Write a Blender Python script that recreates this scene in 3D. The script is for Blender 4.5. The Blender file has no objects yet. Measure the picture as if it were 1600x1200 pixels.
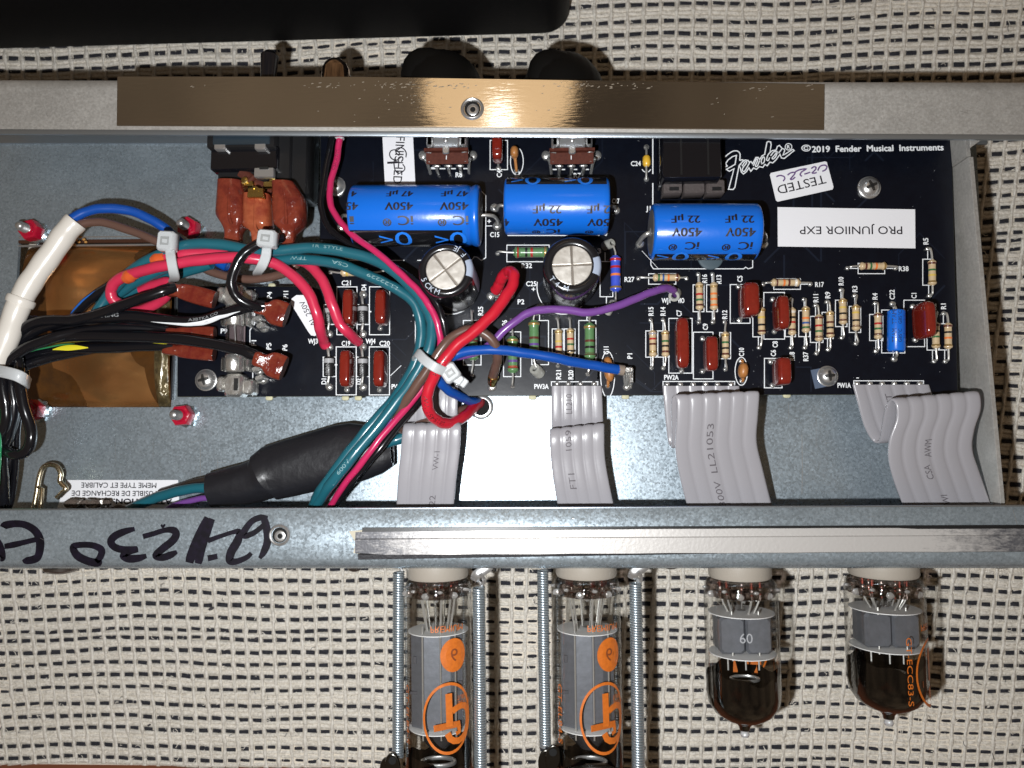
import bpy, math, random
from mathutils import Vector, Matrix, Quaternion
random.seed(7)
R = random.Random(11)
sc = bpy.context.scene
# ------------------------------------------------------------------ camera (1 unit = 1 cm, board top is z = 0)
sc.unit_settings.scale_length = 0.01
H = 24.0
F = 1155.0
VP = (850.0, 700.0)
cam_d = bpy.data.cameras.new('camera'); cam = bpy.data.objects.new('camera', cam_d)
sc.collection.objects.link(cam); sc.camera = cam
cam_d.sensor_width = 36.0; cam_d.lens = F/1600*36
cam_d.clip_start = 0.5; cam_d.clip_end = 1000
cam.location = (0, 0, H)
cam_d.dof.use_dof = True; cam_d.dof.focus_distance = 23.2; cam_d.dof.aperture_fstop = 0.16
_v = Vector((VP[0]-800, 600-VP[1], -F)).normalized()
_q = _v.rotation_difference(Vector((0, 0, -1)))
cam.rotation_mode = 'QUATERNION'; cam.rotation_quaternion = _q
# ------------------------------------------------------------------ world: a dim warm room
w = bpy.data.worlds.new("World"); sc.world = w; w.use_nodes = True
bg = w.node_tree.nodes['Background']
bg.inputs[0].default_value = (1.0, 0.70, 0.43, 1); bg.inputs[1].default_value = 0.125
_n = w.node_tree.nodes.new('ShaderNodeTexNoise'); _n.inputs['Scale'].default_value = 2.6; _n.inputs['Detail'].default_value = 3
_t = w.node_tree.nodes.new('ShaderNodeTexCoord'); w.node_tree.links.new(_t.outputs['Generated'], _n.inputs['Vector'])
_r = w.node_tree.nodes.new('ShaderNodeValToRGB'); _r.color_ramp.elements[0].position = .36; _r.color_ramp.elements[0].color = (.42, .30, .20, 1); _r.color_ramp.elements[1].position = .66; _r.color_ramp.elements[1].color = (1.35, .95, .60, 1)
w.node_tree.links.new(_n.outputs['Fac'], _r.inputs['Fac']); w.node_tree.links.new(_r.outputs['Color'], bg.inputs[0])
# ------------------------------------------------------------------ phone flash next to the lens
fl_d = bpy.data.lights.new('flash', 'POINT'); fl_d.energy = 33500; fl_d.shadow_soft_size = 0.28
fl_d.color = (.965, .985, 1.0)
fl = bpy.data.objects.new('flash', fl_d); fl.location = (-2.9, -2.0, 24.2); sc.collection.objects.link(fl)
sc.view_settings.view_transform = 'Standard'; sc.view_settings.look = 'None'
sc.view_settings.exposure = 0.0; sc.view_settings.gamma = 1.0
try: sc.cycles.max_bounces = 10; sc.cycles.transparent_max_bounces = 16
except Exception: pass

def P(px, py, z=0.0):
    d = _q @ Vector((px-800, 600-py, -F))
    t = (z-H)/d.z
    return Vector((0, 0, H)) + d*t
def S(px, py, z=0.0):                     # cm per photo pixel there
    d = _q @ Vector((px-800, 600-py, -F))
    return (z-H)/d.z

# ------------------------------------------------------------------ materials
MATS = {}
def mat(name, col, rough=0.5, metal=0.0, coat=0.0, noise=None, bump=None, spec=0.5, extra=None, sss=0):
    if name in MATS: return MATS[name]
    m = bpy.data.materials.new(name); m.use_nodes = True
    nt = m.node_tree; b = nt.nodes['Principled BSDF']
    b.inputs['Base Color'].default_value = (*col, 1)
    b.inputs['Roughness'].default_value = rough
    b.inputs['Metallic'].default_value = metal
    b.inputs['Coat Weight'].default_value = coat
    b.inputs['Coat Roughness'].default_value = 0.08
    b.inputs['Specular IOR Level'].default_value = spec
    if sss:
        b.inputs['Subsurface Weight'].default_value = sss
        b.inputs['Subsurface Radius'].default_value = (.1, .1, .1)
    tc = nt.nodes.new('ShaderNodeTexCoord')
    if noise:                              # (scale, other colour, low, high, roughness swing)
        n = nt.nodes.new('ShaderNodeTexNoise'); n.inputs['Scale'].default_value = noise[0]
        n.inputs['Detail'].default_value = 6; n.inputs['Roughness'].default_value = 0.65
        nt.links.new(tc.outputs['Object'], n.inputs['Vector'])
        r = nt.nodes.new('ShaderNodeValToRGB')
        r.color_ramp.elements[0].position = noise[2]; r.color_ramp.elements[0].color = (*noise[1], 1)
        r.color_ramp.elements[1].position = noise[3]; r.color_ramp.elements[1].color = (*col, 1)
        nt.links.new(n.outputs['Fac'], r.inputs['Fac'])
        nt.links.new(r.outputs['Color'], b.inputs['Base Color'])
        if len(noise) > 4:
            mr = nt.nodes.new('ShaderNodeMapRange'); mr.inputs['From Min'].default_value = .3; mr.inputs['From Max'].default_value = .7
            mr.inputs['To Min'].default_value = rough-noise[4]; mr.inputs['To Max'].default_value = rough+noise[4]
            nt.links.new(n.outputs['Fac'], mr.inputs['Value']); nt.links.new(mr.outputs['Result'], b.inputs['Roughness'])
    if bump:                               # (scale, strength, distance)
        n2 = nt.nodes.new('ShaderNodeTexNoise'); n2.inputs['Scale'].default_value = bump[0]
        n2.inputs['Detail'].default_value = 5
        nt.links.new(tc.outputs['Object'], n2.inputs['Vector'])
        bp = nt.nodes.new('ShaderNodeBump'); bp.inputs['Strength'].default_value = bump[1]; bp.inputs['Distance'].default_value = bump[2]
        nt.links.new(n2.outputs['Fac'], bp.inputs['Height']); nt.links.new(bp.outputs['Normal'], b.inputs['Normal'])
    if extra: extra(nt, b, tc)
    MATS[name] = m
    return m

def zinc(name, dark, light, rough=.40, metal=.75, warm=0):
    """galvanised sheet: crystalline speckle in colour, gloss and slope"""
    def ex(nt, b, tc):
        L = nt.links
        n = nt.nodes.new('ShaderNodeTexNoise'); n.inputs['Scale'].default_value = 11; n.inputs['Detail'].default_value = 6; n.inputs['Roughness'].default_value = .75
        L.new(tc.outputs['Object'], n.inputs['Vector'])
        n3 = nt.nodes.new('ShaderNodeTexNoise'); n3.inputs['Scale'].default_value = 0.35; n3.inputs['Detail'].default_value = 3
        L.new(tc.outputs['Object'], n3.inputs['Vector'])
        r = nt.nodes.new('ShaderNodeValToRGB'); r.color_ramp.elements[0].position = .36; r.color_ramp.elements[1].position = .64
        r.color_ramp.elements[0].color = (*dark, 1); r.color_ramp.elements[1].color = (*light, 1)
        L.new(n.outputs['Fac'], r.inputs['Fac'])
        mx = nt.nodes.new('ShaderNodeMix'); mx.data_type = 'RGBA'; mx.blend_type = 'MULTIPLY'; mx.inputs['Factor'].default_value = .35
        vs_ = nt.nodes.new('ShaderNodeTexVoronoi'); vs_.inputs['Scale'].default_value = 2.2; L.new(tc.outputs['Object'], vs_.inputs['Vector']); sp_ = nt.nodes.new('ShaderNodeSeparateColor'); L.new(vs_.outputs['Color'], sp_.inputs[0]); ad_ = nt.nodes.new('ShaderNodeMapRange'); ad_.inputs['To Min'].default_value = -.10; ad_.inputs['To Max'].default_value = .10; L.new(sp_.outputs[1], ad_.inputs['Value']); sm_ = nt.nodes.new('ShaderNodeMath'); L.new(n3.outputs['Fac'], sm_.inputs[0]); L.new(ad_.outputs['Result'], sm_.inputs[1])
        L.new(r.outputs['Color'], mx.inputs[6]); L.new(sm_.outputs[0], mx.inputs[7])
        L.new(mx.outputs[2], b.inputs['Base Color'])
        v = nt.nodes.new('ShaderNodeTexVoronoi'); v.inputs['Scale'].default_value = 16; L.new(tc.outputs['Object'], v.inputs['Vector'])
        mr = nt.nodes.new('ShaderNodeMapRange'); mr.inputs['To Min'].default_value = rough-.07; mr.inputs['To Max'].default_value = rough+.12
        sx = nt.nodes.new('ShaderNodeSeparateColor'); L.new(v.outputs['Color'], sx.inputs[0])
        L.new(sx.outputs[0], mr.inputs['Value']); L.new(mr.outputs['Result'], b.inputs['Roughness'])
        bp = nt.nodes.new('ShaderNodeBump'); bp.inputs['Strength'].default_value = .16; bp.inputs['Distance'].default_value = .02
        L.new(n.outputs['Fac'], bp.inputs['Height']); L.new(bp.outputs['Normal'], b.inputs['Normal'])
    return mat(name, light, rough, metal, extra=ex)

ZINC = zinc('galvanised_steel', (.37, .44, .49), (.57, .665, .74), .315, .68)
ZINC_W = zinc('galvanised_steel_warm_lit', (.50, .485, .455), (.63, .61, .575), .48, .55)  # same steel, with the warm room's reflection put into its colour
ZEDGE = mat('bent_steel_edge', (.50, .56, .62), .30, .92, bump=(20, .2, .01))
BLACKPCB = mat('black_solder_mask', (.0025, .0032, .007), .3, 0, spec=.32, bump=(1.5, .08, .05), noise=(3.0, (.0035, .005, .010), .35, .7))
SILK = mat('white_silkscreen', (.78, .80, .82), .6)
WHITE = mat('white_paper', (.80, .80, .83), .55, bump=(4, .1, .02))
INK = mat('black_ink', (.012, .010, .016), .5)
MARKER = mat('black_marker', (.004, .003, .006), .5, noise=(5, (.009, .006, .015), .35, .6), spec=.22)
PURPLEINK = mat('purple_pen', (.10, .05, .16), .5, noise=(30, (.22, .14, .3), .35, .6))
LEADM = mat('tinned_wire', (.70, .69, .66), .34, .8, bump=(18, .3, .01))
SOLDER = mat('solder', (.74, .74, .72), .26, .85, bump=(14, .5, .03))
STEEL = mat('nickel_steel', (.66, .66, .66), .32, .85, bump=(8, .25, .02))
NICKEL = mat('nickel_plate', (.78, .77, .74), .27, .88, bump=(3, .6, .08))
TAN = mat('tan_resistor_lacquer', (.56, .42, .25), .32, coat=.5, bump=(10, .2, .02))
GREEN = mat('green_resistor_lacquer', (.10, .22, .09), .30, coat=.6, bump=(10, .2, .02))
BLUERES = mat('blue_resistor_lacquer', (.05, .09, .55), .30, coat=.6, bump=(10, .2, .02))
BC = dict(brown=(.11, .03, .02), red=(.42, .02, .02), orange=(.75, .20, .05), yellow=(.62, .44, .10), green=(.04, .14, .05),
          blue=(.04, .10, .30), violet=(.12, .06, .25), grey=(.32, .30, .34), white=(.75, .72, .66), black=(.012, .01, .01), gold=(.50, .33, .12), dark=(.10, .06, .04))
def band_mat(c): return mat('band_'+c, BC[c], .3, .6 if c == 'gold' else 0, coat=.4)
FILM = mat('red_brown_epoxy', (.21, .018, .010), .14, coat=.9, bump=(3, .3, .04), noise=(3, (.15, .012, .007), .3, .7))
CERAM = mat('orange_ceramic', (.46, .20, .06), .38, coat=.2, bump=(8, .3, .03), noise=(6, (.34, .13, .035), .3, .7))
YCER = mat('yellow_ceramic', (.72, .42, .04), .3, coat=.5)
CAPBLUE = mat('blue_sleeve', (.006, .135, .62), .28, coat=.4, spec=.45, bump=(2.2, .2, .05))
CAPBLACK = mat('black_sleeve', (.008, .008, .010), .22, coat=.5)
CAPBLUEP = mat('blue_print', (.02, .20, .80), .3)
CAPGREY = mat('grey_sleeve_stripe', (.33, .38, .48), .35)
ALU = mat('aluminium_can', (.80, .77, .72), .36, .8, bump=(3, .25, .03), noise=(3, (.70, .66, .60), .3, .7, .06))
BLKPL = mat('black_plastic', (.010, .010, .011), .38, bump=(25, .15, .01))
BLKGL = mat('black_gloss_plastic', (.006, .006, .008), .12, coat=.6)
BROWNPH = mat('brown_phenolic', (.10, .028, .017), .7, bump=(15, .4, .02), noise=(9, (.06, .015, .010), .3, .7), spec=.15)
def pvc(name, col, rough=.30): return mat(name, col, rough, 0, coat=.25, bump=(2.5, .15, .03))
W_TEAL = pvc('teal_pvc', (.012, .105, .14)); W_PINK = pvc('pink_red_pvc', (.56, .028, .075)); W_RED = pvc('red_pvc', (.50, .012, .028))
W_BLUE = pvc('blue_pvc', (.004, .065, .34)); W_BROWN = pvc('brown_pvc', (.115, .062, .047)); W_PURP = pvc('violet_pvc', (.17, .06, .27))
W_BLACK = pvc('black_pvc', (.006, .006, .008), .2); W_WHITE = pvc('white_silicone', (.68, .64, .58), .3); W_GREEN = pvc('green_pvc', (.03, .30, .12))
W_MAG = pvc('magenta_pvc', (.50, .02, .10))
STRIPEW = mat('white_stripe', (.78, .8, .82), .4); STRIPEY = mat('yellow_stripe', (.75, .66, .03), .4); STRIPEG = mat('green_stripe', (.06, .42, .16), .4)
STRIPEB = mat('blue_stripe', (.01, .14, .55), .4); STRIPEC = mat('copper_stripe', (.40, .18, .10), .35)
WPRINT = mat('pale_wire_print', (.22, .36, .38), .5); GPRINT = mat('grey_wire_print', (.30, .31, .32), .5)
NYLON = mat('milky_nylon', (.50, .52, .53), .38, coat=.2, sss=.25, bump=(3, .15, .03))
REDINS = mat('red_brown_vinyl', (.13, .014, .010), .15, coat=.8, bump=(4, .6, .08), noise=(4, (.19, .035, .017), .35, .65))
COPINS = mat('copper_red_vinyl', (.34, .085, .036), .25, coat=.6, bump=(3, .5, .08), noise=(2, (.22, .035, .018), .35, .6))
COPIND = mat('dark_copper_red_vinyl', (.20, .035, .018), .2, coat=.8, bump=(2.5, .9, .12), noise=(1.8, (.11, .014, .010), .35, .6))
REDNUT = mat('red_lacquered_nut', (.42, .006, .03), .18, coat=.8, bump=(6, .4, .04))
ZNUT = mat('zinc_washer', (.55, .62, .66), .25, .95, bump=(10, .4, .02))
BRASS = mat('brass', (.80, .58, .20), .25, 1.0)
PALEBRASS = mat('pale_gilt_steel', (.80, .70, .50), .25, 1.0)
RIBBON = mat('grey_ribbon_pvc', (.31, .30, .32), .30, coat=.2, bump=(3, .12, .03))
GLUE = mat('cloudy_glue', (.34, .34, .31), .35, coat=.3, bump=(6, .5, .06))
TABM = mat('cream_laminate', (.52, .50, .33), .6)
HEATSH = mat('black_heat_shrink', (.012, .012, .015), .38, bump=(3, .35, .06))
COPPER = None
def _cop(nt, b, tc):
    L = nt.links
    n = nt.nodes.new('ShaderNodeTexNoise'); n.inputs['Scale'].default_value = .8; n.inputs['Detail'].default_value = 1.5
    mp = nt.nodes.new('ShaderNodeMapping'); mp.inputs['Scale'].default_value = (.5, .9, 1)
    L.new(tc.outputs['Object'], mp.inputs[0]); L.new(mp.outputs[0], n.inputs['Vector'])
    r = nt.nodes.new('ShaderNodeValToRGB'); r.color_ramp.elements[0].position = .3; r.color_ramp.elements[1].position = .7
    r.color_ramp.elements[0].color = (.50, .21, .07, 1); r.color_ramp.elements[1].color = (.78, .40, .15, 1)
    L.new(n.outputs['Fac'], r.inputs['Fac']); L.new(r.outputs['Color'], b.inputs['Base Color'])
    bp = nt.nodes.new('ShaderNodeBump'); bp.inputs['Strength'].default_value = .9; bp.inputs['Distance'].default_value = .30
    L.new(n.outputs['Fac'], bp.inputs['Height']); L.new(bp.outputs['Normal'], b.inputs['Normal'])
COPPER = mat('copper_foil', (.7, .34, .13), .26, .88, extra=_cop)
AMBER = mat('amber_tape', (.13, .052, .012), .2, .35, coat=.7, bump=(2, .6, .12), noise=(1.4, (.08, .035, .012), .35, .65))
CLOUDT = mat('cloudy_tape', (.17, .13, .06), .18, .2, coat=.9, bump=(2.5, .8, .15), noise=(2, (.06, .045, .02), .4, .6))
LAMIN = mat('transformer_core_steel', (.05, .05, .055), .4, .7, bump=(10, .3, .02))

def glassmat(name, tint, refl=.9, dark=0.0):
    m = bpy.data.materials.new(name); m.use_nodes = True; nt = m.node_tree; nt.nodes.clear(); L = nt.links
    o = nt.nodes.new('ShaderNodeOutputMaterial'); t = nt.nodes.new('ShaderNodeBsdfTransparent'); g = nt.nodes.new('ShaderNodeBsdfGlossy')
    g.inputs['Roughness'].default_value = .04; g.inputs[0].default_value = (refl, refl, refl, 1)
    l2 = nt.nodes.new('ShaderNodeLayerWeight'); l2.inputs['Blend'].default_value = .22; tr_ = nt.nodes.new('ShaderNodeValToRGB'); tr_.color_ramp.elements[0].color = (*tint, 1); tr_.color_ramp.elements[1].color = (tint[0]*.30, tint[1]*.30, tint[2]*.31, 1); tr_.color_ramp.elements[0].position = .25
    L.new(l2.outputs['Facing'], tr_.inputs['Fac']); L.new(tr_.outputs['Color'], t.inputs[0])
    tcg = nt.nodes.new('ShaderNodeTexCoord'); ng = nt.nodes.new('ShaderNodeTexNoise'); ng.inputs['Scale'].default_value = 1.3; bg_ = nt.nodes.new('ShaderNodeBump'); bg_.inputs['Strength'].default_value = .5; bg_.inputs['Distance'].default_value = .06
    L.new(tcg.outputs['Object'], ng.inputs['Vector']); L.new(ng.outputs['Fac'], bg_.inputs['Height']); L.new(bg_.outputs['Normal'], g.inputs['Normal'])
    lw = nt.nodes.new('ShaderNodeLayerWeight'); lw.inputs['Blend'].default_value = .16
    mr = nt.nodes.new('ShaderNodeMapRange'); mr.inputs['To Min'].default_value = .035; mr.inputs['To Max'].default_value = .6
    L.new(lw.outputs['Facing'], mr.inputs['Value'])
    mx = nt.nodes.new('ShaderNodeMixShader'); L.new(mr.outputs['Result'], mx.inputs[0]); L.new(t.outputs[0], mx.inputs[1]); L.new(g.outputs[0], mx.inputs[2]); L.new(mx.outputs[0], o.inputs[0])
    MATS[name] = m; return m
GLASS = glassmat('valve_glass', (.93, .93, .92))
MICA = mat('mica_sheet', (.13, .125, .115), .25, 0, bump=(5, .3, .02)); MICA.node_tree.nodes['Principled BSDF'].inputs['Alpha'].default_value = .5
GLASS2 = glassmat('fuse_glass', (.86, .86, .86))
GETTER = mat('dark_getter_mirror', (.0015, .0012, .0012), .06, 0, coat=.5, noise=(1.4, (.009, .002, .001), .30, .45), spec=.5)
ANODE = mat('grey_anode', (.19, .20, .23), .42, .5, bump=(4, .2, .03), noise=(5, (.15, .16, .18), .3, .7))
MICA = None
ORANGEP = mat('orange_valve_print', (.58, .145, .016), .45, noise=(9, (.46, .11, .012), .3, .6))
CERSOCK = mat('cream_ceramic_socket', (.33, .295, .25), .42, bump=(8, .15, .02))
COPPERW = mat('copper_pin', (.55, .16, .12), .25, 1.0)

# ------------------------------------------------------------------ mesh builder
class MB:
    def __init__(s): s.v = []; s.f = []; s.m = []; s.mats = []
    def mi(s, m):
        if m not in s.mats: s.mats.append(m)
        return s.mats.index(m)
    def add(s, vs, fs, m):
        o = len(s.v); k = s.mi(m)
        s.v.extend([tuple(v) for v in vs])
        for f in fs: s.f.append(tuple(i+o for i in f)); s.m.append(k)
        return s
    def quad(s, a, b, c, d, m): return s.add([a, b, c, d], [(0, 1, 2, 3)], m)
    def grid(s, rows, m, close_u=False, close_v=False):
        nr = len(rows); nc = len(rows[0]); vs = [p for r in rows for p in r]; fs = []
        for i in range(nr-1+(1 if close_u else 0)):
            for j in range(nc-1+(1 if close_v else 0)):
                a = i*nc+j; b = i*nc+(j+1) % nc; c = ((i+1) % nr)*nc+(j+1) % nc; d = ((i+1) % nr)*nc+j
                fs.append((a, b, c, d))
        return s.add(vs, fs, m)
    def tube(s, pts, r, m, segs=10, caps=True, flat=1.0, up=None):
        pts = [Vector(p) for p in pts]; n = len(pts)
        rs = r if isinstance(r, (list, tuple)) else [r]*n
        T = [((pts[min(i+1, n-1)]-pts[max(i-1, 0)])).normalized() for i in range(n)]
        ref = Vector(up) if up else (Vector((0, 0, 1)) if abs(T[0].z) < .9 else Vector((0, 1, 0)))
        N = (ref - T[0]*ref.dot(T[0])).normalized(); rows = []
        for i in range(n):
            N = (N - T[i]*N.dot(T[i]));
            if N.length < 1e-6: N = T[i].orthogonal()
            N.normalize(); B = T[i].cross(N)
            rows.append([pts[i]+(N*math.cos(a)*flat+B*math.sin(a))*rs[i] for a in [2*math.pi*k/segs for k in range(segs)]])
        s.grid(rows, m, close_v=True)
        if caps:
            s.add(rows[0], [tuple(range(segs))[::-1]], m); s.add(rows[-1], [tuple(range(segs))], m)
        return s
    def lathe(s, o, ax, prof, m, segs=16, ref=None, a0=0, a1=None):
        o = Vector(o); ax = Vector(ax).normalized(); ref = Vector(ref) if ref else (Vector((0, 0, 1)) if abs(ax.z) < .9 else Vector((0, 1, 0)))
        N = (ref-ax*ref.dot(ax)).normalized(); B = N.cross(ax)
        full = a1 is None; rows = []
        ang = [a0+(2*math.pi if full else a1-a0)*k/(segs if full else segs-1) for k in range(segs)]
        for t, r in prof: rows.append([o+ax*t+(N*math.cos(a)+B*math.sin(a))*max(r, 1e-4) for a in ang])
        return s.grid(rows, m, close_v=full)
    def box(s, c, size, m, rot=0.0, bev=0.0, mtx=None):
        c = Vector(c); hx, hy, hz = size[0]/2, size[1]/2, size[2]/2
        M = mtx or Matrix.Rotation(rot, 3, 'Z')
        if bev <= 0:
            vs = [c+M@Vector((x*hx, y*hy, z*hz)) for z in (-1, 1) for x, y in ((-1, -1), (1, -1), (1, 1), (-1, 1))]
            return s.add(vs, [(3, 2, 1, 0), (4, 5, 6, 7), (0, 1, 5, 4), (1, 2, 6, 5), (2, 3, 7, 6), (3, 0, 4, 7)], m)
        b = min(bev, hx*.95, hy*.95, hz*.95); rows = []
        def ring(ex, ey, z):
            return [c+M@Vector((x, y, z)) for x, y in ((-ex+b, -ey), (ex-b, -ey), (ex, -ey+b), (ex, ey-b), (ex-b, ey), (-ex+b, ey), (-ex, ey-b), (-ex, -ey+b))]
        rows = [ring(hx-b*.7, hy-b*.7, -hz), ring(hx, hy, -hz+b), ring(hx, hy, hz-b), ring(hx-b*.7, hy-b*.7, hz)]
        s.grid(rows, m, close_v=True)
        s.add(rows[0], [tuple(range(8))[::-1]], m); s.add(rows[-1], [tuple(range(8))], m)
        return s
    def prism(s, outline, z0, z1, m, bev=0.0, side=None):
        """outline: world (x, y) pairs, anticlockwise seen from above"""
        n = len(outline); A = sum(outline[i][0]*outline[(i+1) % n][1]-outline[(i+1) % n][0]*outline[i][1] for i in range(n))
        if A < 0: outline = outline[::-1]
        def inset(d):
            out = []
            for i in range(n):
                a, b, c = Vector(outline[i-1]), Vector(outline[i]), Vector(outline[(i+1) % n])
                e1 = (b-a).normalized(); e2 = (c-b).normalized(); n1 = Vector((-e1.y, e1.x)); n2 = Vector((-e2.y, e2.x))
                mm = n1+n2; mm = mm.normalized() if mm.length > 1e-6 else n1
                k = d/max(.35, mm.dot(n1)); out.append(b+mm*k)
            return out
        rings = [[(p[0], p[1], z0) for p in outline]]
        if bev > 0:
            rings.append([(p[0], p[1], z1-bev) for p in outline]); q = inset(bev*.3); rings.append([(p.x, p.y, z1-bev*.3) for p in q]); q = inset(bev)
            rings.append([(p.x, p.y, z1) for p in q])
        else: rings.append([(p[0], p[1], z1) for p in outline])
        s.grid(rings, side or m, close_v=True)
        s.add(rings[-1], [tuple(range(n))], m); s.add(rings[0], [tuple(range(n))[::-1]], m)
        return s
    def ell(s, c, a, b, h, m, e=1.0, nu=16, nv=10, rot=0.0, half=False):
        c = Vector(c); sp = lambda x: math.copysign(abs(x)**e, x); rows = []
        M = Matrix.Rotation(rot, 3, 'Z')
        for i in range(nv+1):
            t = -math.pi/2+math.pi*i/nv if not half else math.pi/2*i/nv
            rows.append([c+M@Vector((a*sp(math.cos(t))*sp(math.cos(u)), b*sp(math.cos(t))*sp(math.sin(u)), h*sp(math.sin(t)))) for u in [2*math.pi*k/nu for k in range(nu)]])
        return s.grid(rows, m, close_v=True)
    def build(s, name, parent=None, loc=None, smooth=True, angle=40):
        me = bpy.data.meshes.new(name); l = Vector(loc) if loc is not None else (parent['_o'] if parent and '_o' in parent else Vector((0, 0, 0)))
        l = Vector(l)
        me.from_pydata([(x-l.x, y-l.y, z-l.z) for x, y, z in s.v], [], s.f)
        for m in s.mats: me.materials.append(m)
        me.polygons.foreach_set('material_index', s.m)
        if smooth:
            me.polygons.foreach_set('use_smooth', [True]*len(me.polygons)); me.set_sharp_from_angle(angle=math.radians(angle))
        me.update()
        o = bpy.data.objects.new(name, me); sc.collection.objects.link(o)
        if parent: o.parent = parent; ORI[o.name] = l
        else: o.location = l; ORI[o.name] = l
        return o
ORI = {}
def org(o): return ORI[o.name]
def thing(name, label, cat, loc, group=None):
    o = bpy.data.objects.new(name, None); sc.collection.objects.link(o); o.location = loc; o.empty_display_size = .3
    ORI[o.name] = Vector(loc); tag(o, label, cat, group); return o
def tag(o, label, cat, group=None):
    o['label'] = label; o['category'] = cat
    if group: o['group'] = group
    return o
def part(mb, name, par, label=None, kind=None, smooth=True, angle=40):
    o = mb.build(name, par, org(par), smooth, angle)
    if label: o['label'] = label
    if kind: o['kind'] = kind
    return o
def solo(mb, name, label, cat, loc, group=None, **k):
    o = mb.build(name, None, loc, **k); tag(o, label, cat, group); return o

def spline(pts, n=8, closed=False):
    pts = [Vector(p) for p in pts]; out = []; N = len(pts)
    for i in range(N-1 if not closed else N):
        g = (lambda k: pts[k % N]) if closed else (lambda k: pts[max(0, min(N-1, k))])
        p0, p1, p2, p3 = g(i-1), g(i), g(i+1), g(i+2)
        for k in range(n):
            t = k/n; t2 = t*t; t3 = t2*t
            out.append(.5*((2*p1)+(-p0+p2)*t+(2*p0-5*p1+4*p2-p3)*t2+(-p0+3*p1-3*p2+p3)*t3))
    if not closed: out.append(pts[-1])
    return out
# ------------------------------------------------------------------ lettering
_tc = {}
def glyphs(s):
    if s in _tc: return _tc[s]
    c = bpy.data.curves.new('t', 'FONT'); c.body = s; c.resolution_u = 3; c.size = 1.0
    o = bpy.data.objects.new('t', c); sc.collection.objects.link(o)
    bpy.context.view_layer.update()
    me = bpy.data.meshes.new_from_object(o.evaluated_get(bpy.context.evaluated_depsgraph_get()))
    v = [(p.co.x, p.co.y) for p in me.vertices]; f = [tuple(p.vertices) for p in me.polygons]
    bpy.data.objects.remove(o); bpy.data.curves.remove(c); bpy.data.meshes.remove(me)
    x0 = min(p[0] for p in v); x1 = max(p[0] for p in v)
    v = [((p[0]-(x0+x1)/2), p[1]-.35) for p in v]           # centred; cap height .7
    _tc[s] = (v, f, x1-x0); return _tc[s]
def text(mb, s, c, h, m, width=None, rot=0, z=.006, bold=0, shear=0):
    """c photo pixel of the centre, h cap height in px, width in px along the text, rot degrees anticlockwise"""
    v, f, w0 = glyphs(s); u = S(c[0], c[1], z); o = P(c[0], c[1], z); sy = h*u/.7; sx = (width*u/w0) if width else sy
    a = math.radians(rot); ca, sa = math.cos(a), math.sin(a)
    def put(dx, dy, dz):
        mb.add([(o.x+(x*sx+y*sy*shear+dx)*ca-(y*sy+dy)*sa, o.y+(x*sx+y*sy*shear+dx)*sa+(y*sy+dy)*ca, o.z+dz) for x, y in v], f, m)
    put(0, 0, 0)
    if bold:
        b = bold*u
        for i, (dx, dy) in enumerate(((b, 0), (0, b), (-b, 0), (0, -b))): put(dx, dy, (i+1)*.0004)
def stroke(mb, pts, wpx, m, z=.006, closed=False, smooth=0, dz=0.0, ws=None):
    """flat mitred band through photo pixels on the plane z"""
    p = [P(a[0], a[1], z+dz) for a in pts]; u = S(pts[0][0], pts[0][1], z)
    if smooth:
        if ws:
            q = [Vector((*P(a[0], a[1], z+dz).xy, ww)) for a, ww in zip(pts, ws)]; q = spline(q, smooth, closed); ws2 = [k.z for k in q]
            p = [Vector((k.x, k.y, z+dz)) for k in q]
        else: p = spline(p, smooth, closed); ws2 = None
    else: ws2 = ws
    n = len(p); rows = []
    for i in range(n):
        a = p[i-1] if (i > 0 or closed) else p[i]; c = p[(i+1) % n] if (i < n-1 or closed) else p[i]; b = p[i]
        e1 = (b-a); e2 = (c-b)
        if e1.length < 1e-9: e1 = e2
        if e2.length < 1e-9: e2 = e1
        e1 = e1.normalized(); e2 = e2.normalized(); n1 = Vector((-e1.y, e1.x, 0)); n2 = Vector((-e2.y, e2.x, 0)); mm = n1+n2
        mm = mm.normalized() if mm.length > .3 else n1
        k = (ws2[i] if ws2 else wpx)*u/2/max(.5, mm.dot(n1))
        rows.append([b-mm*k, b+mm*k])
    mb.grid(rows, m, close_u=closed)
def path_text(mb, s, pts, s0, h, m, R_, phi0=0.0, width=None, flip=False, eps=.006, up=(0, 0, 1)):
    """wrap lettering round a tube: pts centre line, s0 arc length of the text centre, R_ radius"""
    pts = [Vector(p) for p in pts]
    if flip: pts = pts[::-1]
    cum = [0]
    for i in range(1, len(pts)): cum.append(cum[-1]+(pts[i]-pts[i-1]).length)
    if flip: s0 = cum[-1]-s0
    v, f, w0 = glyphs(s); sy = h/.7; sx = width/w0 if width else sy; up = Vector(up); out = []
    for x, y in v:
        q = max(0, min(cum[-1]-1e-6, s0+x*sx)); i = 0
        while i < len(cum)-2 and cum[i+1] < q: i += 1
        T = (pts[i+1]-pts[i]).normalized(); c = pts[i]+T*(q-cum[i]); N = (up-T*up.dot(T)).normalized(); B = N.cross(T)
        a = y*sy/R_+phi0; out.append(c+(N*math.cos(a)+B*math.sin(a))*(R_+eps))
    mb.add(out, f, m)

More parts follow.
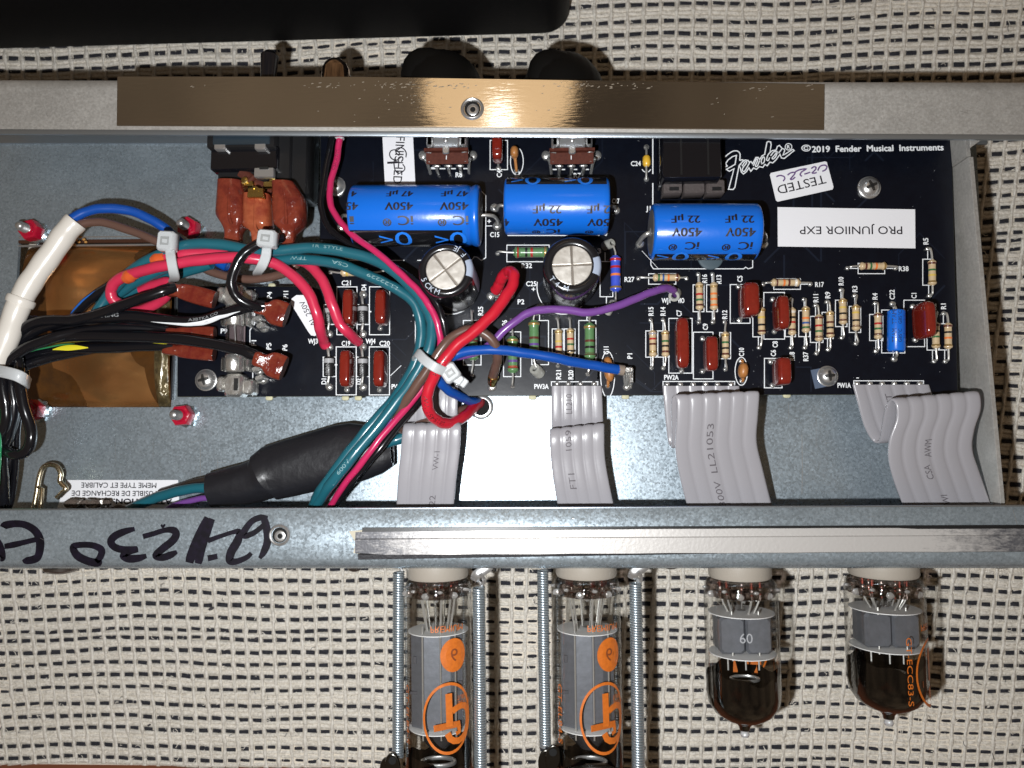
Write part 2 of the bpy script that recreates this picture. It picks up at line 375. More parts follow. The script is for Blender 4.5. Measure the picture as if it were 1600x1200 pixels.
def strap(mb, pts, wd, w_, t_, m_):
    """flat band along pts, wide in the direction wd"""
    q = spline([P(*p) for p in pts], 6); wd = Vector(wd).normalized(); rows = []
    for i in range(len(q)):
        T = (q[min(i+1, len(q)-1)]-q[max(i-1, 0)]).normalized(); W = (wd-T*wd.dot(T)).normalized(); N = T.cross(W); h = w_/2
        rows.append([q[i]+W*a*h+N*b*t_/2 for a, b in ((-1, -.5), (-.85, -1), (.85, -1), (1, -.5), (1, .5), (.85, 1), (-.85, 1), (-1, .5))])
    mb.grid(rows, m_, close_v=True); mb.add(rows[0], [tuple(range(8))], m_); mb.add(rows[-1], [tuple(range(8))], m_)
# ================================================================== room: wooden table, ceiling lamp seen mirrored in the strip
ZR = -4.0                                   # rug level
def wood(nt, b, tc):
    L = nt.links; wv = nt.nodes.new('ShaderNodeTexNoise'); mp = nt.nodes.new('ShaderNodeMapping'); mp.inputs['Scale'].default_value = (.15, 2.5, 1)
    wv.inputs['Scale'].default_value = 1.2; wv.inputs['Detail'].default_value = 6
    L.new(tc.outputs['Object'], mp.inputs[0]); L.new(mp.outputs[0], wv.inputs['Vector'])
    r = nt.nodes.new('ShaderNodeValToRGB'); r.color_ramp.elements[0].color = (.10, .03, .015, 1); r.color_ramp.elements[1].color = (.26, .09, .045, 1)
    L.new(wv.outputs['Fac'], r.inputs['Fac']); L.new(r.outputs['Color'], b.inputs['Base Color'])
WOOD = mat('red_brown_wood', (.2, .07, .03), .35, coat=.3, extra=wood)
g = MB(); g.box((0, 0, ZR-.55), (160, 120, .5), WOOD, bev=.1)
t = g.build('table_top', None, (0, 0, ZR-.3)); t['kind'] = 'structure'

# ================================================================== woven rug
ZL = -4.0
YARN = mat('cream_cotton_yarn', (.86, .81, .73), .9, noise=(11, (.58, .53, .45), .32, .58), bump=(18, 1.0, .09), spec=.12)
CORD = mat('cream_cotton_cord', (.87, .825, .75), .9, noise=(10, (.62, .57, .49), .32, .58), bump=(18, 1.0, .09), spec=.12)
NAVY = mat('blue_black_yarn', (.040, .041, .050), .85, noise=(12, (.012, .012, .018), .35, .65), bump=(26, 1.0, .04), spec=.25)
BACK = mat('rug_ground_weave', (.72, .65, .55), .95, bump=(18, .8, .05))
rug = thing('woven_rug', 'cream cotton rug woven with rows of short dark dashes, lying under the amplifier', 'rug', P(800, 600, ZR))
def rug_xy(i, y):
    v = max(-.2, min(1.2, y/1200)); sp = 25.6-4.2*v
    x = 800+i*sp+10*math.sin(y/310+i*.05)*.5+5*v*math.sin(y/90+.2*i)*.25
    yy = y-(.040*(1-v)-.004)*(x-800)+3.2*math.sin(x/170+v*4)+2.0*math.sin(x/61+v*9)
    return x, yy
def under(x, y): return -200 < x < 1490 and 260 < y < 770
zr_cache = {}
def rz(x, y): return .05*math.sin(x/130+y/90)+.04*math.sin(y/47-x/210)
base_px = [(-330, -330), (1930, -330), (1930, 1222), (900, 1204), (-330, 1192)]
g = MB(); g.prism([P(x, y, ZR).xy for x, y in base_px], ZR-.28, ZR-.10, BACK); part(g, 'ground_weave', rug)
light, dark, cord = MB(), MB(), MB()
rows = []; y = -250.0; R2 = random.Random(5)
while y < 1212:
    k = R2.choice((1, 2, 2, 2, 2, 3)); dk = 6.4+R2.random()*1.3
    rows.append((y, dk, True)); y += dk
    for q in range(k):
        hh = 6.0+R2.random()*.8
        if y+hh < 1214: rows.append((y, hh, False))
        y += hh
lv, lf, dv, df = [], [], [], []
def pillow(vs, fs, x0, x1, ya, yb, zb, hgt, tilt=0):
    o = len(vs)
    for j in range(4):
        ty = j/3; yy = ya+(yb-ya)*ty; cy = math.sin(math.pi*ty)
        for i in range(4):
            tx = i/3; xx = x0+(x1-x0)*tx; z = zb+1.25*hgt*(cy**.6)*(.35+.65*math.sin(math.pi*tx)) if 0 < ty < 1 else zb-.02
            sk = (tx-.5)*tilt; p = P(xx, yy+sk, ZR+z); vs.append((p.x, p.y, p.z))
    for j in range(3):
        for i in range(3): a = o+j*4+i; fs.append((a, a+4, a+5, a+1))
for (ya, hh, isd) in rows:
    for i in range(-46, 46):
        x, yy = rug_xy(i, ya)
        if x < -240 or x > 1840 or under(x, yy) or yy+hh > 1196+max(0, x)*.014: continue
        x2, yy2 = rug_xy(i+1, ya); z = rz(x, yy)
        j1 = (R2.random()-.5)*2.2+1.2*math.sin(i*.9+ya*.05); sq = R2.random()
        if isd:
            hw = (x2-x)*(.29+.08*sq); cx = (x+x2)/2+(R2.random()-.5)*1.8; mid = (yy+yy2)/2
            pillow(dv, df, cx-hw, cx+hw, mid+.6+j1, mid+hh*(.88+.25*R2.random())+j1, z-.045, .085, (yy2-yy)+R2.random()*2-1)
        else:
            pillow(lv, lf, x+.5, x2-.5, (yy+yy2)/2+j1*.4-.5, (yy+yy2)/2+hh+1.0+j1*.4, z-.055, .075+.03*sq, (yy2-yy)+(R2.random()-.5)*5)
light.add(lv, lf, YARN); dark.add(dv, df, NAVY)
part(light, 'cream_weft_stitches', rug, kind='stuff', angle=180); part(dark, 'dark_weft_stitches', rug, kind='stuff', angle=180)
cv, cf = [], []
for i in range(-46, 47):
    prev = None; y = -250.0; ph = R2.random()*6
    while y < 1216:
        x, yy = rug_xy(i, y)
        if yy < 1194+max(0, x)*.014 and -240 < x < 1840 and not under(x, yy):
            wob = math.sin(y/4.6+ph)+.6*math.sin(y/2.9+ph*2); hw = 3.3+.6*wob+.5*math.sin(y/23+ph); z = rz(x, yy)+.02*wob; xx = x+.7*math.sin(y/6.3+ph*3)
            o = len(cv)
            for k in range(5):
                a = math.pi*k/4; p = P(xx-hw*math.cos(a), yy, ZR+z-.05+.15*math.sin(a)); cv.append((p.x, p.y, p.z))
            if prev is not None:
                for k in range(4): cf.append((prev+k, o+k, o+k+1, prev+k+1))
            prev = o
        else: prev = None
        y += 3.1
cord.add(cv, cf, CORD); part(cord, 'warp_cords', rug, kind='stuff', angle=180)
# loose fibres standing off the yarn
Rh = random.Random(17)
for nm, m_, cnt in (('loose_cream_fibres', mat('cream_fibre', (.85, .80, .71), .9, spec=.1), 5200), ('loose_dark_fibres', mat('dark_fibre', (.04, .04, .05), .9), 350)):
    g = MB(); vs, fs = [], []
    for k in range(cnt):
        x, y = Rh.uniform(-40, 1640), Rh.uniform(-30, 1190)
        if under(x, y): continue
        a = Rh.random()*6.28; L_ = Rh.uniform(.08, .26); p = P(x, y, ZR+.07+Rh.random()*.03); d = Vector((math.cos(a), math.sin(a), 0)); n_ = Vector((-d.y, d.x, 0)); b_ = n_*L_*Rh.uniform(-.4, .4); w_ = .010
        o = len(vs)
        for q_, bb, zz in ((0, 0, -.02), (.5, 1, .03), (1, 0, -.02)): c = p+d*L_*q_+b_*bb+Vector((0, 0, zz)); vs += [tuple(c-n_*w_), tuple(c+n_*w_)]
        fs += [(o, o+2, o+3, o+1), (o+2, o+4, o+5, o+3)]
    g.add(vs, fs, m_); part(g, nm, rug, kind='stuff', angle=180)
# fluff caught in the weave
g = MB()
for (x, y, s) in ((330, 951, 5), (1358, 106, 5), (1010, 980, 3), (400, 998, 4), (233, 1133, 3)):
    g.ell(P(x, y, ZR+.12), .012*s*2, .01*s*1.3, .05, mat('lint', (.05, .045, .05) if s == 5 else (.30, .24, .10), .9), rot=.4, nu=8, nv=5)
part(g, 'lint_specks', rug, kind='stuff')

# ================================================================== black case, top left
g = MB()
def rrect(x0, y0, x1, y1, r, n=6):
    out = []
    for cx, cy, a in ((x1-r, y0+r, -90), (x1-r, y1-r, 0), (x0+r, y1-r, 90), (x0+r, y0+r, 180)):
        for k in range(n+1): t_ = math.radians(a+90*k/n); out.append((cx+r*math.cos(t_), cy+r*math.sin(t_)))
    return out
q = P(892, 50, -3.7); q0 = P(-300, 62, -3.7)
out = rrect(q0.x, q.y-.02, q.x-.05, q.y+9, 1.0)
ang = math.atan2(q0.y-q.y, q0.x-q.x)
g.prism([(x, y-(x-q.x)*.014*-1 if False else y+(q.x-x)*-.006) for x, y in out], -3.7, 1.0, mat('black_vinyl', (.0025, .0025, .003), .6, bump=(14, .3, .02), spec=.2), bev=.35)
solo(g, 'black_case', 'black vinyl covered case with a rounded corner lying on the rug beyond the amplifier', 'case', (q.x-6, q.y+4, -3.7))

# ================================================================== chassis
ZF, ZT = -1.2, 1.45                          # floor and flange levels
ch = thing('amplifier_chassis', 'open galvanised steel amplifier chassis with a mirror strip on its top flange', 'chassis', P(750, 500, ZF))
# floor with a window for the transformer and a wire hole
fx = [P(-180, 500, ZF).x, P(22, 500, ZF).x, P(273, 500, ZF).x, P(1540, 500, ZF).x]
fy = [P(800, 858, ZF).y, P(800, 636, ZF).y, P(800, 372, ZF).y, P(800, 150, ZF).y]
g = MB()
vs = [(x, y, z) for z in (ZF, ZF-.12) for y in fy for x in fx]; fs = []
for k in (0, 16):
    for j in range(3):
        for i in range(3):
            if i == 1 and j == 1: continue
            a = k+j*4+i; fs.append((a, a+1, a+5, a+4) if k == 0 else (a, a+4, a+5, a+1))
for a, b in ((5, 6), (6, 10), (10, 9), (9, 5)): fs.append((a, b, b+16, a+16))
g.add(vs, fs, ZINC); part(g, 'floor_panel', ch)
# ledge of the bend along the front wall
g = MB(); a = P(-180, 212, ZF); b = P(1540, 226, ZF); zz = ZF+.005
pr = [(0, 0), (-.0, .10), (.25, .13), (1.6, .13), (1.6, .02)]
rows_ = [[(a.x, a.y-.32+dy, zz+dz) for dy, dz in pr], [(b.x, b.y-.02+dy, zz+dz) for dy, dz in pr]]
g.grid(rows_, ZEDGE); part(g, 'floor_bend', ch)
def flange(pyL, pyR, secs, m_, nm, lip=None, xs=(-120, 1720)):
    """profile list of (dy from the inner edge, z), lofted from left to right"""
    g = MB(); rows_ = []
    for i in range(9):
        t_ = i/8; px = xs[0]+(xs[1]-xs[0])*t_; y0 = P(px, pyL+(pyR-pyL)*t_, ZT); o0 = y0.y
        rows_.append([(y0.x, o0+dy, z) for dy, z in secs])
    g.grid(rows_, m_)
    for r_ in (rows_[0], rows_[-1]): g.add(r_, [tuple(range(len(r_)))], m_)
    return part(g, nm, ch, angle=50)
inF = P(800, 202, ZT).y; outF = P(800, 121, ZT).y-inF
flange(202, 212, [(0.0, ZT-.13), (-.09, ZT-.07), (-.10, ZT-.03), (-.03, ZT), (outF*.76, ZT), (outF*.80, ZT+.035), (outF-.12, ZT+.03), (outF, ZT-.06), (outF+.02, ZF-.1), (outF-.10, ZF-.1), (outF-.12, ZT-.13), (0, ZT-.13)], ZINC_W, 'front_flange')
g = MB()
a, b = P(-120, 202.5, ZT), P(1720, 212.5, ZT)
g.grid([[(p.x, p.y+dy, z) for dy, z in ((.03, ZT+.004), (-.04, ZT+.002), (-.115, ZT-.03), (-.12, ZT-.10), (-.05, ZT-.16), (.02, ZT-.135))] for p in (a, a.lerp(b, .5), b)], ZEDGE)
part(g, 'front_flange_lip', ch)
inR = P(800, 793.5, ZT).y; outR = P(800, 888, ZT-.35).y-inR
flange(797, 790, [(0, ZT-.12), (.0, ZT-.02), (-.02, ZT), (outR*.80, ZT), (outR*.88, ZT-.04), (outR*.95, ZT-.14), (outR, ZT-.35), (outR+.02, ZF-.1), (outR+.14, ZF-.1), (outR*.93, ZT-.2), (outR*.85, ZT-.14), (0, ZT-.12)], ZINC, 'rear_flange')
g = MB(); a, b = P(-120, 796.5, ZT), P(1720, 789.5, ZT)
g.grid([[(p.x, p.y+dy, z) for dy, z in ((.012, ZT-.14), (.022, ZT-.02), (.0, ZT+.006), (-.03, ZT+.004))] for p in (a, b)], ZEDGE); part(g, 'rear_flange_lip', ch)
# right side wall with its corner tab
g = MB(); yt, yb = P(1512, 160, ZT).y, P(1530, 800, ZT).y
ZW = .82
xw = lambda y: P(1513, 235, ZW).x+(P(1513, 235, ZW).y-y)*.036
xi = lambda y: xw(y)-.02
for (ya, yb_, dx) in ((yt, P(1512, 232, ZT).y, -.07), (P(1512, 233, ZT).y, P(1530, 872, ZT).y, 0)):
    n_ = 6; rows_ = []
    for k in range(n_+1):
        y = ya+(yb_-ya)*k/n_; rows_.append([(xw(y)+dx-.0, y, ZF-.1), (xw(y)+dx, y, ZW-.03), (xw(y)+dx+.02, y, ZW), (xw(y)+dx+.13, y, ZW), (xw(y)+dx+.13, y, ZF-.1)])
    g.grid(rows_, ZINC_W); g.add(rows_[0], [(0, 1, 2, 3, 4)], ZEDGE); g.add(rows_[-1], [(0, 1, 2, 3, 4)], ZINC_W)
part(g, 'side_wall', ch)
g = MB(); g.prism([P(x, y, ZT-.2).xy for x, y in ((1514, 205), (1598, 205), (1596, 213), (1536, 217), (1515, 232))], ZT-.30, ZT-.18, ZINC_W, bev=.02); part(g, 'corner_tab', ch)
# the front panel behind the controls, outside
# mirror strip
def mirror(nt, b_, tc):
    L = nt.links; n = nt.nodes.new('ShaderNodeTexNoise'); mp = nt.nodes.new('ShaderNodeMapping'); mp.inputs['Scale'].default_value = (1, 6, 1); n.inputs['Scale'].default_value = 2.2; n.inputs['Detail'].default_value = 7
    L.new(tc.outputs['Object'], mp.inputs[0]); L.new(mp.outputs[0], n.inputs['Vector'])
    mr = nt.nodes.new('ShaderNodeMapRange'); mr.inputs['From Min'].default_value = .35; mr.inputs['From Max'].default_value = .75; mr.inputs['To Min'].default_value = .025; mr.inputs['To Max'].default_value = .075
    L.new(n.outputs['Fac'], mr.inputs['Value']); L.new(mr.outputs['Result'], b_.inputs['Roughness'])
    bp = nt.nodes.new('ShaderNodeBump'); bp.inputs['Strength'].default_value = .06; bp.inputs['Distance'].default_value = .03; L.new(n.outputs['Fac'], bp.inputs['Height']); L.new(bp.outputs['Normal'], b_.inputs['Normal'])
MIRROR = mat('polished_nickel_strip', (.74, .735, .71), .06, 1.0, extra=mirror)
g = MB(); zs = ZT+.05
ol = [(183, 119), (560, 119.5), (1289, 131), (1288, 202.5), (735, 199), (182, 196)]
g.prism([P(x, y, zs).xy for x, y in ol], ZT+.002, zs, MIRROR, bev=.015, side=mat('strip_edge', (.25, .2, .15), .4, .9)); ms = part(g, 'mirror_strip', ch)
FLAKE = mat('flaked_chrome', (.80, .74, .64), .42, .85)
g = MB(); Rf = random.Random(3)
for cx, cy, n_, sx, sy in ((300, 133, 3, 40, 4), (530, 133, 16, 45, 4), (620, 134, 34, 50, 5), (700, 134, 26, 45, 4), (900, 134, 22, 40, 4), (960, 134, 18, 45, 4), (1015, 137, 4, 10, 2), (1190, 138, 8, 22, 3), (1268, 136, 5, 6, 5), (640, 158, 26, 70, 12), (880, 165, 8, 40, 15), (1130, 165, 7, 80, 20), (560, 180, 7, 90, 10)):
    for k in range(n_):
        x = cx+Rf.gauss(0, .5)*sx; y = cy+Rf.gauss(0, .6)*sy; wd = abs(Rf.gauss(0, 1.5))+.7; hd = .35+Rf.random()*.7
        g.add([P(x-wd, y+hd*.3, zs+.004), P(x-wd*.2, y+hd, zs+.004), P(x+wd, y-hd*.1, zs+.004), P(x+wd*.3, y-hd, zs+.004)], [(0, 1, 2, 3)], FLAKE)
part(g, 'flaked_scratches', ch, kind='stuff')
# threaded holes
def hole(x, y, r, z, nm='threaded_insert'):
    g = MB(); u = S(x, y, z); o = P(x, y, z)
    g.lathe(o, (0, 0, 1), [(0, r*u*1.08), (.05, r*u*1.02), (.07, r*u*.92), (.05, r*u*.80), (-.05, r*u*.74), (.0, r*u*.70), (-.02, r*u*.66)], STEEL, 28)
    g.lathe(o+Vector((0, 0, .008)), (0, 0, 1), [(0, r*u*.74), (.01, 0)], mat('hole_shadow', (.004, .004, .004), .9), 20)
    g.lathe(o+Vector((.05*r*u, -.1*r*u, .012)), (0, 0, 1), [(0, r*u*.55), (.02, r*u*.45), (0.015, r*u*.25)], STEEL, 20)
    part(g, nm, ch)
hole(738, 170, 17, zs); hole(437, 836, 16, ZT)
# foam / tape strip on the rear flange
def worn(nt, b_, tc):
    L = nt.links; n = nt.nodes.new('ShaderNodeTexNoise'); mp = nt.nodes.new('ShaderNodeMapping'); mp.inputs['Scale'].default_value = (1, 2.5, 1); n.inputs['Scale'].default_value = 4; n.inputs['Detail'].default_value = 9; n.inputs['Roughness'].default_value = .75
    L.new(tc.outputs['Object'], mp.inputs[0]); L.new(mp.outputs[0], n.inputs['Vector'])
    sx = nt.nodes.new('ShaderNodeSeparateXYZ'); L.new(tc.outputs['Object'], sx.inputs[0])
    # worn towards both ends of the strip (the strip's origin is its middle)
    ab = nt.nodes.new('ShaderNodeMath'); ab.operation = 'ABSOLUTE'; L.new(sx.outputs[0], ab.inputs[0])
    mr = nt.nodes.new('ShaderNodeMapRange'); mr.inputs['From Min'].default_value = 6.2; mr.inputs['From Max'].default_value = 9.8; mr.inputs['To Min'].default_value = -.22; mr.inputs['To Max'].default_value = .30; L.new(ab.outputs[0], mr.inputs['Value'])
    ad = nt.nodes.new('ShaderNodeMath'); L.new(mr.outputs[0], ad.inputs[0]); L.new(n.outputs['Fac'], ad.inputs[1])
    r = nt.nodes.new('ShaderNodeValToRGB'); r.color_ramp.elements[0].position = .42; r.color_ramp.elements[0].color = (.50, .48, .46, 1); r.color_ramp.elements[1].position = .78; r.color_ramp.elements[1].color = (.10, .10, .11, 1)
    L.new(ad.outputs[0], r.inputs['Fac']); L.new(r.outputs['Color'], b_.inputs['Base Color'])
TAPE = mat('worn_silver_tape', (.6, .58, .55), .42, .3, bump=(10, .3, .02), extra=worn)
strip_o = P(1080, 846, ZT)
root = thing('sealing_strip', 'long silver tape sealing strip with worn dark ends stuck along the lower flange', 'sealing strip', strip_o)
g = MB(); ns = 24; rows_ = []; Rw = random.Random(9)
for k in range(ns+1):
    x = 556+(1720-556)*k/ns; e = 0 if k else 6; dr = -.006*(x-556)
    wb = Rw.random()*1.0
    pr = [(829+dr+e*.4-(1 if x > 600 else 0), .0), (829+dr+e*.4, .07), (841+dr, .085), (842.5+dr, .13), (866+dr+wb-e*.6, .12), (868+dr+wb-e*.6, .0)]
    rows_.append([(P(x, yy, ZT+.02)+Vector((0, 0, z-.015)))[:] for yy, z in pr])
g.grid(rows_, TAPE); g.add(rows_[0], [tuple(range(6))], TAPE); part(g, 'silver_tape', root, angle=25)
g = MB(); rows_ = []
for k in range(ns+1):
    x = 567+(1720-567)*k/ns; dr = -.004*(x-567); th = 6.5-4.5*min(1, k/10)+(3 if x > 1400 else 0)+Rw.random()*.6
    rows_.append([(P(x, yy, ZT+.01)+Vector((0, 0, z))).to_tuple() for yy, z in ((824+dr, 0), (824+dr, .09), (824+dr+th, .10), (831+dr, 0))])
g.grid(rows_, BLKPL); part(g, 'black_foam_edge', root)
g = MB(); rows_ = []
for k in range(13):
    x = 560+560*k/12; th = 6*(1-k/12)+.6
    rows_.append([(P(x, 867-.006*(x-556)+q, ZT+.01)+Vector((0, 0, z))).to_tuple() for q, z in ((-2, .0), (-1, .09), (th, .05), (th+1, 0))])
g.grid(rows_, mat('dark_worn_foam', (.045, .045, .05), .6, .3, bump=(12, .8, .04))); part(g, 'torn_foam_rim', root)
g = MB(); g.prism([P(x, y, ZT+.01).xy for x, y in ((545, 830), (568, 828), (566, 866), (552, 864), (556, 848))], ZT+.001, ZT+.02, mat('adhesive_residue', (.5, .46, .36), .7)); part(g, 'adhesive_patch', root)
# marker writing on the rear flange (upside down in the photo)
g = MB(); zz = ZT+.004
sc_ = lambda pts: [(x/3.636, 790+y/3.636) for x, y in pts]
def mk(pts, ws, i=[0], new=True): i[0] += 1; g = MB(); stroke(g, sc_(pts), 7, MARKER, z=zz+i[0]*.0006, smooth=6, ws=[w_*1.38 for w_ in ws]); part(g, 'marker_stroke', ch)
mk([(18, 125), (30, 112), (90, 103), (150, 112), (205, 150), (228, 210), (218, 285), (190, 306), (150, 312), (138, 300)], [8, 9, 8, 8, 9, 10, 9, 9, 8, 6])
mk([(25, 232), (80, 222), (140, 208), (215, 190)], [6, 7, 6, 6])
mk([(-20, 200), (-2, 225), (10, 262), (12, 296), (0, 300)], [8, 8, 8, 8, 6])
mk([(560, 310), (555, 325), (500, 315), (440, 285), (415, 240), (440, 225), (520, 225), (575, 250), (570, 290), (545, 318)], [6, 9, 9, 9, 8, 7, 7, 8, 8, 6])
mk([(765, 132), (700, 150), (650, 175), (630, 205), (650, 235), (700, 250), (780, 245)], [5, 8, 9, 9, 8, 8, 6])
mk([(785, 250), (730, 262), (700, 285), (735, 302), (790, 298), (832, 285)], [6, 8, 8, 9, 8, 5])
mk([(812, 176), (870, 160), (935, 140), (985, 140), (1000, 165), (980, 200), (930, 240), (885, 282), (920, 295), (970, 280), (1005, 262)], [6, 6, 6, 8, 9, 9, 9, 8, 8, 8, 4])
mk([(1180, 68), (1150, 130), (1115, 210), (1085, 290), (1075, 325)], [8, 10, 11, 11, 9]); mk([(1205, 75), (1180, 140), (1150, 230), (1130, 310), (1125, 330)], [7, 9, 9, 9, 7])
mk([(1180, 200), (1250, 175), (1320, 152), (1360, 150), (1350, 200), (1315, 260), (1305, 310), (1340, 318), (1400, 295), (1428, 270)], [6, 5, 5, 7, 10, 10, 9, 7, 6, 5])
mk([(1180, 300), (1235, 288)], [7, 6])
mk([(1520, 75), (1480, 68), (1430, 90), (1385, 150), (1395, 172), (1450, 150), (1515, 95)], [6, 7, 7, 8, 7, 6, 6]); mk([(1500, 75), (1515, 130), (1520, 200), (1500, 260), (1475, 300)], [8, 9, 9, 8, 4])
mk([(915, 108), (925, 120), (938, 106)], [2, 3, 2])

# bright scratches in the floor
g = MB(); SCR = mat('bright_scratch', (.75, .78, .8), .3, .9)
for x, y0, y1, w_ in ((1253, 680, 772, 1.0), (1232, 630, 655, .5), (313, 690, 752, .7), (180, 685, 720, .5), (239, 690, 718, .5), (114, 690, 740, .4), (340, 718, 735, .6), (1275, 640, 700, .4), (1360, 715, 760, .5)):
    stroke(g, [(x, y0), (x+.5, (y0+y1)/2), (x, y1)], w_, SCR, z=ZF+.004)
stroke(g, [(1583, 797), (1591, 826)], .8, SCR, z=ZT+.004)
Rs = random.Random(31)
for k in range(70):
    top_ = k % 3; x = Rs.uniform(10, 1590); y, z_ = ((Rs.uniform(125, 195), ZT) if top_ == 0 else ((Rs.uniform(803, 864), ZT) if top_ == 1 else (Rs.uniform(640, 780), ZF)))
    if top_ == 0 and 175 < x < 1295: continue
    if top_ == 1 and x > 540 and y > 820: continue
    if top_ == 2 and x > 1480: continue
    L_ = Rs.expovariate(1/14)+3; a = Rs.uniform(0, 3.14); stroke(g, [(x, y), (x+L_*math.cos(a)*.5, y+L_*math.sin(a)*.22+.3), (x+L_*math.cos(a), y+L_*math.sin(a)*.5)], Rs.uniform(.25, .6), SCR, z=z_+.0052+k*.00003)
part(g, 'bright_scratches', ch, kind='stuff')

# ================================================================== transformer in its window
tr = thing('transformer', 'copper foil wrapped transformer winding seen through a window in the chassis floor', 'transformer', P(150, 500, -4))
c0 = P(150, 502, -1.6)
g = MB(); g.box((c0.x, c0.y, -2.95), (5.6, 5.6, 1.9), LAMIN, bev=.05); part(g, 'steel_core', tr)
def wind(x0, x1, grow, m_, bowl=0, bowr=0, z0=-1.9, top=.75):
    g = MB(); rows_ = []; y0 = P(150, 374, ZF).y-.10; y1 = P(150, 640, ZF).y+.03; cy = (y0+y1)/2; hy = (y0-y1)/2+grow
    for k in range(33):
        u_ = k/32; a = math.pi*u_; row = []
        for j in range(25):
            t_ = j/24; bx = x0+(x1-x0)*t_+(bowl*(1-t_)+bowr*t_)*(u_-.35)**2*4
            yy = cy+hy*math.copysign(abs(math.cos(a))**.8, math.cos(a)); zz = z0+(top+grow)*abs(math.sin(a))**.7+.12*math.sin(math.pi*t_)+(.42*math.exp(-((t_-.20)/.26)**2)*math.exp(-((u_-.33)/.17)**2) if m_ is COPPER else 0)+(.015*math.sin(9*t_+14*u_)+.012*math.sin(21*u_-5*t_))*math.sin(a)
            row.append((bx+P(0, 0, 0).x*0, yy, zz))
        rows_.append(row)
    g.grid(rows_, m_); return g
X = lambda px: P(px, 500, -1.2).x
part(wind(X(28), X(268), 0, AMBER), 'amber_tape_winding', tr); part(wind(X(76), X(222), .05, COPPER, .9, .55), 'copper_foil_band', tr)
part(wind(X(245), X(266), .03, CLOUDT), 'cloudy_end_tape', tr)
g = MB(); a = P(28, 382, ZF); b = P(268, 382, ZF)
for dy, m_ in ((.10, STEEL), (.25, mat('dark_varnish', (.06, .025, .015), .3)), (.40, STEEL)): g.box(((a.x+b.x)/2, a.y+dy-.15, ZF-.04), (b.x-a.x, .07 if m_ is STEEL else .13, .1), m_, bev=.02)
part(g, 'lamination_edge', tr)
g = MB(); g.box((P(276, 540, ZF).x-.05, P(276, 545, ZF).y, ZF+.03), (.06, 3.6, .2), LAMIN); part(g, 'frame_edge', tr)
g = MB()
for k in range(7): g.ell(P(118+7*(k % 3)+3*math.sin(k*3), 372+4*(k//2)-2, -.9), .06, .05, .04, mat('ochre_varnish_crumb', (.45, .22, .05), .5, bump=(20, 1, .05)), nu=8, nv=5)
part(g, 'varnish_crumb', tr, kind='stuff')

# nuts and bolts holding the transformer
def bolt(x, y, lab, rot=0.2):
    o = P(x, y, ZF); r_ = thing('bolt_and_nut', lab, 'bolt', o, 'red lacquered nuts round the transformer')
    g = MB(); rows_ = []
    n = 20
    for z, ro in ((0.002, .42), (.07, .42), (.075, .30)):
        rows_.append([(o.x+ro*(1 if k % 2 else .86)*math.cos(2*math.pi*k/n), o.y+ro*(1 if k % 2 else .86)*math.sin(2*math.pi*k/n), ZF+z) for k in range(n)])
    g.grid(rows_, ZNUT, close_v=True)
    g.lathe(o+Vector((0, 0, .07)), (0, 0, 1), [(0, .36), (.10, .37), (.12, .34), (.13, .2)], ZNUT, 24); part(g, 'star_washer', r_, angle=25)
    g = MB(); hx = [(o.x+.38*math.cos(rot+math.pi*k/3), o.y+.38*math.sin(rot+math.pi*k/3)) for k in range(6)]
    g.prism(hx, ZF+.2, ZF+.58, REDNUT, bev=.07); g.ell(o+Vector((0, 0, .58+ZF-ZF)), .22, .22, .12, REDNUT, nu=16, nv=8); part(g, 'hex_nut', r_)
    g = MB(); pr = [(.5, .17)]
    for k in range(9): pr += [(.5+k*.055, .17), (.5+k*.055+.028, .145)]
    pr += [(1.02, .13), (1.06, .08), (1.07, 0)]
    g.lathe(o, (0, 0, 1), pr, STEEL, 18); part(g, 'threaded_stud', r_, angle=60)
bolt(60, 365, 'red lacquered nut with its bolt at the far left, above the white sleeve end'); bolt(303, 361, 'red lacquered nut with its bolt at the end of the blue wire', .5)
bolt(293, 650, 'red lacquered nut with its bolt below the black circuit board corner', .1); bolt(62, 642, 'red lacquered nut beside the loops of black wire', .4)

# ================================================================== ceiling lamp (outside the frame, seen mirrored in the strip)
p0 = P(779, 137, zs); dr = (p0-Vector((0, 0, H))).normalized(); rf = Vector((dr.x, dr.y, -dr.z)); lc = p0+rf*((110-zs)/rf.z)
def emis(nm, col, st):
    m_ = bpy.data.materials.new(nm); m_.use_nodes = True; nt = m_.node_tree; b_ = nt.nodes['Principled BSDF']; b_.inputs['Emission Color'].default_value = (*col, 1); b_.inputs['Emission Strength'].default_value = st; b_.inputs['Base Color'].default_value = (.5, .4, .3, 1); return m_
lp = thing('ceiling_lamp', 'round warm ceiling lamp above the table with a bright ball added near its rim for the flash spot', 'ceiling lamp', lc)
g = MB(); g.lathe(lc, (0, 0, -1), [(0, 14.0), (1.2, 13.2), (1.6, 8), (1.7, 0)], emis('warm_lamp_shade', (1.0, .67, .36), .86), 48); part(g, 'lamp_shade', lp)
pb = P(782, 186, zs); dr = (pb-Vector((0, 0, H))).normalized(); rf = Vector((dr.x, dr.y, -dr.z)); bc = pb+rf*((106-zs)/rf.z)
g = MB(); g.ell(bc, 2.2, 2.2, 2.2, emis('flash_spot_glow', (1.0, .93, .8), 3.2)); part(g, 'flash_spot_ball', lp)  # glowing ball added so the strip mirrors a flash spot
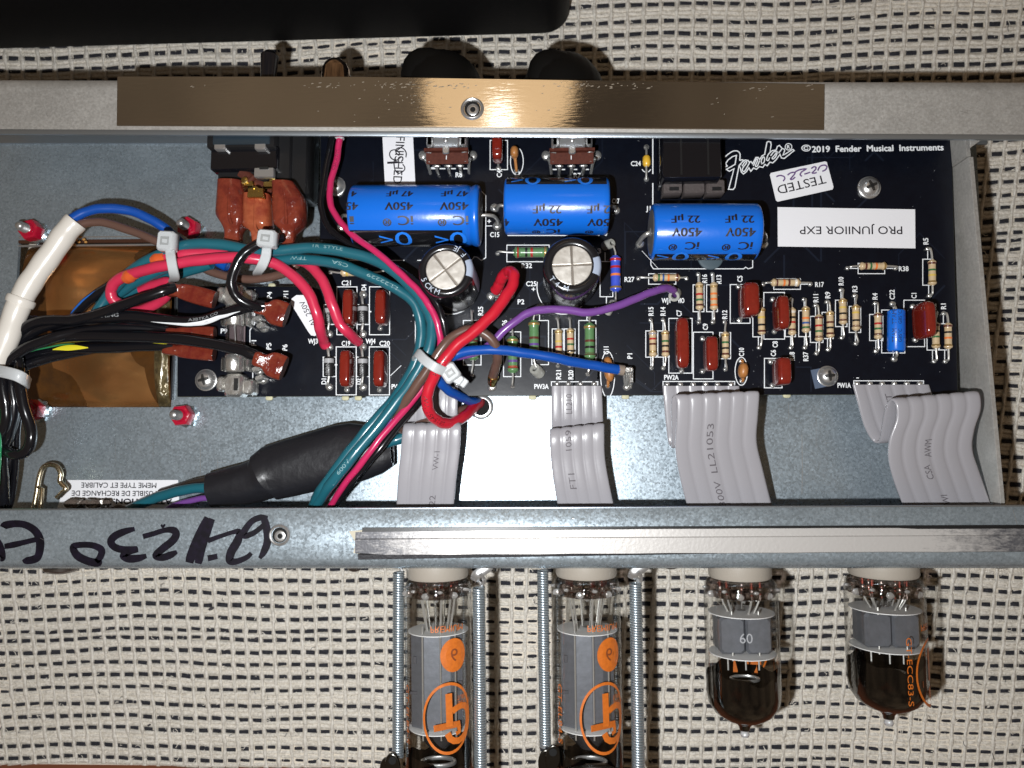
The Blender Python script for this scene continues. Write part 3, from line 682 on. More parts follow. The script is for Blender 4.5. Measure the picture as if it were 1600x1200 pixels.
# ================================================================== circuit board
bd = thing('circuit_board', 'black printed circuit board with white outlines, part marks and a script logo', 'circuit board', P(880, 420, -.16))
out = [(500.5, 170), (1486, 170), (1487, 212), (1497, 616), (277, 620), (277.5, 447), (484, 447.5), (499, 452)]
g = MB(); g.prism([P(x, y, 0).xy for x, y in out], -.16, 0, BLACKPCB, bev=.008, side=mat('board_edge', (.05, .055, .03), .6)); part(g, 'board', bd, smooth=False)
g = MB()
for x, y in ((425, 446.5), (421, 622), (540, 622), (560, 622), (832, 621), (977, 620), (1229, 618), (510, 340)):
    g.ell(P(x, y, -.07), .13, .085, .06, TABM, e=.7, nu=10, nv=6)
part(g, 'break_off_tab', bd, kind='stuff')
sk = MB(); _k = [0]
def ln(pts, w=1.35, closed=False, smooth=0):
    _k[0] += 1; stroke(sk, pts, w, SILK, z=.004+(_k[0] % 40)*.00006, closed=closed, smooth=smooth)
def rc(x0, y0, x1, y1): ln([(x0, y0), (x1, y0), (x1, y1), (x0, y1)], closed=True)
def ov(cx, cy, rx, ry, a0=0, a1=360, n=28):
    pts = [(cx+rx*math.cos(math.radians(a0+(a1-a0)*k/n)), cy+ry*math.sin(math.radians(a0+(a1-a0)*k/n))) for k in range(n if a1-a0 == 360 else n+1)]
    ln(pts, closed=(a1-a0 == 360))
def lab(s, x, y, h=7.6, w=None, rot=0): text(sk, s, (x, y), h, SILK, width=w, rot=rot, z=.0075, bold=.28)
# --- legends
for s, x, y, w_ in (('R27', 983.5, 436.5, 15), ('R17', 1280.5, 444.5, 13), ('R38', 1412, 419.8, 14.5), ('J1', 1013, 325.5, 7), ('C24', 993.5, 255.5, 15), ('R7', 902, 274, 11), ('R8', 717, 273, 10), ('C17', 962, 314, 11),
                  ('C15', 773, 366.5, 14), ('R32', 823, 415, 16), ('C25', 830, 443.3, 15.5), ('P2', 814, 471.5, 10), ('C21', 541, 442, 14), ('C19', 540.5, 536.5, 13), ('C20', 601, 536.5, 16), ('WJ4', 579, 533, 15), ('WJ3', 489, 533, 15),
                  ('PW3A', 846, 603.8, 22), ('PW2A', 1049, 589.5, 22), ('PW1A', 1319, 602, 20), ('PW4A', 623, 604, 22), ('WJ1', 1040.5, 469.5, 13), ('VIO', 1064, 469.5, 10), ('P9', 350, 517, 10), ('3', 936.5, 392, 5)):
    lab(s, x, y, w=w_)
for s, x, y, w_ in (('R16', 1100.8, 435.5, 13.5), ('R13', 1123.2, 436.5, 13.5), ('C5', 1156, 435.7, 9.5), ('R15', 1017, 486.5, 13.5), ('R14', 1035.8, 486.5, 13.5), ('C7', 1061, 489.3, 9.5), ('C9', 1102, 510.5, 9.5), ('R12', 1132.2, 491.5, 13.5), ('C10', 1158.5, 550, 13),
                  ('C6', 1208.2, 551.7, 9.5), ('C8', 1211, 538, 9.5), ('R18', 1237.6, 556.6, 13), ('R37', 1258.8, 557, 14), ('R11', 1274.6, 466, 12.5), ('R9', 1293.2, 461, 10), ('R10', 1314, 439.3, 13), ('R3', 1335.6, 451.5, 9.5), ('R4', 1367, 463, 10),
                  ('C22', 1393.8, 460.3, 15), ('C1', 1428, 462, 8), ('R2', 1459, 479, 9), ('R1', 1474, 478.7, 8.5), ('R5', 1446.5, 377, 10), ('C4', 780, 271.5, 11), ('C3', 808, 272, 9), ('P4', 421, 461, 10), ('P11', 446.5, 460.5, 11.5), ('F1', 396.5, 536, 8.5),
                  ('P5', 420, 541, 10), ('P6', 445, 543, 9.5), ('D1', 506, 596, 8.5), ('D2', 560.3, 596, 9), ('D4', 568.5, 449, 9), ('R40', 649, 487, 13.5), ('R25', 750.8, 486, 13.5), ('R26', 788.3, 507, 13.5), ('R22', 932, 486, 13.5), ('R21', 872.7, 585.6, 14), ('R20', 891.8, 585.6, 14),
                  ('C11', 947, 547.5, 11.8), ('P1', 984, 556.3, 8)):
    lab(s, x, y, w=w_, rot=90)
lab('+', 764.3, 345.7, 8); lab('+', 833.5, 451.8, 8); ln([(759.5, 353), (769, 353)])
text(sk, '©', (1259.5, 231.5), 10, SILK, width=14.5, z=.0075, bold=.3)
text(sk, '2019  Fender  Musical  Instruments', (1371, 231.5), 9.6, SILK, width=201, z=.0075, bold=.5)
# --- outlines
for r in ((1013.5, 427.7, 1056, 444), (1083, 445, 1100, 487), (1104, 445, 1121, 487), (1141, 444.6, 1172, 505), (1209, 435.6, 1250.6, 452), (1009, 517, 1026, 558), (1027.8, 517, 1045.5, 558), (1045, 497.5, 1081.5, 583), (1083.4, 519, 1114, 592), (1124.5, 519.6, 1141.5, 560.5),
          (1194.4, 560, 1222, 606), (1193.5, 457, 1225.8, 529.8), (1176.3, 486, 1193, 526.3), (1227, 486, 1243, 526), (1248, 485.5, 1265, 526), (1266.2, 494.3, 1286, 535), (1284.5, 488, 1302, 529), (1305.4, 469, 1323.4, 510.3), (1327, 478.8, 1344.8, 519.4), (1358.8, 491.3, 1379.4, 532.2),
          (1377.6, 484.4, 1413.8, 551.5), (1412.3, 469, 1444.7, 541.6), (1448.5, 505.5, 1466, 547), (1467.5, 505.8, 1483, 546.8), (1340.8, 411.4, 1382.3, 427.6), (1441.8, 405, 1458, 445.6), (765.8, 219.3, 793, 265), (526.3, 448.2, 557.8, 523), (577.3, 448.2, 608.7, 523),
          (525.3, 542, 556.6, 617), (577, 542, 608.6, 617), (506, 476, 526, 507), (557, 476, 576.8, 507), (505, 558, 525, 588.3), (557, 558, 576.8, 588.3), (792, 383, 858, 409), (937.6, 408.7, 957.5, 463.6), (724, 500.8, 751.6, 570.3), (786.8, 518.5, 813.6, 588.5), (831, 500.8, 857, 569.8),
          (862.8, 514, 880, 560), (881.8, 514, 898.5, 560), (904.4, 500.8, 931, 566)):
    rc(*r)
# lead lines
for a in ((996, 434.5, 1013, 434.5), (1056, 434.5, 1072, 434.5), (1091, 429, 1091, 445), (1091, 487, 1091, 503), (1112.6, 429, 1112.6, 445), (1113, 487, 1113, 503), (1017, 500, 1017, 517), (1017, 558, 1017, 575), (1036, 500, 1036, 517), (1036.5, 558, 1036.5, 575), (1133, 503, 1133, 519),
          (1133, 560, 1133, 577), (1250, 444, 1266, 444), (1185, 526, 1185, 543), (1235.5, 526, 1235.5, 543), (1256.5, 470, 1256.5, 485), (1257, 526, 1257, 543), (1274.3, 478, 1274.3, 494), (1275.5, 535, 1275.5, 552), (1293, 473, 1293, 488), (1293, 529, 1293, 546), (1314, 454, 1314, 469),
          (1315, 510, 1315, 527), (1335.5, 463, 1335.5, 479), (1336.5, 519, 1336.5, 536), (1367, 475, 1367, 491), (1368.5, 532, 1368.5, 548), (1474, 491, 1474, 506), (1476, 547, 1476, 564), (1457, 547, 1457, 564), (1325, 419.4, 1341, 419.4), (1382, 419.4, 1398, 419.4), (1449.5, 390, 1449.5, 405),
          (1451, 445.6, 1451, 462), (945.5, 394, 945.5, 408.7), (947.5, 463.6, 947.5, 476), (843, 492, 843, 501), (917, 492, 917, 501), (649, 501, 665, 501), (649, 501, 649, 552), (566.5, 460, 566.5, 476), (514, 507, 514, 523), (1396, 475, 1396, 484.4), (1396, 551.5, 1396, 560)):
    ln([a[:2], a[2:]])
ln([(751, 297.5), (759, 305.5), (759, 402.5), (752, 407), (746, 402), (741, 401), (737, 406.8), (652, 406.8)]); ln([(632, 406.8), (545, 406.8)])
ln([(791, 363), (794, 368), (935, 368), (940, 365), (947, 368), (950, 361)]); ln([(1017, 403), (1017, 414), (1021, 420), (1162, 420), (1165, 417.5), (1169, 420), (1176, 418), (1176, 403)]); ln([(1003, 392), (1028, 419)], .6)
ln([(1020, 205), (1020, 272)], 1.8); ln([(1020, 286), (1020, 323)], 1.8)
ln([(398, 452), (398, 506), (390.5, 516), (390.5, 539)]); ln([(395, 560), (395, 619)]); ln([(393.5, 575), (399, 575)])
ov(704, 451, 40, 40, -10, 200); ov(880, 448, 41, 43, 25, 190); ov(1158.3, 580, 9.8, 22); ov(949.4, 585, 11, 36, -250, 68); ov(807.6, 252, 10, 21.5); ov(1010, 262, 7, 7, 20, 160)
for x in (573, 521.5): pass
for (x0, x1, y) in ((861.5, 934, 596.5), (1036, 1148, 596), (1334, 1443, 595), (655, 718, 596.5)): ln([(x0, y+7), (x0, y), (x1, y), (x1, y+6)])
ln([(1338, 590.5), (1342, 590.5)], 1.5)
ln([(672, 262), (680, 262)], 1.6)
for x0 in (672, 687, 703, 724): ln([(x0, 263.5), (x0+9, 263.5)], 1.8)
for x0 in (860, 873, 892, 910): ln([(x0, 264.8), (x0+10, 264.8)], 1.8)
ln([(610, 587), (627, 571)], 1.0); ln([(576, 487), (580, 487)], 2.2); ln([(523, 570), (527, 570)], 2.2)
part(sk, 'silkscreen_print', bd, smooth=False, kind='stuff')
# --- script logo, outlined
g = MB(); f_ = lambda pts: [(1120+x/12.246, 210+y/12.246) for x, y in pts]
def lg(pts, closed=True, sm=0, w=1.75, q=[0]):
    q[0] += 1; stroke(g, f_(pts), w, SILK, z=.0045+q[0]*.0002, closed=closed, smooth=sm)
lg([(150, 440), (215, 380), (300, 325), (380, 315), (430, 345), (447, 400), (440, 495), (475, 485), (505, 495), (490, 520)], closed=False, sm=3)
lg([(155, 625), (200, 605), (168, 560), (215, 490), (300, 425), (375, 402), (352, 570), (280, 615), (180, 668), (240, 705), (330, 658), (225, 1050), (310, 1055), (345, 1015), (425, 600), (470, 560)], closed=False)
lg([(425, 600), (450, 640), (470, 720), (510, 757), (560, 720), (615, 640), (650, 705), (705, 640), (755, 670), (815, 615), (880, 632), (920, 575), (965, 600), (1015, 530), (1070, 545), (1130, 490), (1210, 380), (1235, 450), (1290, 460), (1480, 310), (1455, 285), (1310, 375), (1265, 395), (1300, 310), (1290, 280), (1250, 270), (1200, 210), (1160, 230), (1135, 300), (1060, 310), (1015, 350), (1040, 200), (1030, 145), (985, 135), (960, 150), (915, 385), (870, 405), (820, 480), (790, 440), (750, 440), (685, 560), (655, 520), (620, 530), (600, 500), (540, 490), (490, 525), (430, 590)], closed=False)
lg([(485, 610), (530, 535), (570, 520), (560, 560), (500, 640), (490, 690), (530, 705), (600, 590), (640, 520)], closed=False, sm=4)
lg([(700, 600), (760, 470), (780, 500), (740, 600), (775, 605), (820, 500)], closed=False, sm=4)
lg([(860, 560), (850, 500), (890, 430), (915, 470), (900, 540), (860, 560)], sm=4); lg([(950, 490), (975, 400), (1015, 350)], closed=False, sm=3); lg([(950, 490), (985, 500), (1010, 440)], closed=False, sm=3)
lg([(1030, 410), (1090, 335), (1150, 330), (1110, 390), (1060, 450), (1080, 470), (1130, 420), (1165, 320)], closed=False, sm=4)
lg([(1180, 360), (1230, 300), (1250, 270)], closed=False, sm=3); lg([(1372+64*math.cos(a*.3927), 237+62*math.sin(a*.3927)) for a in range(16)], w=1.3)
text(g, 'R', (1120+1372/12.246, 210+237/12.246), 5.6, SILK, z=.008, bold=.3)
part(g, 'script_logo', bd, smooth=False, kind='stuff')
# --- faint solder pads / vias not used by parts
TRACE = mat('trace_under_mask', (.0085, .012, .022), .3, spec=.35); DUST = mat('pale_dust', (.35, .36, .38), .8); g = MB(); Rt = random.Random(21)
for k in range(46):
    x, y = Rt.uniform(520, 1470), Rt.uniform(225, 600); pts = [(x, y)]
    for j in range(Rt.choice((2, 3, 4))):
        L_ = Rt.uniform(18, 70); d = Rt.choice(((1, 0), (0, 1), (.7, .7), (.7, -.7), (0, -1))); x = min(1478, max(508, x+d[0]*L_)); y = min(612, max(212, y+d[1]*L_)); pts.append((x, y))
    if len(set(pts)) == len(pts): stroke(g, pts, Rt.choice((1.2, 1.8, 3.0)), TRACE, z=.0012+k*.00004)
part(g, 'copper_traces', bd, smooth=False, kind='stuff')
g = MB()
for k in range(230):
    x, y = (Rt.uniform(300, 1480), Rt.uniform(460, 612)) if k % 3 == 0 else (Rt.uniform(510, 1480), Rt.uniform(215, 612)); s = Rt.uniform(.18, .5); o = P(x, y, .0095); u = S(x, y)*s; a = Rt.random()*6
    g.add([(o.x+u*math.cos(a+q_)*(1+Rt.random()), o.y+u*math.sin(a+q_), o.z) for q_ in (0, 1.4, 3.1, 4.6)], [(0, 1, 2, 3)], DUST)
part(g, 'dust_specks', bd, smooth=False, kind='stuff')
def blob(mb, x, y, r=3.7, m_=None, h=.75, z=0):
    u = S(x, y, z)*r; Rr = random.Random(int(x*7+y)); mb.ell(P(x, y, z), u*(.95+.15*Rr.random()), u*(.95+.15*Rr.random()), u*h, m_ or SOLDER, nu=12, nv=6, half=True, rot=Rr.random()*3)

# ================================================================== stickers
def sticker(px, z, th, label, cat='paper label', r=0):
    r_ = thing('paper_label', label, cat, P(sum(p[0] for p in px)/len(px), sum(p[1] for p in px)/len(px), z)); g = MB()
    g.prism([P(x, y, z+th).xy for x, y in px], z+.001, z+th, WHITE, bev=.004); part(g, 'paper', r_, smooth=False); return r_
r_ = sticker([(1215, 323.5), (1430, 327), (1430.5, 388), (1215.5, 385)], .0, .018, 'long white label reading PRO JUNIIOR EXP upside down')
g = MB(); text(g, 'PRO JUNIIOR EXP', (1329.5, 360), 12.5, INK, width=157, rot=179.4, z=.02, bold=.1); part(g, 'printed_text', r_, smooth=False, kind='stuff')
r_ = sticker([(1204.5, 270), (1289, 252), (1292, 253), (1302.5, 292), (1301, 296), (1215.5, 315), (1212.5, 313), (1203, 273)], .0, .018, 'small tilted white label reading TESTED upside down with a purple pen date')
g = MB(); text(g, 'TESTED', (1252.5, 288.5), 14, INK, width=76, rot=180+13, z=.02, bold=.05)
f2 = lambda pts: [(1195+x/13.91, 245+y/13.91) for x, y in pts]
for i, p_ in enumerate(([(250, 432), (330, 405), (410, 425), (435, 470), (400, 530)], [(495, 400), (560, 350), (650, 340), (640, 385), (560, 480), (600, 490), (660, 440)], [(660, 330), (760, 280), (895, 265), (800, 330), (770, 390), (810, 425)], [(860, 378), (990, 335)],
                        [(1010, 255), (1070, 215), (1115, 235), (1090, 290), (1030, 350), (1080, 355), (1130, 340)], [(1150, 300), (1200, 210), (1290, 180), (1350, 210), (1320, 280), (1250, 315)])):
    stroke(g, f2(p_), 2.3, PURPLEINK, z=.0205+i*.0003, smooth=4)
part(g, 'printed_text', r_, smooth=False, kind='stuff')
r_ = sticker([(596.2, 190), (644.2, 190), (649, 287.5), (601.3, 288)], .0, .018, 'white label reading FINISHED sideways with initials scribbled over it')
g = MB(); text(g, 'FINISHED', (623.5, 250), 14, INK, width=76, rot=-93, z=.02, bold=.05)
f3 = lambda pts: [(590+x/12, 200+y/12) for x, y in pts]
for i, p_ in enumerate(([(530, 550), (535, 460), (480, 385), (400, 370), (340, 410), (350, 470), (400, 510), (410, 470), (330, 410), (250, 430), (225, 500), (260, 570), (330, 610), (350, 640)], [(330, 560), (310, 620), (310, 700), (330, 790), (370, 840)], [(470, 680), (510, 740), (490, 800), (400, 850), (340, 800)], [(380, 640), (300, 648), (180, 652)], [(400, 640), (385, 580), (420, 540), (470, 550), (470, 600), (440, 630)])):
    stroke(g, f3(p_), 1.8 if i != 3 else 3.4, INK, z=.021+i*.0004, smooth=4)
part(g, 'printed_text', r_, smooth=False, kind='stuff')
r_ = sticker([(453.5, 473), (456, 466), (463, 461), (474, 461), (482, 465), (499, 515), (497, 521), (492, 525), (486, 524), (482, 519)], .0, .018, 'white rounded label with a 250V rating partly under the pink wire')
g = MB(); text(g, 'AL 250V', (481, 490), 8.5, INK, width=44, rot=118, z=.02, bold=.05); part(g, 'printed_text', r_, smooth=False, kind='stuff')
r_ = sticker([(104, 750), (278, 750), (280, 797), (88, 797)], ZF, .018, 'white French fuse warning label on the chassis floor at lower left')
g = MB()
for i, (s, y, x, w_, b) in enumerate((('MEME TYPE ET CALIBRE', 758.3, 185.5, 120, .15), ('UN FUSIBLE DE RECHANGE DE', 771, 188, 156, .15), ('ATTENTION: UTILISER', 783.5, 190, 160, .5))): text(g, s, (x, y), 8, INK, width=w_, rot=180, z=ZF+.022, bold=b)
part(g, 'printed_text', r_, smooth=False, kind='stuff')

# ================================================================== resistors
def dumb(t, L_, r):                                   # lacquered body profile
    e = .17
    q = min(t, 1-t)
    if q < .03: return r*.55
    if q < e: return r*(.80+.22*math.sin(math.pi*min(1, (q-.02)/(e-.02))))
    return r*.86
def resistor(label, pads, ends, rp, m_, bands, group, hz=None, nosolder=False):
    (a, b), (e1, e2) = pads, ends; rr = rp*S(*e1, .3); hz = hz or rr*1.15+.05
    A = P(*a); B = P(*b); E1 = P(*e1, hz); E2 = P(*e2, hz); L_ = (E2-E1).length; ax = (E2-E1).normalized()
    r_ = thing('resistor', label, 'resistor', (E1+E2)/2-Vector((0, 0, hz)), group)
    g = MB(); g.lathe(E1, ax, [(L_*t, dumb(t, L_, rr)) for t in [0, .015, .05, .09, .13, .17, .22, .5, .78, .83, .87, .91, .95, .985, 1.0]], m_, 14)
    g.lathe(E1, ax, [(0, 0.001), (0, rr*.5)], m_, 14); g.lathe(E1, ax, [(L_, rr*.5), (L_, .001)], m_, 14); part(g, 'body', r_)
    for c, t in bands:
        w_ = .036 if m_ is TAN else .032; g = MB()
        g.lathe(E1, ax, [(L_*(t-w_), dumb(t-w_, L_, rr)*.98)]+[(L_*(t+w_*k/2), dumb(t+w_*k/2, L_, rr)+.0045) for k in (-2, -1, 0, 1, 2)]+[(L_*(t+w_), dumb(t+w_, L_, rr)*.98)], band_mat(c), 14); part(g, 'colour_band', r_, label='%s band' % c)
    for Q, E, s in ((A, E1, 1), (B, E2, -1)):
        g = MB(); k = Q+Vector((0, 0, hz*.75)); d = (E-Q); d.z = 0; q = E-ax*s*min(.12, d.length*.4)
        g.tube(spline([Q-Vector((0, 0, .05)), Q+Vector((0, 0, hz*.45)), Q+d*.12+Vector((0, 0, hz*.95)), q, E+ax*s*.05], 4), .033, LEADM, 8); part(g, 'lead', r_)
    if not nosolder:
        for q in (a, b): g = MB(); blob(g, *q); part(g, 'solder_joint', r_)
    return r_
GT = 'tan banded resistors on the circuit board'
def vres(mark, desc, xt, yt, xb, yb, xc, y0, y1, bands, rp=6.2, m_=None, group=GT):
    m_ = m_ or TAN; bb = [(c, (y-y0)/(y1-y0)) for c, y in bands]
    return resistor(desc, ((xt, yt), (xb, yb)), ((xc-.4, y0), (xc+.2, y1)), rp, m_, bb, group)
def hres(desc, x0, y0, x1, y1, e0, e1, ey, bands, rp=6.2, m_=None, group=GT, ey2=None):
    bb = [(c, (x-e0)/(e1-e0)) for c, x in bands]
    return resistor(desc, ((x0, y0), (x1, y1)), ((e0, ey), (e1, ey2 or ey)), rp, m_ or TAN, bb, group)
hres('tan horizontal resistor beside the mark R27 under the middle blue capacitor', 997.5, 435, 1072.5, 435, 1020, 1062, 433.7, [('green', 1029), ('blue', 1036), ('orange', 1044), ('brown', 1057.5)])
vres('', 'tan resistor with red and green bands beside the mark R16', 1091, 428.5, 1092, 503, 1093, 441.6, 484.4, [('gold', 448.5), ('red', 460.4), ('green', 469), ('brown', 477)])
vres('', 'tan resistor with three orange bands beside the mark R13', 1113, 428.5, 1114, 503, 1115.5, 441.6, 484.4, [('gold', 448.5), ('orange', 459.6), ('orange', 468), ('orange', 477)])
hres('tan horizontal resistor beside the mark R17, right of the first leaning red capacitor', 1192.5, 444, 1266, 444, 1204.7, 1249.7, 441.6, [('brown', 1213), ('orange', 1224.4), ('brown', 1232), ('white', 1242.5)])
vres('', 'tan resistor under the mark R15, leftmost beside the purple wire', 1016.6, 500, 1018, 575, 1020, 516.6, 557.5, [('grey', 522), ('red', 529.8), ('brown', 538), ('gold', 550)])
vres('', 'tan resistor under the mark R14, touching the tall narrow red capacitor', 1036, 500, 1036.5, 575, 1039.7, 516.6, 557.5, [('gold', 522), ('green', 533.5), ('black', 541), ('brown', 549.6)])
vres('', 'tan resistor under the mark R12, right of the narrow red capacitors', 1132, 503, 1133.5, 577, 1133.6, 519, 560.5, [('gold', 524.7), ('green', 535.4), ('black', 544.4), ('brown', 553.4)])
vres('', 'tan resistor with yellow and black bands between the first and second leaning red capacitors', 1188, 469, 1186, 543, 1190, 480.6, 523, [('gold', 485.5), ('yellow', 496.5), ('black', 508), ('brown', 517.8)])
vres('', 'tan resistor above the mark R18 with a white top band', 1235.6, 468, 1235.6, 543, 1237.6, 481, 524, [('white', 488), ('black', 496.5), ('red', 504), ('brown', 515.5)])
vres('', 'tan resistor above the mark R37 with orange, blue and green bands', 1256, 468, 1257.5, 543, 1259.2, 479, 520, [('gold', 484), ('orange', 497.6), ('blue', 505), ('green', 512)])
vres('', 'tan resistor under the mark R11, lowest in its row', 1274, 477, 1275.6, 552, 1279.6, 492, 533.5, [('brown', 497), ('red', 509.3), ('green', 518), ('brown', 526.7)])
vres('', 'tan resistor under the mark R9 with brown and black bands', 1292, 471.6, 1294, 546, 1297.2, 486, 528, [('gold', 491.5), ('brown', 504), ('black', 512.5), ('brown', 521.5)])
vres('', 'pale tan resistor under the mark R10, highest of the right group', 1314, 453, 1315.3, 527.5, 1317.1, 466.6, 507, [('gold', 471), ('yellow', 481), ('black', 490.4), ('brown', 500.5)])
vres('', 'pale tan resistor under the mark R3 with yellow and black bands', 1335.4, 462, 1337.4, 536.5, 1337.5, 476.5, 516.6, [('gold', 480.5), ('yellow', 489), ('black', 501), ('brown', 509.8)])
vres('', 'tan resistor under the mark R4 left of the small blue capacitor', 1367.4, 474, 1368.8, 548.5, 1372.1, 489, 530.3, [('brown', 492.5), ('red', 506), ('green', 514), ('brown', 522.8)])
vres('', 'tan resistor half behind the rightmost red capacitor', 1460, 488, 1459, 564.6, 1462.4, 504, 544.5, [('brown', 508.8), ('black', 517.8), ('green', 526.6), ('gold', 539.7)])
vres('', 'tan resistor under the mark R1, rightmost on the board', 1474, 489.6, 1477, 564.6, 1481.6, 505, 545.3, [('brown', 509.8), ('black', 519.6), ('orange', 528.4), ('gold', 539.7)])
hres('tan horizontal resistor beside the mark R38 under the long white label', 1324, 419, 1399, 419, 1342.5, 1384.7, 415.8, [('brown', 1352), ('green', 1359.5), ('orange', 1368), ('gold', 1381)])
vres('', 'tan resistor under the mark R5 near the right edge of the board', 1449, 389, 1452, 462, 1456.6, 406.5, 446, [('brown', 412), ('green', 422.3), ('yellow', 430.5), ('gold', 440.5)])
vres('', 'tan resistor above the mark R21 behind the blue wire', 871, 497.5, 871.6, 571.6, 873, 514.5, 556, [('gold', 520), ('yellow', 534), ('red', 542.5), ('brown', 550)])
vres('', 'tan resistor above the mark R20 with red and green bands', 890, 497.5, 890, 571.6, 891.3, 513.5, 553, [('gold', 519), ('red', 530), ('green', 538.5), ('black', 549)])
GG = 'larger green resistors on the circuit board'
hres('green horizontal resistor above the mark R32 beside a round can capacitor', 777.5, 396, 868, 396, 802.5, 857.5, 394.3, [('red', 810), ('black', 822.5), ('red', 831), ('gold', 852)], rp=8.9, m_=GREEN, group=GG)
vres('', 'green resistor right of the mark R26, lowest of the green ones', 800, 500, 801, 604, 801.3, 526, 583, [('gold', 532.3), ('violet', 564.5), ('red', 574), ('brown', 548)], rp=8.9, m_=GREEN, group=GG)
vres('', 'green resistor with a white bead on its lower lead, beside the purple wire', 841, 480, 839, 578, 834.6, 501, 559, [('gold', 506.6), ('brown', 528.6), ('violet', 538.7)], rp=9, m_=GREEN, group=GG)
vres('', 'green resistor with brown, black and brown bands left of the small orange disc', 921, 494.7, 918.4, 584.7, 921.5, 505, 562, [('gold', 512), ('brown', 533.2), ('black', 543), ('brown', 553.4)], rp=9, m_=GREEN, group=GG)
vres('', 'green resistor mostly hidden under the brown and blue wires', 737.5, 486, 738, 585.6, 739, 517, 563, [('brown', 533.5), ('gold', 523), ('black', 545)], rp=9, m_=GREEN, group=GG)
vres('', 'bright blue banded resistor standing right of the second round can capacitor', 956, 383, 961, 471, 961.9, 400, 456, [('red', 406.5), ('red', 418), ('orange', 430), ('gold', 449.5)], rp=9, m_=BLUERES, group=None)
r_ = hres('tan resistor just below the teal wires above the mark C21', 516.5, 426, 612, 424, 533, 577, 426, [('yellow', 543), ('orange', 556), ('brown', 568)], rp=6.5)
# white ceramic beads / glue rings round some leads
def bead(x, y, x2, y2, rp, label, m_=GLUE):
    a, b = P(x, y, .02), P(x2, y2, .32); g = MB(); u = rp*S(x, y); L_ = (b-a).length
    g.lathe(a, b-a, [(0, u*.98), (L_*.85, u), (L_, u*.93), (L_, u*.5), (L_*.8, u*.42)], m_, 18); solo(g, 'lead_sleeve', label, 'sleeve', a, 'cloudy sleeves on resistor leads')
bead(843.5, 583.5, 835, 576, 9, 'cloudy sleeve on the lead below a green resistor'); bead(944.5, 384.5, 956, 380, 7.5, 'cloudy sleeve ring above the bright blue resistor'); bead(949, 489, 959, 472, 6.5, 'cloudy sleeve under the purple wire below the bright blue resistor')
bead(836, 487, 845, 481, 7.5, 'cloudy sleeve under the purple wire above a green resistor')
bead(1056, 458, 1053, 463, 9, 'cloudy sleeve disc where the purple wire meets the board', GLUE)

# ================================================================== diodes
def diode(label, x, ya, yb, b0, b1):
    r_ = thing('diode', label, 'diode', P(x, (b0+b1)/2), 'black diodes between the red capacitors'); hz = .2; u = 7.8*S(x, ya, .2); A = P(x, b0, hz); B = P(x, b1, hz); L_ = (B-A).length
    g = MB(); g.lathe(A, B-A, [(0, 0.001), (0, u*.9), (.02, u), (L_-.02, u), (L_, u*.9), (L_, .001)], mat('diode_epoxy', (.016, .016, .017), .4, coat=.2), 16); part(g, 'body', r_)
    g = MB(); g.lathe(A, B-A, [(.06, u*.99), (.06, u+.006), (.2, u+.006), (.2, u*.99)], mat('diode_band', (.35, .35, .36), .4), 16); part(g, 'cathode_band', r_)
    for ye, yq in ((b0, ya), (b1, yb)):
        g = MB(); e = P(x, ye, hz); q = P(x, yq, 0); g.tube(spline([e, e.lerp(q, .7)+Vector((0, 0, .12)), q], 4), .045, LEADM, 8); part(g, 'lead', r_)
        g = MB(); blob(g, x+.6, yq, 6.2); part(g, 'solder_joint', r_)
    g = MB(); path_text(g, '1N4007', [A, B], L_*.6, .12, mat('diode_print', (.3, .3, .3), .5), u, width=.5); part(g, 'printed_text', r_, smooth=False, kind='stuff')
diode('black diode above the mark WJ3, crossed by the pink wire', 514, 462, 522, 480, 505); diode('black diode under the mark D4 between two red capacitors', 567, 460, 522, 477, 505)
diode('black diode above the mark D1, lower left of the four', 514, 542, 604.5, 558, 588); diode('black diode above the mark D2 between the lower red capacitors', 566.8, 542, 605, 558.5, 588.5)

# ================================================================== red film capacitors
def film(label, x0, y0, x1, y1, h, pads, tx=None, e=.42):
    """x0..x1, y0..y1 silhouette in photo pixels; h height in cm"""
    zl, zh = .12+h*.15, .12+h*.72
    xa = P(x0, (y0+y1)/2, zh if x0 < 850 else zl).x; xb = P(x1, (y0+y1)/2, zh if x1 > 850 else zl).x
    ya = P((x0+x1)/2, y0, zh).y; yb = P((x0+x1)/2, y1, zl).y
    if x0 < 850 < x1: pass
    cx, cy = (xa+xb)/2, (ya+yb)/2; r_ = thing('film_capacitor', label, 'capacitor', (cx, cy, 0), 'red brown film capacitors on the circuit board')
    g = MB(); g.ell((cx, cy, .12+h/2), (xb-xa)/2, (ya-yb)/2, h/2, FILM, e=e, nu=28, nv=18); part(g, 'body', r_, angle=180)
    for q in pads:
        g = MB(); A = P(*q); g.tube(spline([A, A+Vector((0, 0, .12)), Vector((cx+(A.x-cx)*.5, cy+(A.y-cy)*.85, .26))], 4), .035, LEADM, 8); part(g, 'lead', r_)
        g = MB(); blob(g, *q, 4.6); part(g, 'solder_joint', r_)
    return r_
film('leaning wide red capacitor under the mark C5', 1152.5, 441, 1185.5, 499, .95, ((1154, 448), (1155.5, 500)))
film('leaning red capacitor second from the left in the right half, above the mark C8', 1206.5, 462, 1231.8, 518.5, .85, ((1207.5, 468), (1210, 518)))
film('tall narrow red capacitor under the mark C7', 1053.5, 496, 1076.5, 577, .62, ((1062, 503), (1065, 580)))
film('narrow red capacitor under the mark C9', 1098, 525, 1121.6, 581.5, .7, ((1098, 529), (1098, 580)))
film('short fat red capacitor below the mark C6', 1206, 558, 1235, 603.8, .85, ((1204.5, 565), (1207, 602)))
c1 = film('orange tinged red capacitor under the mark C1, rightmost', 1426, 471, 1458, 532, 1.0, ((1426, 479), (1430, 531)))
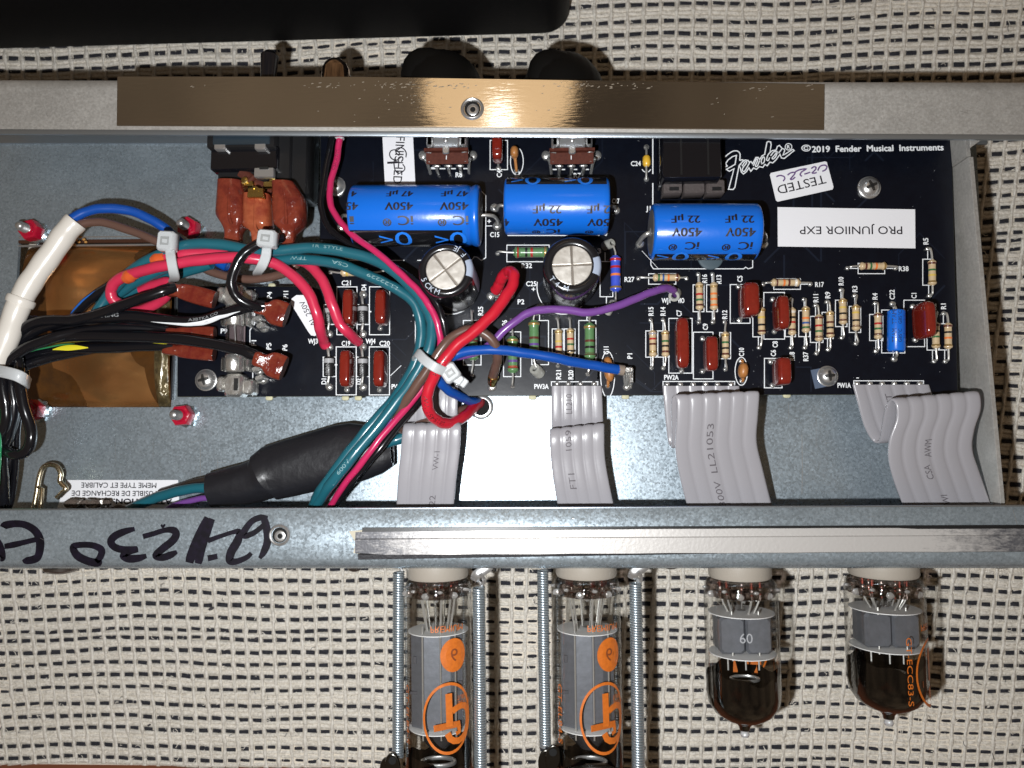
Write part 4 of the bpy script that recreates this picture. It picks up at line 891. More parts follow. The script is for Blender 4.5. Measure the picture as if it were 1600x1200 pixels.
film('red capacitor under the mark C21, upper left of four', 536, 452, 558.5, 511, .8, ((549, 512), (545, 462)))
film('red capacitor right of the mark D4, upper right of four', 586.5, 452, 608.5, 510.5, .8, ((594, 513), (597, 462)))
film('red capacitor under the mark C19, lower left of four', 531.5, 547, 554, 606.5, .8, ((542, 609), (543, 556)))
film('red capacitor under the mark C20, lower right of four', 584, 547, 606.3, 606.5, .8, ((593, 609), (595, 556)))
film('red capacitor half hidden under the top flange beside the mark C4', 768.5, 200, 786.5, 257, .75, ((779, 263), (777, 205)))
# ================================================================== ceramic discs
def disc(label, cx, cy, a, b, rot, pads, m_=CERAM, nm='ceramic_capacitor', h=.4):
    c = P(cx, cy, .12+h*.5); u = S(cx, cy, .3); r_ = thing(nm, label, 'capacitor', P(cx, cy), 'small orange ceramic capacitors')
    g = MB(); g.ell(c, a*u, b*u, h*.55, m_, e=.85, nu=18, nv=12, rot=rot); part(g, 'body', r_, angle=180)
    for q in pads:
        g = MB(); A = P(*q); k = A.lerp(c, .75); g.tube(spline([A, A+Vector((0, 0, .15)), k], 4), [.045]*5+[.05]*3+[.06], m_, 8); part(g, 'lead', r_)
        g = MB(); blob(g, *q, 4.2); part(g, 'solder_joint', r_)
disc('small orange disc capacitor inside the oval beside the mark C10', 1161, 579, 7.5, 12.3, -.08, ((1158, 564), (1159, 595)))
disc('orange disc capacitor crossed by the blue wire near the mark C11', 951, 577, 8, 20, .12, ((949.5, 603), (950, 560)))
disc('orange teardrop capacitor right of the red one near the top flange', 803.8, 238, 6.5, 9.5, 0, ((807, 267),))
r_ = thing('ceramic_capacitor', 'tiny yellow capacitor beside the mark C24', 'capacitor', P(1010, 252)); g = MB(); a = P(1010, 243.5, .2); b = P(1010.5, 260, .2); L_ = (b-a).length
g.lathe(a, b-a, [(0, .02), (.0, .08), (.05, .125), (L_/2, .135), (L_-.05, .125), (L_, .08), (L_, .02)], YCER, 16); part(g, 'body', r_)
for y0, y1 in ((230, 243.5), (280, 260)):
    g = MB(); g.tube(spline([P(1010, y0, .0), P(1010, y0, .15), P(1010, y1, .2)], 4), .035, LEADM, 8); part(g, 'lead', r_); g = MB(); blob(g, 1010, y0, 4.4); part(g, 'solder_joint', r_)

# ================================================================== big blue axial capacitors
def axial(label, x0, x1, yc, rp, stripe, texts, texts_col=INK, lead=(), groove='r', rot=0, tpos=(), zc=None, deco=()):
    """stripe: (phi0, phi1) degrees from the top, positive towards the photo's top; texts: (string, photo x, phi, cap height px, width px)"""
    r_px = rp; u = S((x0+x1)/2, yc, .9); Rr = rp*u; zc = zc or Rr+.03; A = P(x0, yc, zc); B = P(x1, yc+rot, zc); ax = (B-A).normalized(); L_ = (B-A).length
    r_ = thing('electrolytic_capacitor', label, 'capacitor', Vector(((A.x+B.x)/2, (A.y+B.y)/2, 0)), 'blue axial electrolytic capacitors')
    g = MB(); q = L_
    prof = [(0.03, 0.001), (.03, Rr*.80), (.0, Rr*.84), (0, Rr*.90), (.03, Rr*.97), (.09, Rr)]
    gp = [(q-.42, Rr), (q-.34, Rr*.975), (q-.28, Rr*.94), (q-.22, Rr*.975), (q-.15, Rr)] if groove == 'r' else [(q-.2, Rr)]
    if groove == 'l': prof += [(.25, Rr), (.31, Rr*.97), (.36, Rr*.94), (.41, Rr*.97), (.5, Rr)]
    prof += gp+[(q-.08, Rr), (q-.03, Rr*.97), (q, Rr*.9), (q, Rr*.84), (q-.03, Rr*.8), (q-.03, .001)]
    g.lathe(A, ax, prof, CAPBLUE, 56); part(g, 'blue_sleeve', r_, angle=50)
    g = MB(); g.lathe(A, ax, [(.0, Rr*.80), (-.012, Rr*.79), (-.015, .15), (-.05, .12), (-.05, 0)], mat('grey_end_seal', (.13, .13, .14), .5), 30); part(g, 'end_seal', r_); g = MB(); g.lathe(B, ax, [(.0, Rr*.80), (.012, Rr*.79), (.015, 0)], mat('grey_end_seal', (.13, .13, .14), .5), 30); part(g, 'end_seal', r_)
    side = Vector((0, 0, 1)).cross(ax)                 # towards the photo's top
    def at(t, phi, e=.005): a = math.radians(phi); return A+ax*t+(Vector((0, 0, 1))*math.cos(a)+side*math.sin(a))*(Rr+e)
    g = MB(); n = 22; ts = [.06, .3, L_*.5, L_-.45, L_-.12] if groove != 'l' else [.06, L_*.5, L_-.2, L_-.07]
    ts = [.07, L_*.5, L_-.5] if groove == 'r' else ([.55, L_*.5, L_-.1] if groove == 'l' else [.07, L_*.5, L_-.1])
    g.grid([[at(t, stripe[0]+(stripe[1]-stripe[0])*k/n, .004) for k in range(n+1)] for t in ts], CAPBLACK); part(g, 'black_stripe', r_, angle=180)
    for s, px, phi, h, w_ in texts:
        g = MB(); t_ = (P(px, yc, zc+Rr*.9).x-A.x)
        for k_ in range(3): path_text(g, s, [A, B], t_+(k_-1)*.014, h*u, texts_col, Rr, phi0=-math.radians(phi), width=w_*u if w_ else None, flip=True, eps=.007+.0006*k_)
        part(g, 'printed_word', r_, smooth=False, kind='stuff' if len(s) > 1 else None)
    if deco:
        g = MB()
        for s, px, phi, h, w_ in deco: t_ = (P(px, yc, zc+Rr*.6).x-A.x); path_text(g, s, [A, B], t_, h*u, CAPBLUEP, Rr, phi0=-math.radians(phi), width=w_*u, flip=True, eps=.010)
        part(g, 'printed_symbols', r_, smooth=False, kind='stuff')
    for pts, rr in lead:
        g = MB(); g.tube(spline([P(*p) for p in pts], 5), rr, LEADM, 10); part(g, 'lead', r_); g = MB(); blob(g, pts[-1][0], pts[-1][1], 7); part(g, 'solder_joint', r_)
    return r_
# flip=True makes text upside down (reads right-to-left in the photo); phi given with photo-top positive
T1 = []
for x in (547, 622, 708): T1 += [('47 µF', x+2, 26, 11, 40), ('450V', x+2, 0, 12, 42), ('iC', x+12, -26, 14, 22), ('®', x-17, -29, 11, 12)]
T1 = [t for t in T1 if t[1] > 560]; T1 += [('4', 552, 26, 11, 8), ('45', 551, 0, 12, 18), ('i', 550, -26, 13, 6)]
axial('longest blue capacitor, 47 µF, above the left round can capacitor', 553, 751, 337.5, 47, (-44, -125), T1, lead=(([(750, 337, .95), (760, 336, .93), (772, 338, .8), (778, 346, .4), (777, 353, 0)], .055), ([(543, 337, .95), (534, 338, .6), (531, 352, .1), (533, 356, 0)], .055)), groove='r',
      deco=[('<', 603, -66, 26, 20), ('0', 630, -66, 30, 26), ('<', 690, -66, 26, 20), ('0', 716, -66, 30, 26)])
T2 = []
for x in (855, 940): T2 += [('22 µF', x, -24, 12, 42), ('450V', x+2, -51, 13, 44), ('iC', x+10, -77, 13, 20), ('®', x-17, -79, 10, 12)]
T2 = [t for t in T2 if t[1] < 943]; T2 += [('4', 792, -51, 13, 6)]
axial('upper middle blue capacitor, 22 µF, with its black stripe at the top', 789, 950, 323, 43.5, (31, 110), T2, lead=(([(789, 322, .9), (781, 321, .85), (776, 325, .5), (773, 325, 0)], .055), ([(954, 322, .9), (960, 323, .6), (962, 328, 0)], .055)), groove='x',
      deco=[('<', 808, 47, 22, 18), ('0', 832, 47, 28, 24), ('<', 891, 47, 22, 18), ('0', 914, 47, 28, 24)])
T3 = []
for x in (1071, 1155): T3 += [('22 µF', x, 9, 12, 42), ('450V', x+2, -17, 13, 44), ('iC', x+12, -45, 13, 20), ('®', x-18, -48, 11, 12)]
axial('lower blue capacitor, 22 µF, right of the violet wire end with a grey end showing', 1017, 1182, 362.5, 43.5, (-66, -135), T3, lead=(([(1017, 363, .9), (1010, 366, .9), (1003, 372, .6), (998, 380, .2), (1000, 381, 0)], .075), ([(1194, 364, .9), (1197, 372, .5), (1193, 382, 0)], .055)), groove='x',
      deco=[('<', 1038, -78, 22, 18), ('0', 1066, -78, 26, 26), ('<', 1118, -78, 22, 18), ('0', 1150, -78, 26, 26)])
g = MB(); g.lathe(P(1110, 402, .001), (0, 0, 1), [(0, .42), (.04, .40), (.06, .3), (.06, 0)], mat('slate_glue', (.07, .10, .12), .4, coat=.3), 28); solo(g, 'glue_dot', 'flat slate coloured glue dot half under the lower blue capacitor', 'glue dot', P(1110, 402))
# small blue one
r_ = thing('electrolytic_capacitor', 'small upright printed blue capacitor between the mark R4 and the rightmost red capacitor', 'capacitor', P(1399, 516)); zc = .36; A = P(1400.5, 485, zc); B = P(1400.5, 549, zc); ax = (B-A).normalized(); L_ = (B-A).length; Rr = .265
g = MB(); g.lathe(A, ax, [(.02, .001), (.02, Rr*.8), (0, Rr*.86), (.03, Rr*.98), (.08, Rr), (.12, Rr*.97), (.17, Rr), (L_-.05, Rr), (L_, Rr*.88), (L_-.01, Rr*.8), (L_-.01, .001)], CAPBLUE, 32); part(g, 'blue_sleeve', r_)
g = MB()
for s0, sa in ((L_*.36, 1), (L_*.80, 1)):
    path_text(g, 'TTAM', [A, B], L_-s0, .13, INK, Rr, phi0=math.radians(38), width=.44, flip=True, eps=.004); path_text(g, 'G85°C', [A, B], L_-s0, .10, INK, Rr, phi0=math.radians(2), width=.42, flip=True, eps=.004); path_text(g, '11', [A, B], L_-s0, .12, INK, Rr, phi0=math.radians(-38), width=.15, flip=True, eps=.004)
part(g, 'printed_text', r_, smooth=False, kind='stuff')
for pts in ([(1400.5, 485, zc), (1398, 479, .3), (1394.5, 475, 0)], [(1400.5, 549, zc), (1401, 556, .3), (1397, 561, 0)]):
    g = MB(); g.tube(spline([P(*p) for p in pts], 5), .045, LEADM, 8); part(g, 'lead', r_); g = MB(); blob(g, pts[-1][0], pts[-1][1], 5); part(g, 'solder_joint', r_)

# ================================================================== radial cans
def can(label, x, y, ring, silver, stripe_ang, letters, hz=2.65, cross=0):
    T = P(x, y, hz); u = S(x, y, hz); Rr = ring*u; rs = silver*u; o = Vector((T.x, T.y, 0)); r_ = thing('electrolytic_capacitor', label, 'capacitor', o, 'tall round can capacitors')
    g = MB(); g.lathe(o, (0, 0, 1), [(0.02, Rr*.93), (.08, Rr*.97), (.2, Rr*.97), (.28, Rr*.90), (.36, Rr*.97), (.45, Rr), (hz-.14, Rr), (hz-.05, Rr*.965), (hz-.0, Rr*.90), (hz+.005, rs*1.06), (hz-.03, rs), (hz-.06, rs*.99)], CAPBLACK, 48); part(g, 'black_sleeve', r_, angle=60)
    g = MB(); g.lathe(o+Vector((0, 0, hz-.045)), (0, 0, 1), [(0, rs), (.005, 0)], mat('score_shadow', (.25, .22, .19), .4, .8), 32)
    for k in range(4):
        a0 = cross+k*math.pi/2; gap = .022; pts = []
        c = Vector((math.cos(a0+math.pi/4), math.sin(a0+math.pi/4)))*gap*1.2
        for j in range(10): a = a0+math.pi/2*(j+.12)/9.25; pts.append((o.x+c.x+(rs*.985-.02)*math.cos(a), o.y+c.y+(rs*.985-.02)*math.sin(a)))
        pts.append((o.x+c.x, o.y+c.y)); g.prism(pts, hz-.05, hz-.012+.004*k, ALU, bev=.018)
    part(g, 'vented_top', r_, angle=20)
    g = MB(); a1, a2 = [math.radians(v) for v in stripe_ang]; n = 12
    g.grid([[(o.x+rr*math.cos(a1+(a2-a1)*k/n), o.y+rr*math.sin(a1+(a2-a1)*k/n), z) for k in range(n+1)] for z, rr in ((.5, Rr+.004), (hz-.14, Rr+.004), (hz-.048, Rr*.967+.004), (hz+.006, Rr*.90), (hz+.010, rs*1.07))], CAPGREY); part(g, 'grey_stripe', r_, angle=180)
    g = MB(); v_ = (rs*1.06+Rr*.93)/2
    for s, a in letters:
        gv, gf, gw = glyphs(s); ar = math.radians(a); c = Vector((o.x+v_*math.cos(ar), o.y+v_*math.sin(ar))); sc2 = 8.5*u/.7; rot = ar+math.pi/2
        g.add([(c.x+(px_*math.cos(rot)-py_*math.sin(rot))*sc2, c.y+(px_*math.sin(rot)+py_*math.cos(rot))*sc2, hz+.012) for px_, py_ in gv], gf, mat('pale_sleeve_print', (.45, .5, .58), .5))
    part(g, 'printed_text', r_, smooth=False, kind='stuff')
can('tall round can capacitor on the left, below the longest blue capacitor', 696, 421.5, 43.5, 31, (-16, 24), (('JE', 62), ('F', 40), ('CK', 228), ('M', 250), ('5', 205)), cross=.65)
can('tall round can capacitor on the right, beside the mark C25', 894, 414, 46, 31.5, (-22, 18), (('M', 255), ('4', 232), ('T', 215)), cross=.04)

# ================================================================== screws
def screw(x, y, r, label, z=0.0, rot=.4, washer=False):
    o = P(x, y, z); u = S(x, y, z)*r; r_ = thing('screw', label, 'screw', o, 'round headed screws holding the board')
    g = MB(); g.lathe(o, (0, 0, 1), [(0, u*1.0), (.04, u*1.02), (.07, u), (.08, u*.9), (.16, u*.82), (.23, u*.62), (.27, u*.35), (.28, 0)], STEEL, 32); part(g, 'pan_head', r_, angle=60)
    g = MB(); M = Matrix.Rotation(rot, 3, 'Z')
    for k in range(4):
        a = rot+k*math.pi/2; pts = [(.02, .06), (u*.5, .035), (u*.5, -.035), (.02, -.06)]; vs = [(o.x+a_*math.cos(a)-b_*math.sin(a), o.y+a_*math.sin(a)+b_*math.cos(a), o.z+(.285 if a_ < .1 else .262)) for a_, b_ in pts]; g.add(vs, [(0, 1, 2, 3)], mat('recess_steel', (.12, .12, .12), .35, .9))
    g.add([(o.x+.06*math.cos(a), o.y+.06*math.sin(a), o.z+.287) for a in [rot+k*math.pi/3 for k in range(6)]], [(0, 1, 2, 3, 4, 5)], mat('recess_dark', (.03, .03, .03), .4, .5)); part(g, 'cross_recess', r_, smooth=False)
    if washer: g = MB(); g.box(P(x-7, y+2, z+.02), (.62, .62, .04), mat('slate_insulator', (.09, .12, .18), .4), rot=.2, bev=.01); part(g, 'insulating_pad', r_)
screw(1357, 294, 17.5, 'round headed screw above the long white label'); screw(1292, 588, 16, 'round headed screw beside the mark PW1A', rot=.1, washer=True); screw(323, 594, 17, 'round headed screw beside the lower fuse clip', rot=.25); screw(525, 292, 15.5, 'round headed screw left of the longest blue capacitor, behind the pink wire', rot=.8)

# ================================================================== potentiometers
def pot(x0, x1, label, refl):
    c = P((x0+x1)/2, 235, .5); r_ = thing('potentiometer', label, 'potentiometer', P((x0+x1)/2, 240), 'volume and tone controls under the flange'); w_ = P(x1, 230, .9).x-P(x0, 230, .9).x; cx = c.x
    xm = (x0+x1)/2; yA, yB, yC = P(xm, 180, 1.0).y, P(xm, 231, 1.0).y, P(xm, 259, .45).y
    g = MB(); g.box((cx, (yA+yB)/2, .55), (w_*.56, yA-yB, 1.05), STEEL, bev=.04)
    for s in (-1, 1): g.box((cx+s*w_*.36, (yA+yB)/2+.03, .50), (w_*.15, yA-yB-.06, .95), STEEL, bev=.10)
    g.box((cx, yB-.09, 1.02), (w_*.15, .26, .10), STEEL, bev=.04); g.ell((cx, yB+.25, 1.1), .08, .13, .05, STEEL, nu=12, nv=6)
    part(g, 'metal_shell', r_)
    g = MB(); M = Matrix.Rotation(math.radians(24), 3, 'X'); g.box((cx, (yB+yC)/2-.0, .66), (w_*.92, (yB-yC)*1.05, .09), BROWNPH, mtx=M); g.box((cx, yB-.05, .93), (w_*.95, .09, .18), BROWNPH); part(g, 'phenolic_wafer', r_)
    for sx in (-1, 1):
        for q in (.18, .75):
            g = MB(); y = yB+(yC-yB)*q; z = .9-.42*q; a = Vector((cx+sx*w_*.48, y+.02, z)); g.tube(spline([a, a+Vector((-sx*.10, -.03, .05)), a+Vector((-sx*.22, -.04, .03))], 4), .035, SOLDER, 8, flat=.7); part(g, 'clinch_tab', r_)
        g = MB(); g.tube(spline([Vector((cx+sx*w_*.50, yB-.2, .6)), Vector((cx+sx*w_*.46, yC+.1, .4)), Vector((cx+sx*w_*.43, yC-.10, .0))], 4), .055, SOLDER, 8, flat=.6); part(g, 'bracket_leg', r_)
        g = MB(); g.ell(P((x0 if sx < 0 else x1)+sx*3, 243, .02), .15, .17, .10, SOLDER, half=True); part(g, 'solder_joint', r_)
    for k in (-1, 0, 1):
        g = MB(); a = Vector((cx+k*w_*.26, yC+.02, .38)); g.ell(a, .14, .055, .06, SOLDER, nu=14, nv=8); g.tube(spline([a, a+Vector((0, -.10, -.1)), a+Vector((0, -.12, -.38))], 4), .05, SOLDER, 8, flat=.5); part(g, 'lug', r_)
    g = MB(); g.box((cx-.02, (yB+yC)/2-.02, .725), (.03, .13, .01), SILK); part(g, 'wafer_mark', r_)
pot(664, 736, 'metal potentiometer back above the mark R8', 0); pot(856, 930, 'metal potentiometer back above the mark R7', 1)

# ================================================================== jack block
r_ = thing('jack_socket', 'black plastic jack socket block above the lower blue capacitor, with grey blocks at its foot', 'jack socket', P(1082, 255)); 
a, b = P(1034, 190, 1.2), P(1128, 278, 1.2); g = MB(); g.box(((a.x+b.x)/2, (a.y+b.y)/2, .62), (b.x-a.x, a.y-b.y, 1.2), BLKGL, bev=.05)
for px in (1064, 1106): q = P(px, 232, 1.22); g.box((q.x, q.y, 1.22), (.06, 1.7, .04), BLKPL)
part(g, 'housing', r_)
GREYP = mat('brown_grey_plastic', (.075, .062, .060), .45, bump=(12, .5, .04))
for x0, x1 in ((1037, 1065), (1069.5, 1100), (1104.5, 1131)):
    a, b = P(x0, 279, .8), P(x1, 304, .55); g = MB(); g.box(((a.x+b.x)/2, (a.y+b.y)/2, .4), (b.x-a.x, a.y-b.y, .6), GREYP, bev=.03)
    if x0 != 1069.5: g.box(((a.x+b.x)/2+.04, (a.y+b.y)/2-.08, .705), ((b.x-a.x)*.5, .12, .012), BLKPL)
    part(g, 'contact_block', r_)
# ================================================================== wires
def wire(label, pts, rp, m_, cat='wire', group='wires inside the chassis', prints=(), seg=12, n=8, name='wire', stripe=None, ends=None):
    """pts: (photo x, photo y, z of the centre line); prints: (string, fraction along, phi, cap px, width px, flip, material)"""
    q = spline([P(*p) for p in pts], n); u = S(pts[0][0], pts[0][1], 1.0)*rp; f0 = pts[0][0]*.013+pts[1][1]*.02
    for i in range(3, len(q)-3): q[i] = q[i]+Vector((math.sin(i*.55+f0)+.6*math.sin(i*1.13+f0*2), math.cos(i*.47+f0)+.6*math.sin(i*.97+f0*3), 0))*.006
    ph = pts[0][0]*.7+pts[-1][1]; g = MB(); g.tube(q, [u*(1+.018*math.sin(i*.37+ph)+.014*math.sin(i*.83+ph*2)) for i in range(len(q))], m_, seg); o = solo(g, name, label, cat, q[len(q)//2], group)
    Ls = sum((q[i+1]-q[i]).length for i in range(len(q)-1))
    if prints:
        g = MB()
        for s, fr, phi, h, w_, fl_, pm in prints: path_text(g, s, q, Ls*fr, h*u/rp, pm, u, phi0=math.radians(phi), width=w_*u/rp, flip=fl_, eps=.006)
        part(g, 'printed_text', o, smooth=False, kind='stuff')
    if stripe:
        for (f0, f1, phi, wid, sm) in stripe:
            i0, i1 = int(f0*(len(q)-1)), int(f1*(len(q)-1)); g = MB(); rows_ = []
            for i in range(i0, i1+1):
                T = (q[min(i+1, len(q)-1)]-q[max(i-1, 0)]).normalized(); N = Vector((0, 0, 1)); N = (N-T*N.dot(T)).normalized(); B = N.cross(T)
                k = math.sin(math.pi*(i-i0+.5)/(i1-i0+1)); rows_.append([q[i]+(N*math.cos(a)+B*math.sin(a))*(u+.005) for a in [math.radians(phi+wid*k*(j/4-.5)) for j in range(5)]])
            g.grid(rows_, sm); part(g, 'colour_stripe', o, angle=180)
    return o
# teal pair
wire('upper teal wire sweeping right from the left bundle and down to the lower flange', [(150, 490, .8), (175, 455, .9), (215, 417, 1.3), (277, 387, 1.5), (315, 381, 1.55), (352, 383, 1.5), (399, 392, 1.5), (446, 391, 1.5), (480, 387, 1.5), (530, 392, 1.5), (580, 404, 1.5), (620, 427, 1.55), (648, 455, 1.6), (669, 486, 1.6), (675, 512, 1.6), (670, 545, 1.6), (650, 584, 1.5), (620, 628, 1.35), (585, 672, 1.35), (548, 717, 1.45), (518, 755, 1.2), (497, 785, .6), (492, 800, .2)], 8.5, W_TEAL,
     prints=(('1R  STYLE', .42, 10, 4.6, 46, False, WPRINT), ('600V', .885, 0, 5.5, 26, True, WPRINT)))
wire('lower teal wire printed CSA and TFW, under the upper one', [(155, 476, .55), (185, 458, .6), (230, 432, .9), (300, 405, 1.1), (370, 404, 1.15), (427, 407, 1.2), (470, 405, 1.25), (526, 412, 1.3), (567, 427, 1.3), (601, 442, 1.3), (629, 457, 1.25), (650, 478, 1.2), (658, 510, 1.1), (655, 548, 1.05), (638, 590, 1.0), (610, 630, 1.0), (575, 670, 1.1), (543, 710, 1.1), (508, 757, 1.0), (494, 780, .6), (486, 800, .2)], 8.3, W_TEAL,
     prints=(('TFW', .375, 0, 5, 26, True, WPRINT), ('CSA', .445, 0, 5.5, 26, True, WPRINT), ('LL22229', .52, 0, 5, 50, True, WPRINT)))
wire('third teal wire lying at the left edge of the bundle beneath the zip tie', [(168, 477, .3), (200, 458, .3), (250, 436, .35), (290, 424, .6), (330, 412, .75)], 9, W_TEAL)
wire('short teal wire leaving the wide end of the heat shrink sleeve', [(570, 705, .3), (605, 692, .3), (620, 687, .3), (640, 680, .2), (665, 676, 0)], 8.5, W_TEAL)
wire('teal wire entering the narrow end of the heat shrink sleeve', [(345, 762, .1), (320, 762, .1), (285, 766, 0), (250, 776, -.2), (215, 790, -.4), (190, 802, -.6)], 8.5, W_TEAL)
wire('violet wire entering the narrow end of the heat shrink sleeve', [(345, 776, .0), (322, 778, -.1), (295, 783, -.25), (270, 791, -.4), (255, 800, -.5)], 5, W_PURP)
wire('dark brown wire above the teal one at the narrow sleeve end', [(345, 748, .0), (315, 750, -.2), (285, 758, -.4), (250, 768, -.8)], 4.5, pvc('dark_brown_pvc', (.03, .022, .018)))
# pink pair
wire('pink wire from the orange sleeve to the solder point WJ3', [(187, 476, .9), (177, 468, 1.0), (173, 455, 1.1), (181, 440, 1.25), (202, 429, 1.4), (234, 420, 1.6), (262, 414, 1.7), (300, 408, 1.7), (345, 403, 1.65), (385, 403, 1.6), (427, 411, 1.4), (465, 437, 1.3), (484, 462, 1.25), (495, 490, 1.15), (500, 513, .85), (505, 531, .3), (509, 540, .06)], 8.4, W_PINK)
wire('pink wire from the first zip tie to the solder point WJ4', [(228, 411, 1.2), (250, 404, 1.35), (277, 399, 1.5), (320, 395, 1.4), (360, 397, 1.3), (400, 403, 1.2), (440, 403, 1.1), (470, 408, 1.0), (488, 418, 1.1), (505, 440, 1.2), (519, 475, 1.2), (529, 502, 1.0), (543, 519, .8), (560, 534, .12)], 8.2, W_PINK)
wire('pink wire looping under the left bundle below the black wire', [(193, 490, .3), (225, 483, .35), (252, 470, .45), (264, 452, .7), (262, 440, .75), (240, 446, .6), (220, 455, .5)], 8, W_PINK)
for i, (a, m_) in enumerate((([(196, 436, 1.28), (203, 431, 1.38), (211, 427.5, 1.44)], None), ([(240, 410, 1.40), (248, 405, 1.45), (259, 402, 1.48)], None))):
    g = MB(); q = spline([P(*p) for p in a], 6); g.tube(q, [.17, .19, .205, .21, .215, .22, .22, .21, .2, .19, .185, .18, .175][:len(q)], mat('orange_sleeve', (.62, .10, .025), .25, coat=.6, bump=(6, .4, .04)), 12)
    solo(g, 'wire_splice', ('orange blob splice on the front pink wire left of the zip tie', 'orange blob splice on the rear pink wire touching the zip tie head')[i], 'splice', q[3], 'orange splices on the pink wires')
# mains leads from the white sleeve
wire('blue wire arching from the white sleeve to the red nut', [(100, 356, 1.2), (109, 345, 1.25), (131, 332, 1.2), (159, 326, 1.1), (197, 328, .9), (234, 342, .7), (262, 360, .5), (290, 385, .3), (330, 404, .3), (355, 418, .3)], 7.6, W_BLUE)
wire('brown wire from the white sleeve dipping under the pink wires', [(108, 362, 1.1), (120, 353, 1.15), (141, 347, 1.1), (169, 349, 1.0), (206, 361, .9), (247, 378, .8), (290, 400, .6), (327, 423, .5), (371, 435, .5), (409, 435, .55), (437, 429, .6), (458, 418, .7), (470, 400, .6)], 6.8, W_BROWN)
sl = thing('cable_sleeve', 'thick white insulating sleeve over the mains leads at the left edge', 'sleeve', P(50, 430, .5)); g = MB(); q = spline([P(*p) for p in ((119, 346, 1.2), (104, 362, 1.25), (84, 391, 1.3), (60, 424, 1.35), (40, 455, 1.4), (24, 490, 1.45), (10, 530, 1.5), (-10, 575, 1.5))], 8)
u = S(60, 400, 1.3); g.tube(q, [17*u+.5*u*math.sin(i*.7) for i in range(len(q))], W_WHITE, 22, caps=False); g.tube(q, 14*u, mat('sleeve_inside', (.1, .07, .05), .8), 16); g.tube(q[:2], [16.9*u, 16.8*u], W_WHITE, 22); part(g, 'sleeve', sl, angle=60)
g = MB(); i = 35; g.tube([q[i]+(q[i]-q[i+1])*.5, q[i], q[i+1], q[i+2]], [19.5*u, 20.5*u, 20.5*u, 19.5*u], W_WHITE, 22); part(g, 'collar', sl)
# black bundle at the left
wire('black wire with a white stripe ending in the upper right terminal boot', [(-15, 590, .9), (10, 553, 1.0), (45, 522, 1.1), (90, 504, 1.2), (140, 497, 1.25), (200, 494, 1.25), (240, 498, 1.2), (296, 503, 1.15), (324, 499, 1.15), (345, 492, 1.2), (371, 484, 1.3), (395, 478, 1.3), (414, 478, 1.2)], 8.8, W_BLACK,
     prints=(('CO. (UL) MTW FLEXING', .40, 5, 5.5, 118, False, GPRINT), ('A3BTKA CO', .80, 10, 4.5, 50, False, GPRINT)), stripe=((.5, .86, -38, 50, STRIPEW),))
wire('glossy black wire ending in the upper left terminal boot', [(-15, 570, 1.2), (20, 525, 1.3), (60, 503, 1.35), (112, 500, 1.3), (150, 492, 1.35), (178, 482, 1.45), (225, 465, 1.5), (255, 455, 1.4), (274, 450, 1.2)], 8.2, W_BLACK)
wire('upper black wire crossing the copper foil towards the first zip tie', [(95, 512, .5), (112, 500, .55), (130, 478, .7), (156, 457, .8), (185, 440, .9), (215, 425, .95), (250, 412, .9)], 8, W_BLACK, stripe=((.2, .5, 20, 30, STRIPEB),))
wire('dull black wire crossing to the lower right terminal boot', [(-15, 610, .9), (10, 570, .95), (45, 540, 1.0), (90, 528, 1.05), (150, 525, 1.1), (240, 527, 1.1), (315, 534, 1.15), (371, 546, 1.2), (395, 554, 1.2), (412, 561, 1.1)], 9.0, W_BLACK)
wire('black wire with a green and yellow stripe ending in the lowest left boot', [(-10, 640, .6), (15, 585, .6), (50, 558, .6), (94, 546, .65), (131, 544, .7), (187, 543, .7), (244, 540, .7), (272, 541, .6)], 8.6, W_BLACK, stripe=((.42, .62, -2, 60, STRIPEY), (.28, .55, 42, 30, STRIPEG), (.84, .99, 30, 40, STRIPEY)))
wire('black wire with a copper coloured stripe between the two lower left boots', [(-10, 620, .7), (18, 565, .7), (60, 535, .75), (100, 527, .7), (135, 521, .7), (200, 517, .7), (250, 519, .6), (270, 521, .5)], 7.6, W_BLACK, stripe=((.45, .75, -15, 45, STRIPEC),))
wire('black wire behind the bundle with a blue fleck', [(-20, 560, .8), (10, 520, .8), (50, 500, .8), (90, 515, .5), (130, 530, .4), (200, 534, .4), (262, 532, .4)], 7.5, W_BLACK, stripe=((.35, .5, 40, 40, STRIPEB),))
wire('black wire looping from the second zip tie down to the upper right boot', [(440, 372, 1.5), (425, 374, 1.75), (407, 380, 1.9), (385, 393, 2.0), (371, 411, 2.0), (362, 437, 1.9), (366, 458, 1.75), (379, 471, 1.6), (398, 479, 1.4), (410, 482, 1.2)], 7.4, W_BLACK)
for i, (lb, pts, rp) in enumerate((('extra black wire at the top of the left bundle under the white sleeve', [(-20, 545, 1.0), (12, 512, 1.0), (40, 500, 1.0), (80, 508, .9), (140, 512, .8), (215, 508, .7), (265, 514, .5)], 8.0),
        ('thin black wire dropping beside the loops from the left tie', [(40, 560, .6), (41, 600, .7), (30, 650, .6), (26, 700, .4), (22, 760, .1), (12, 800, .0)], 4.5),
        ('thin black wire at the far left corner of the loops', [(16, 560, .5), (14, 620, .5), (22, 680, .4), (12, 740, .3), (2, 800, .1)], 5.0),
        ('black wire low in the left bundle over the amber tape', [(-20, 640, .8), (8, 600, .9), (40, 572, .8), (80, 558, .6), (130, 548, .4), (190, 535, .3), (255, 528, .3)], 8.4),
        ('black wire in the middle of the left bundle above the tie', [(-20, 600, 1.3), (5, 572, 1.4), (34, 548, 1.4), (75, 530, 1.3), (120, 519, 1.1), (180, 512, .9), (262, 516, .5)], 8.2))):
    wire(lb, pts, rp, W_BLACK)
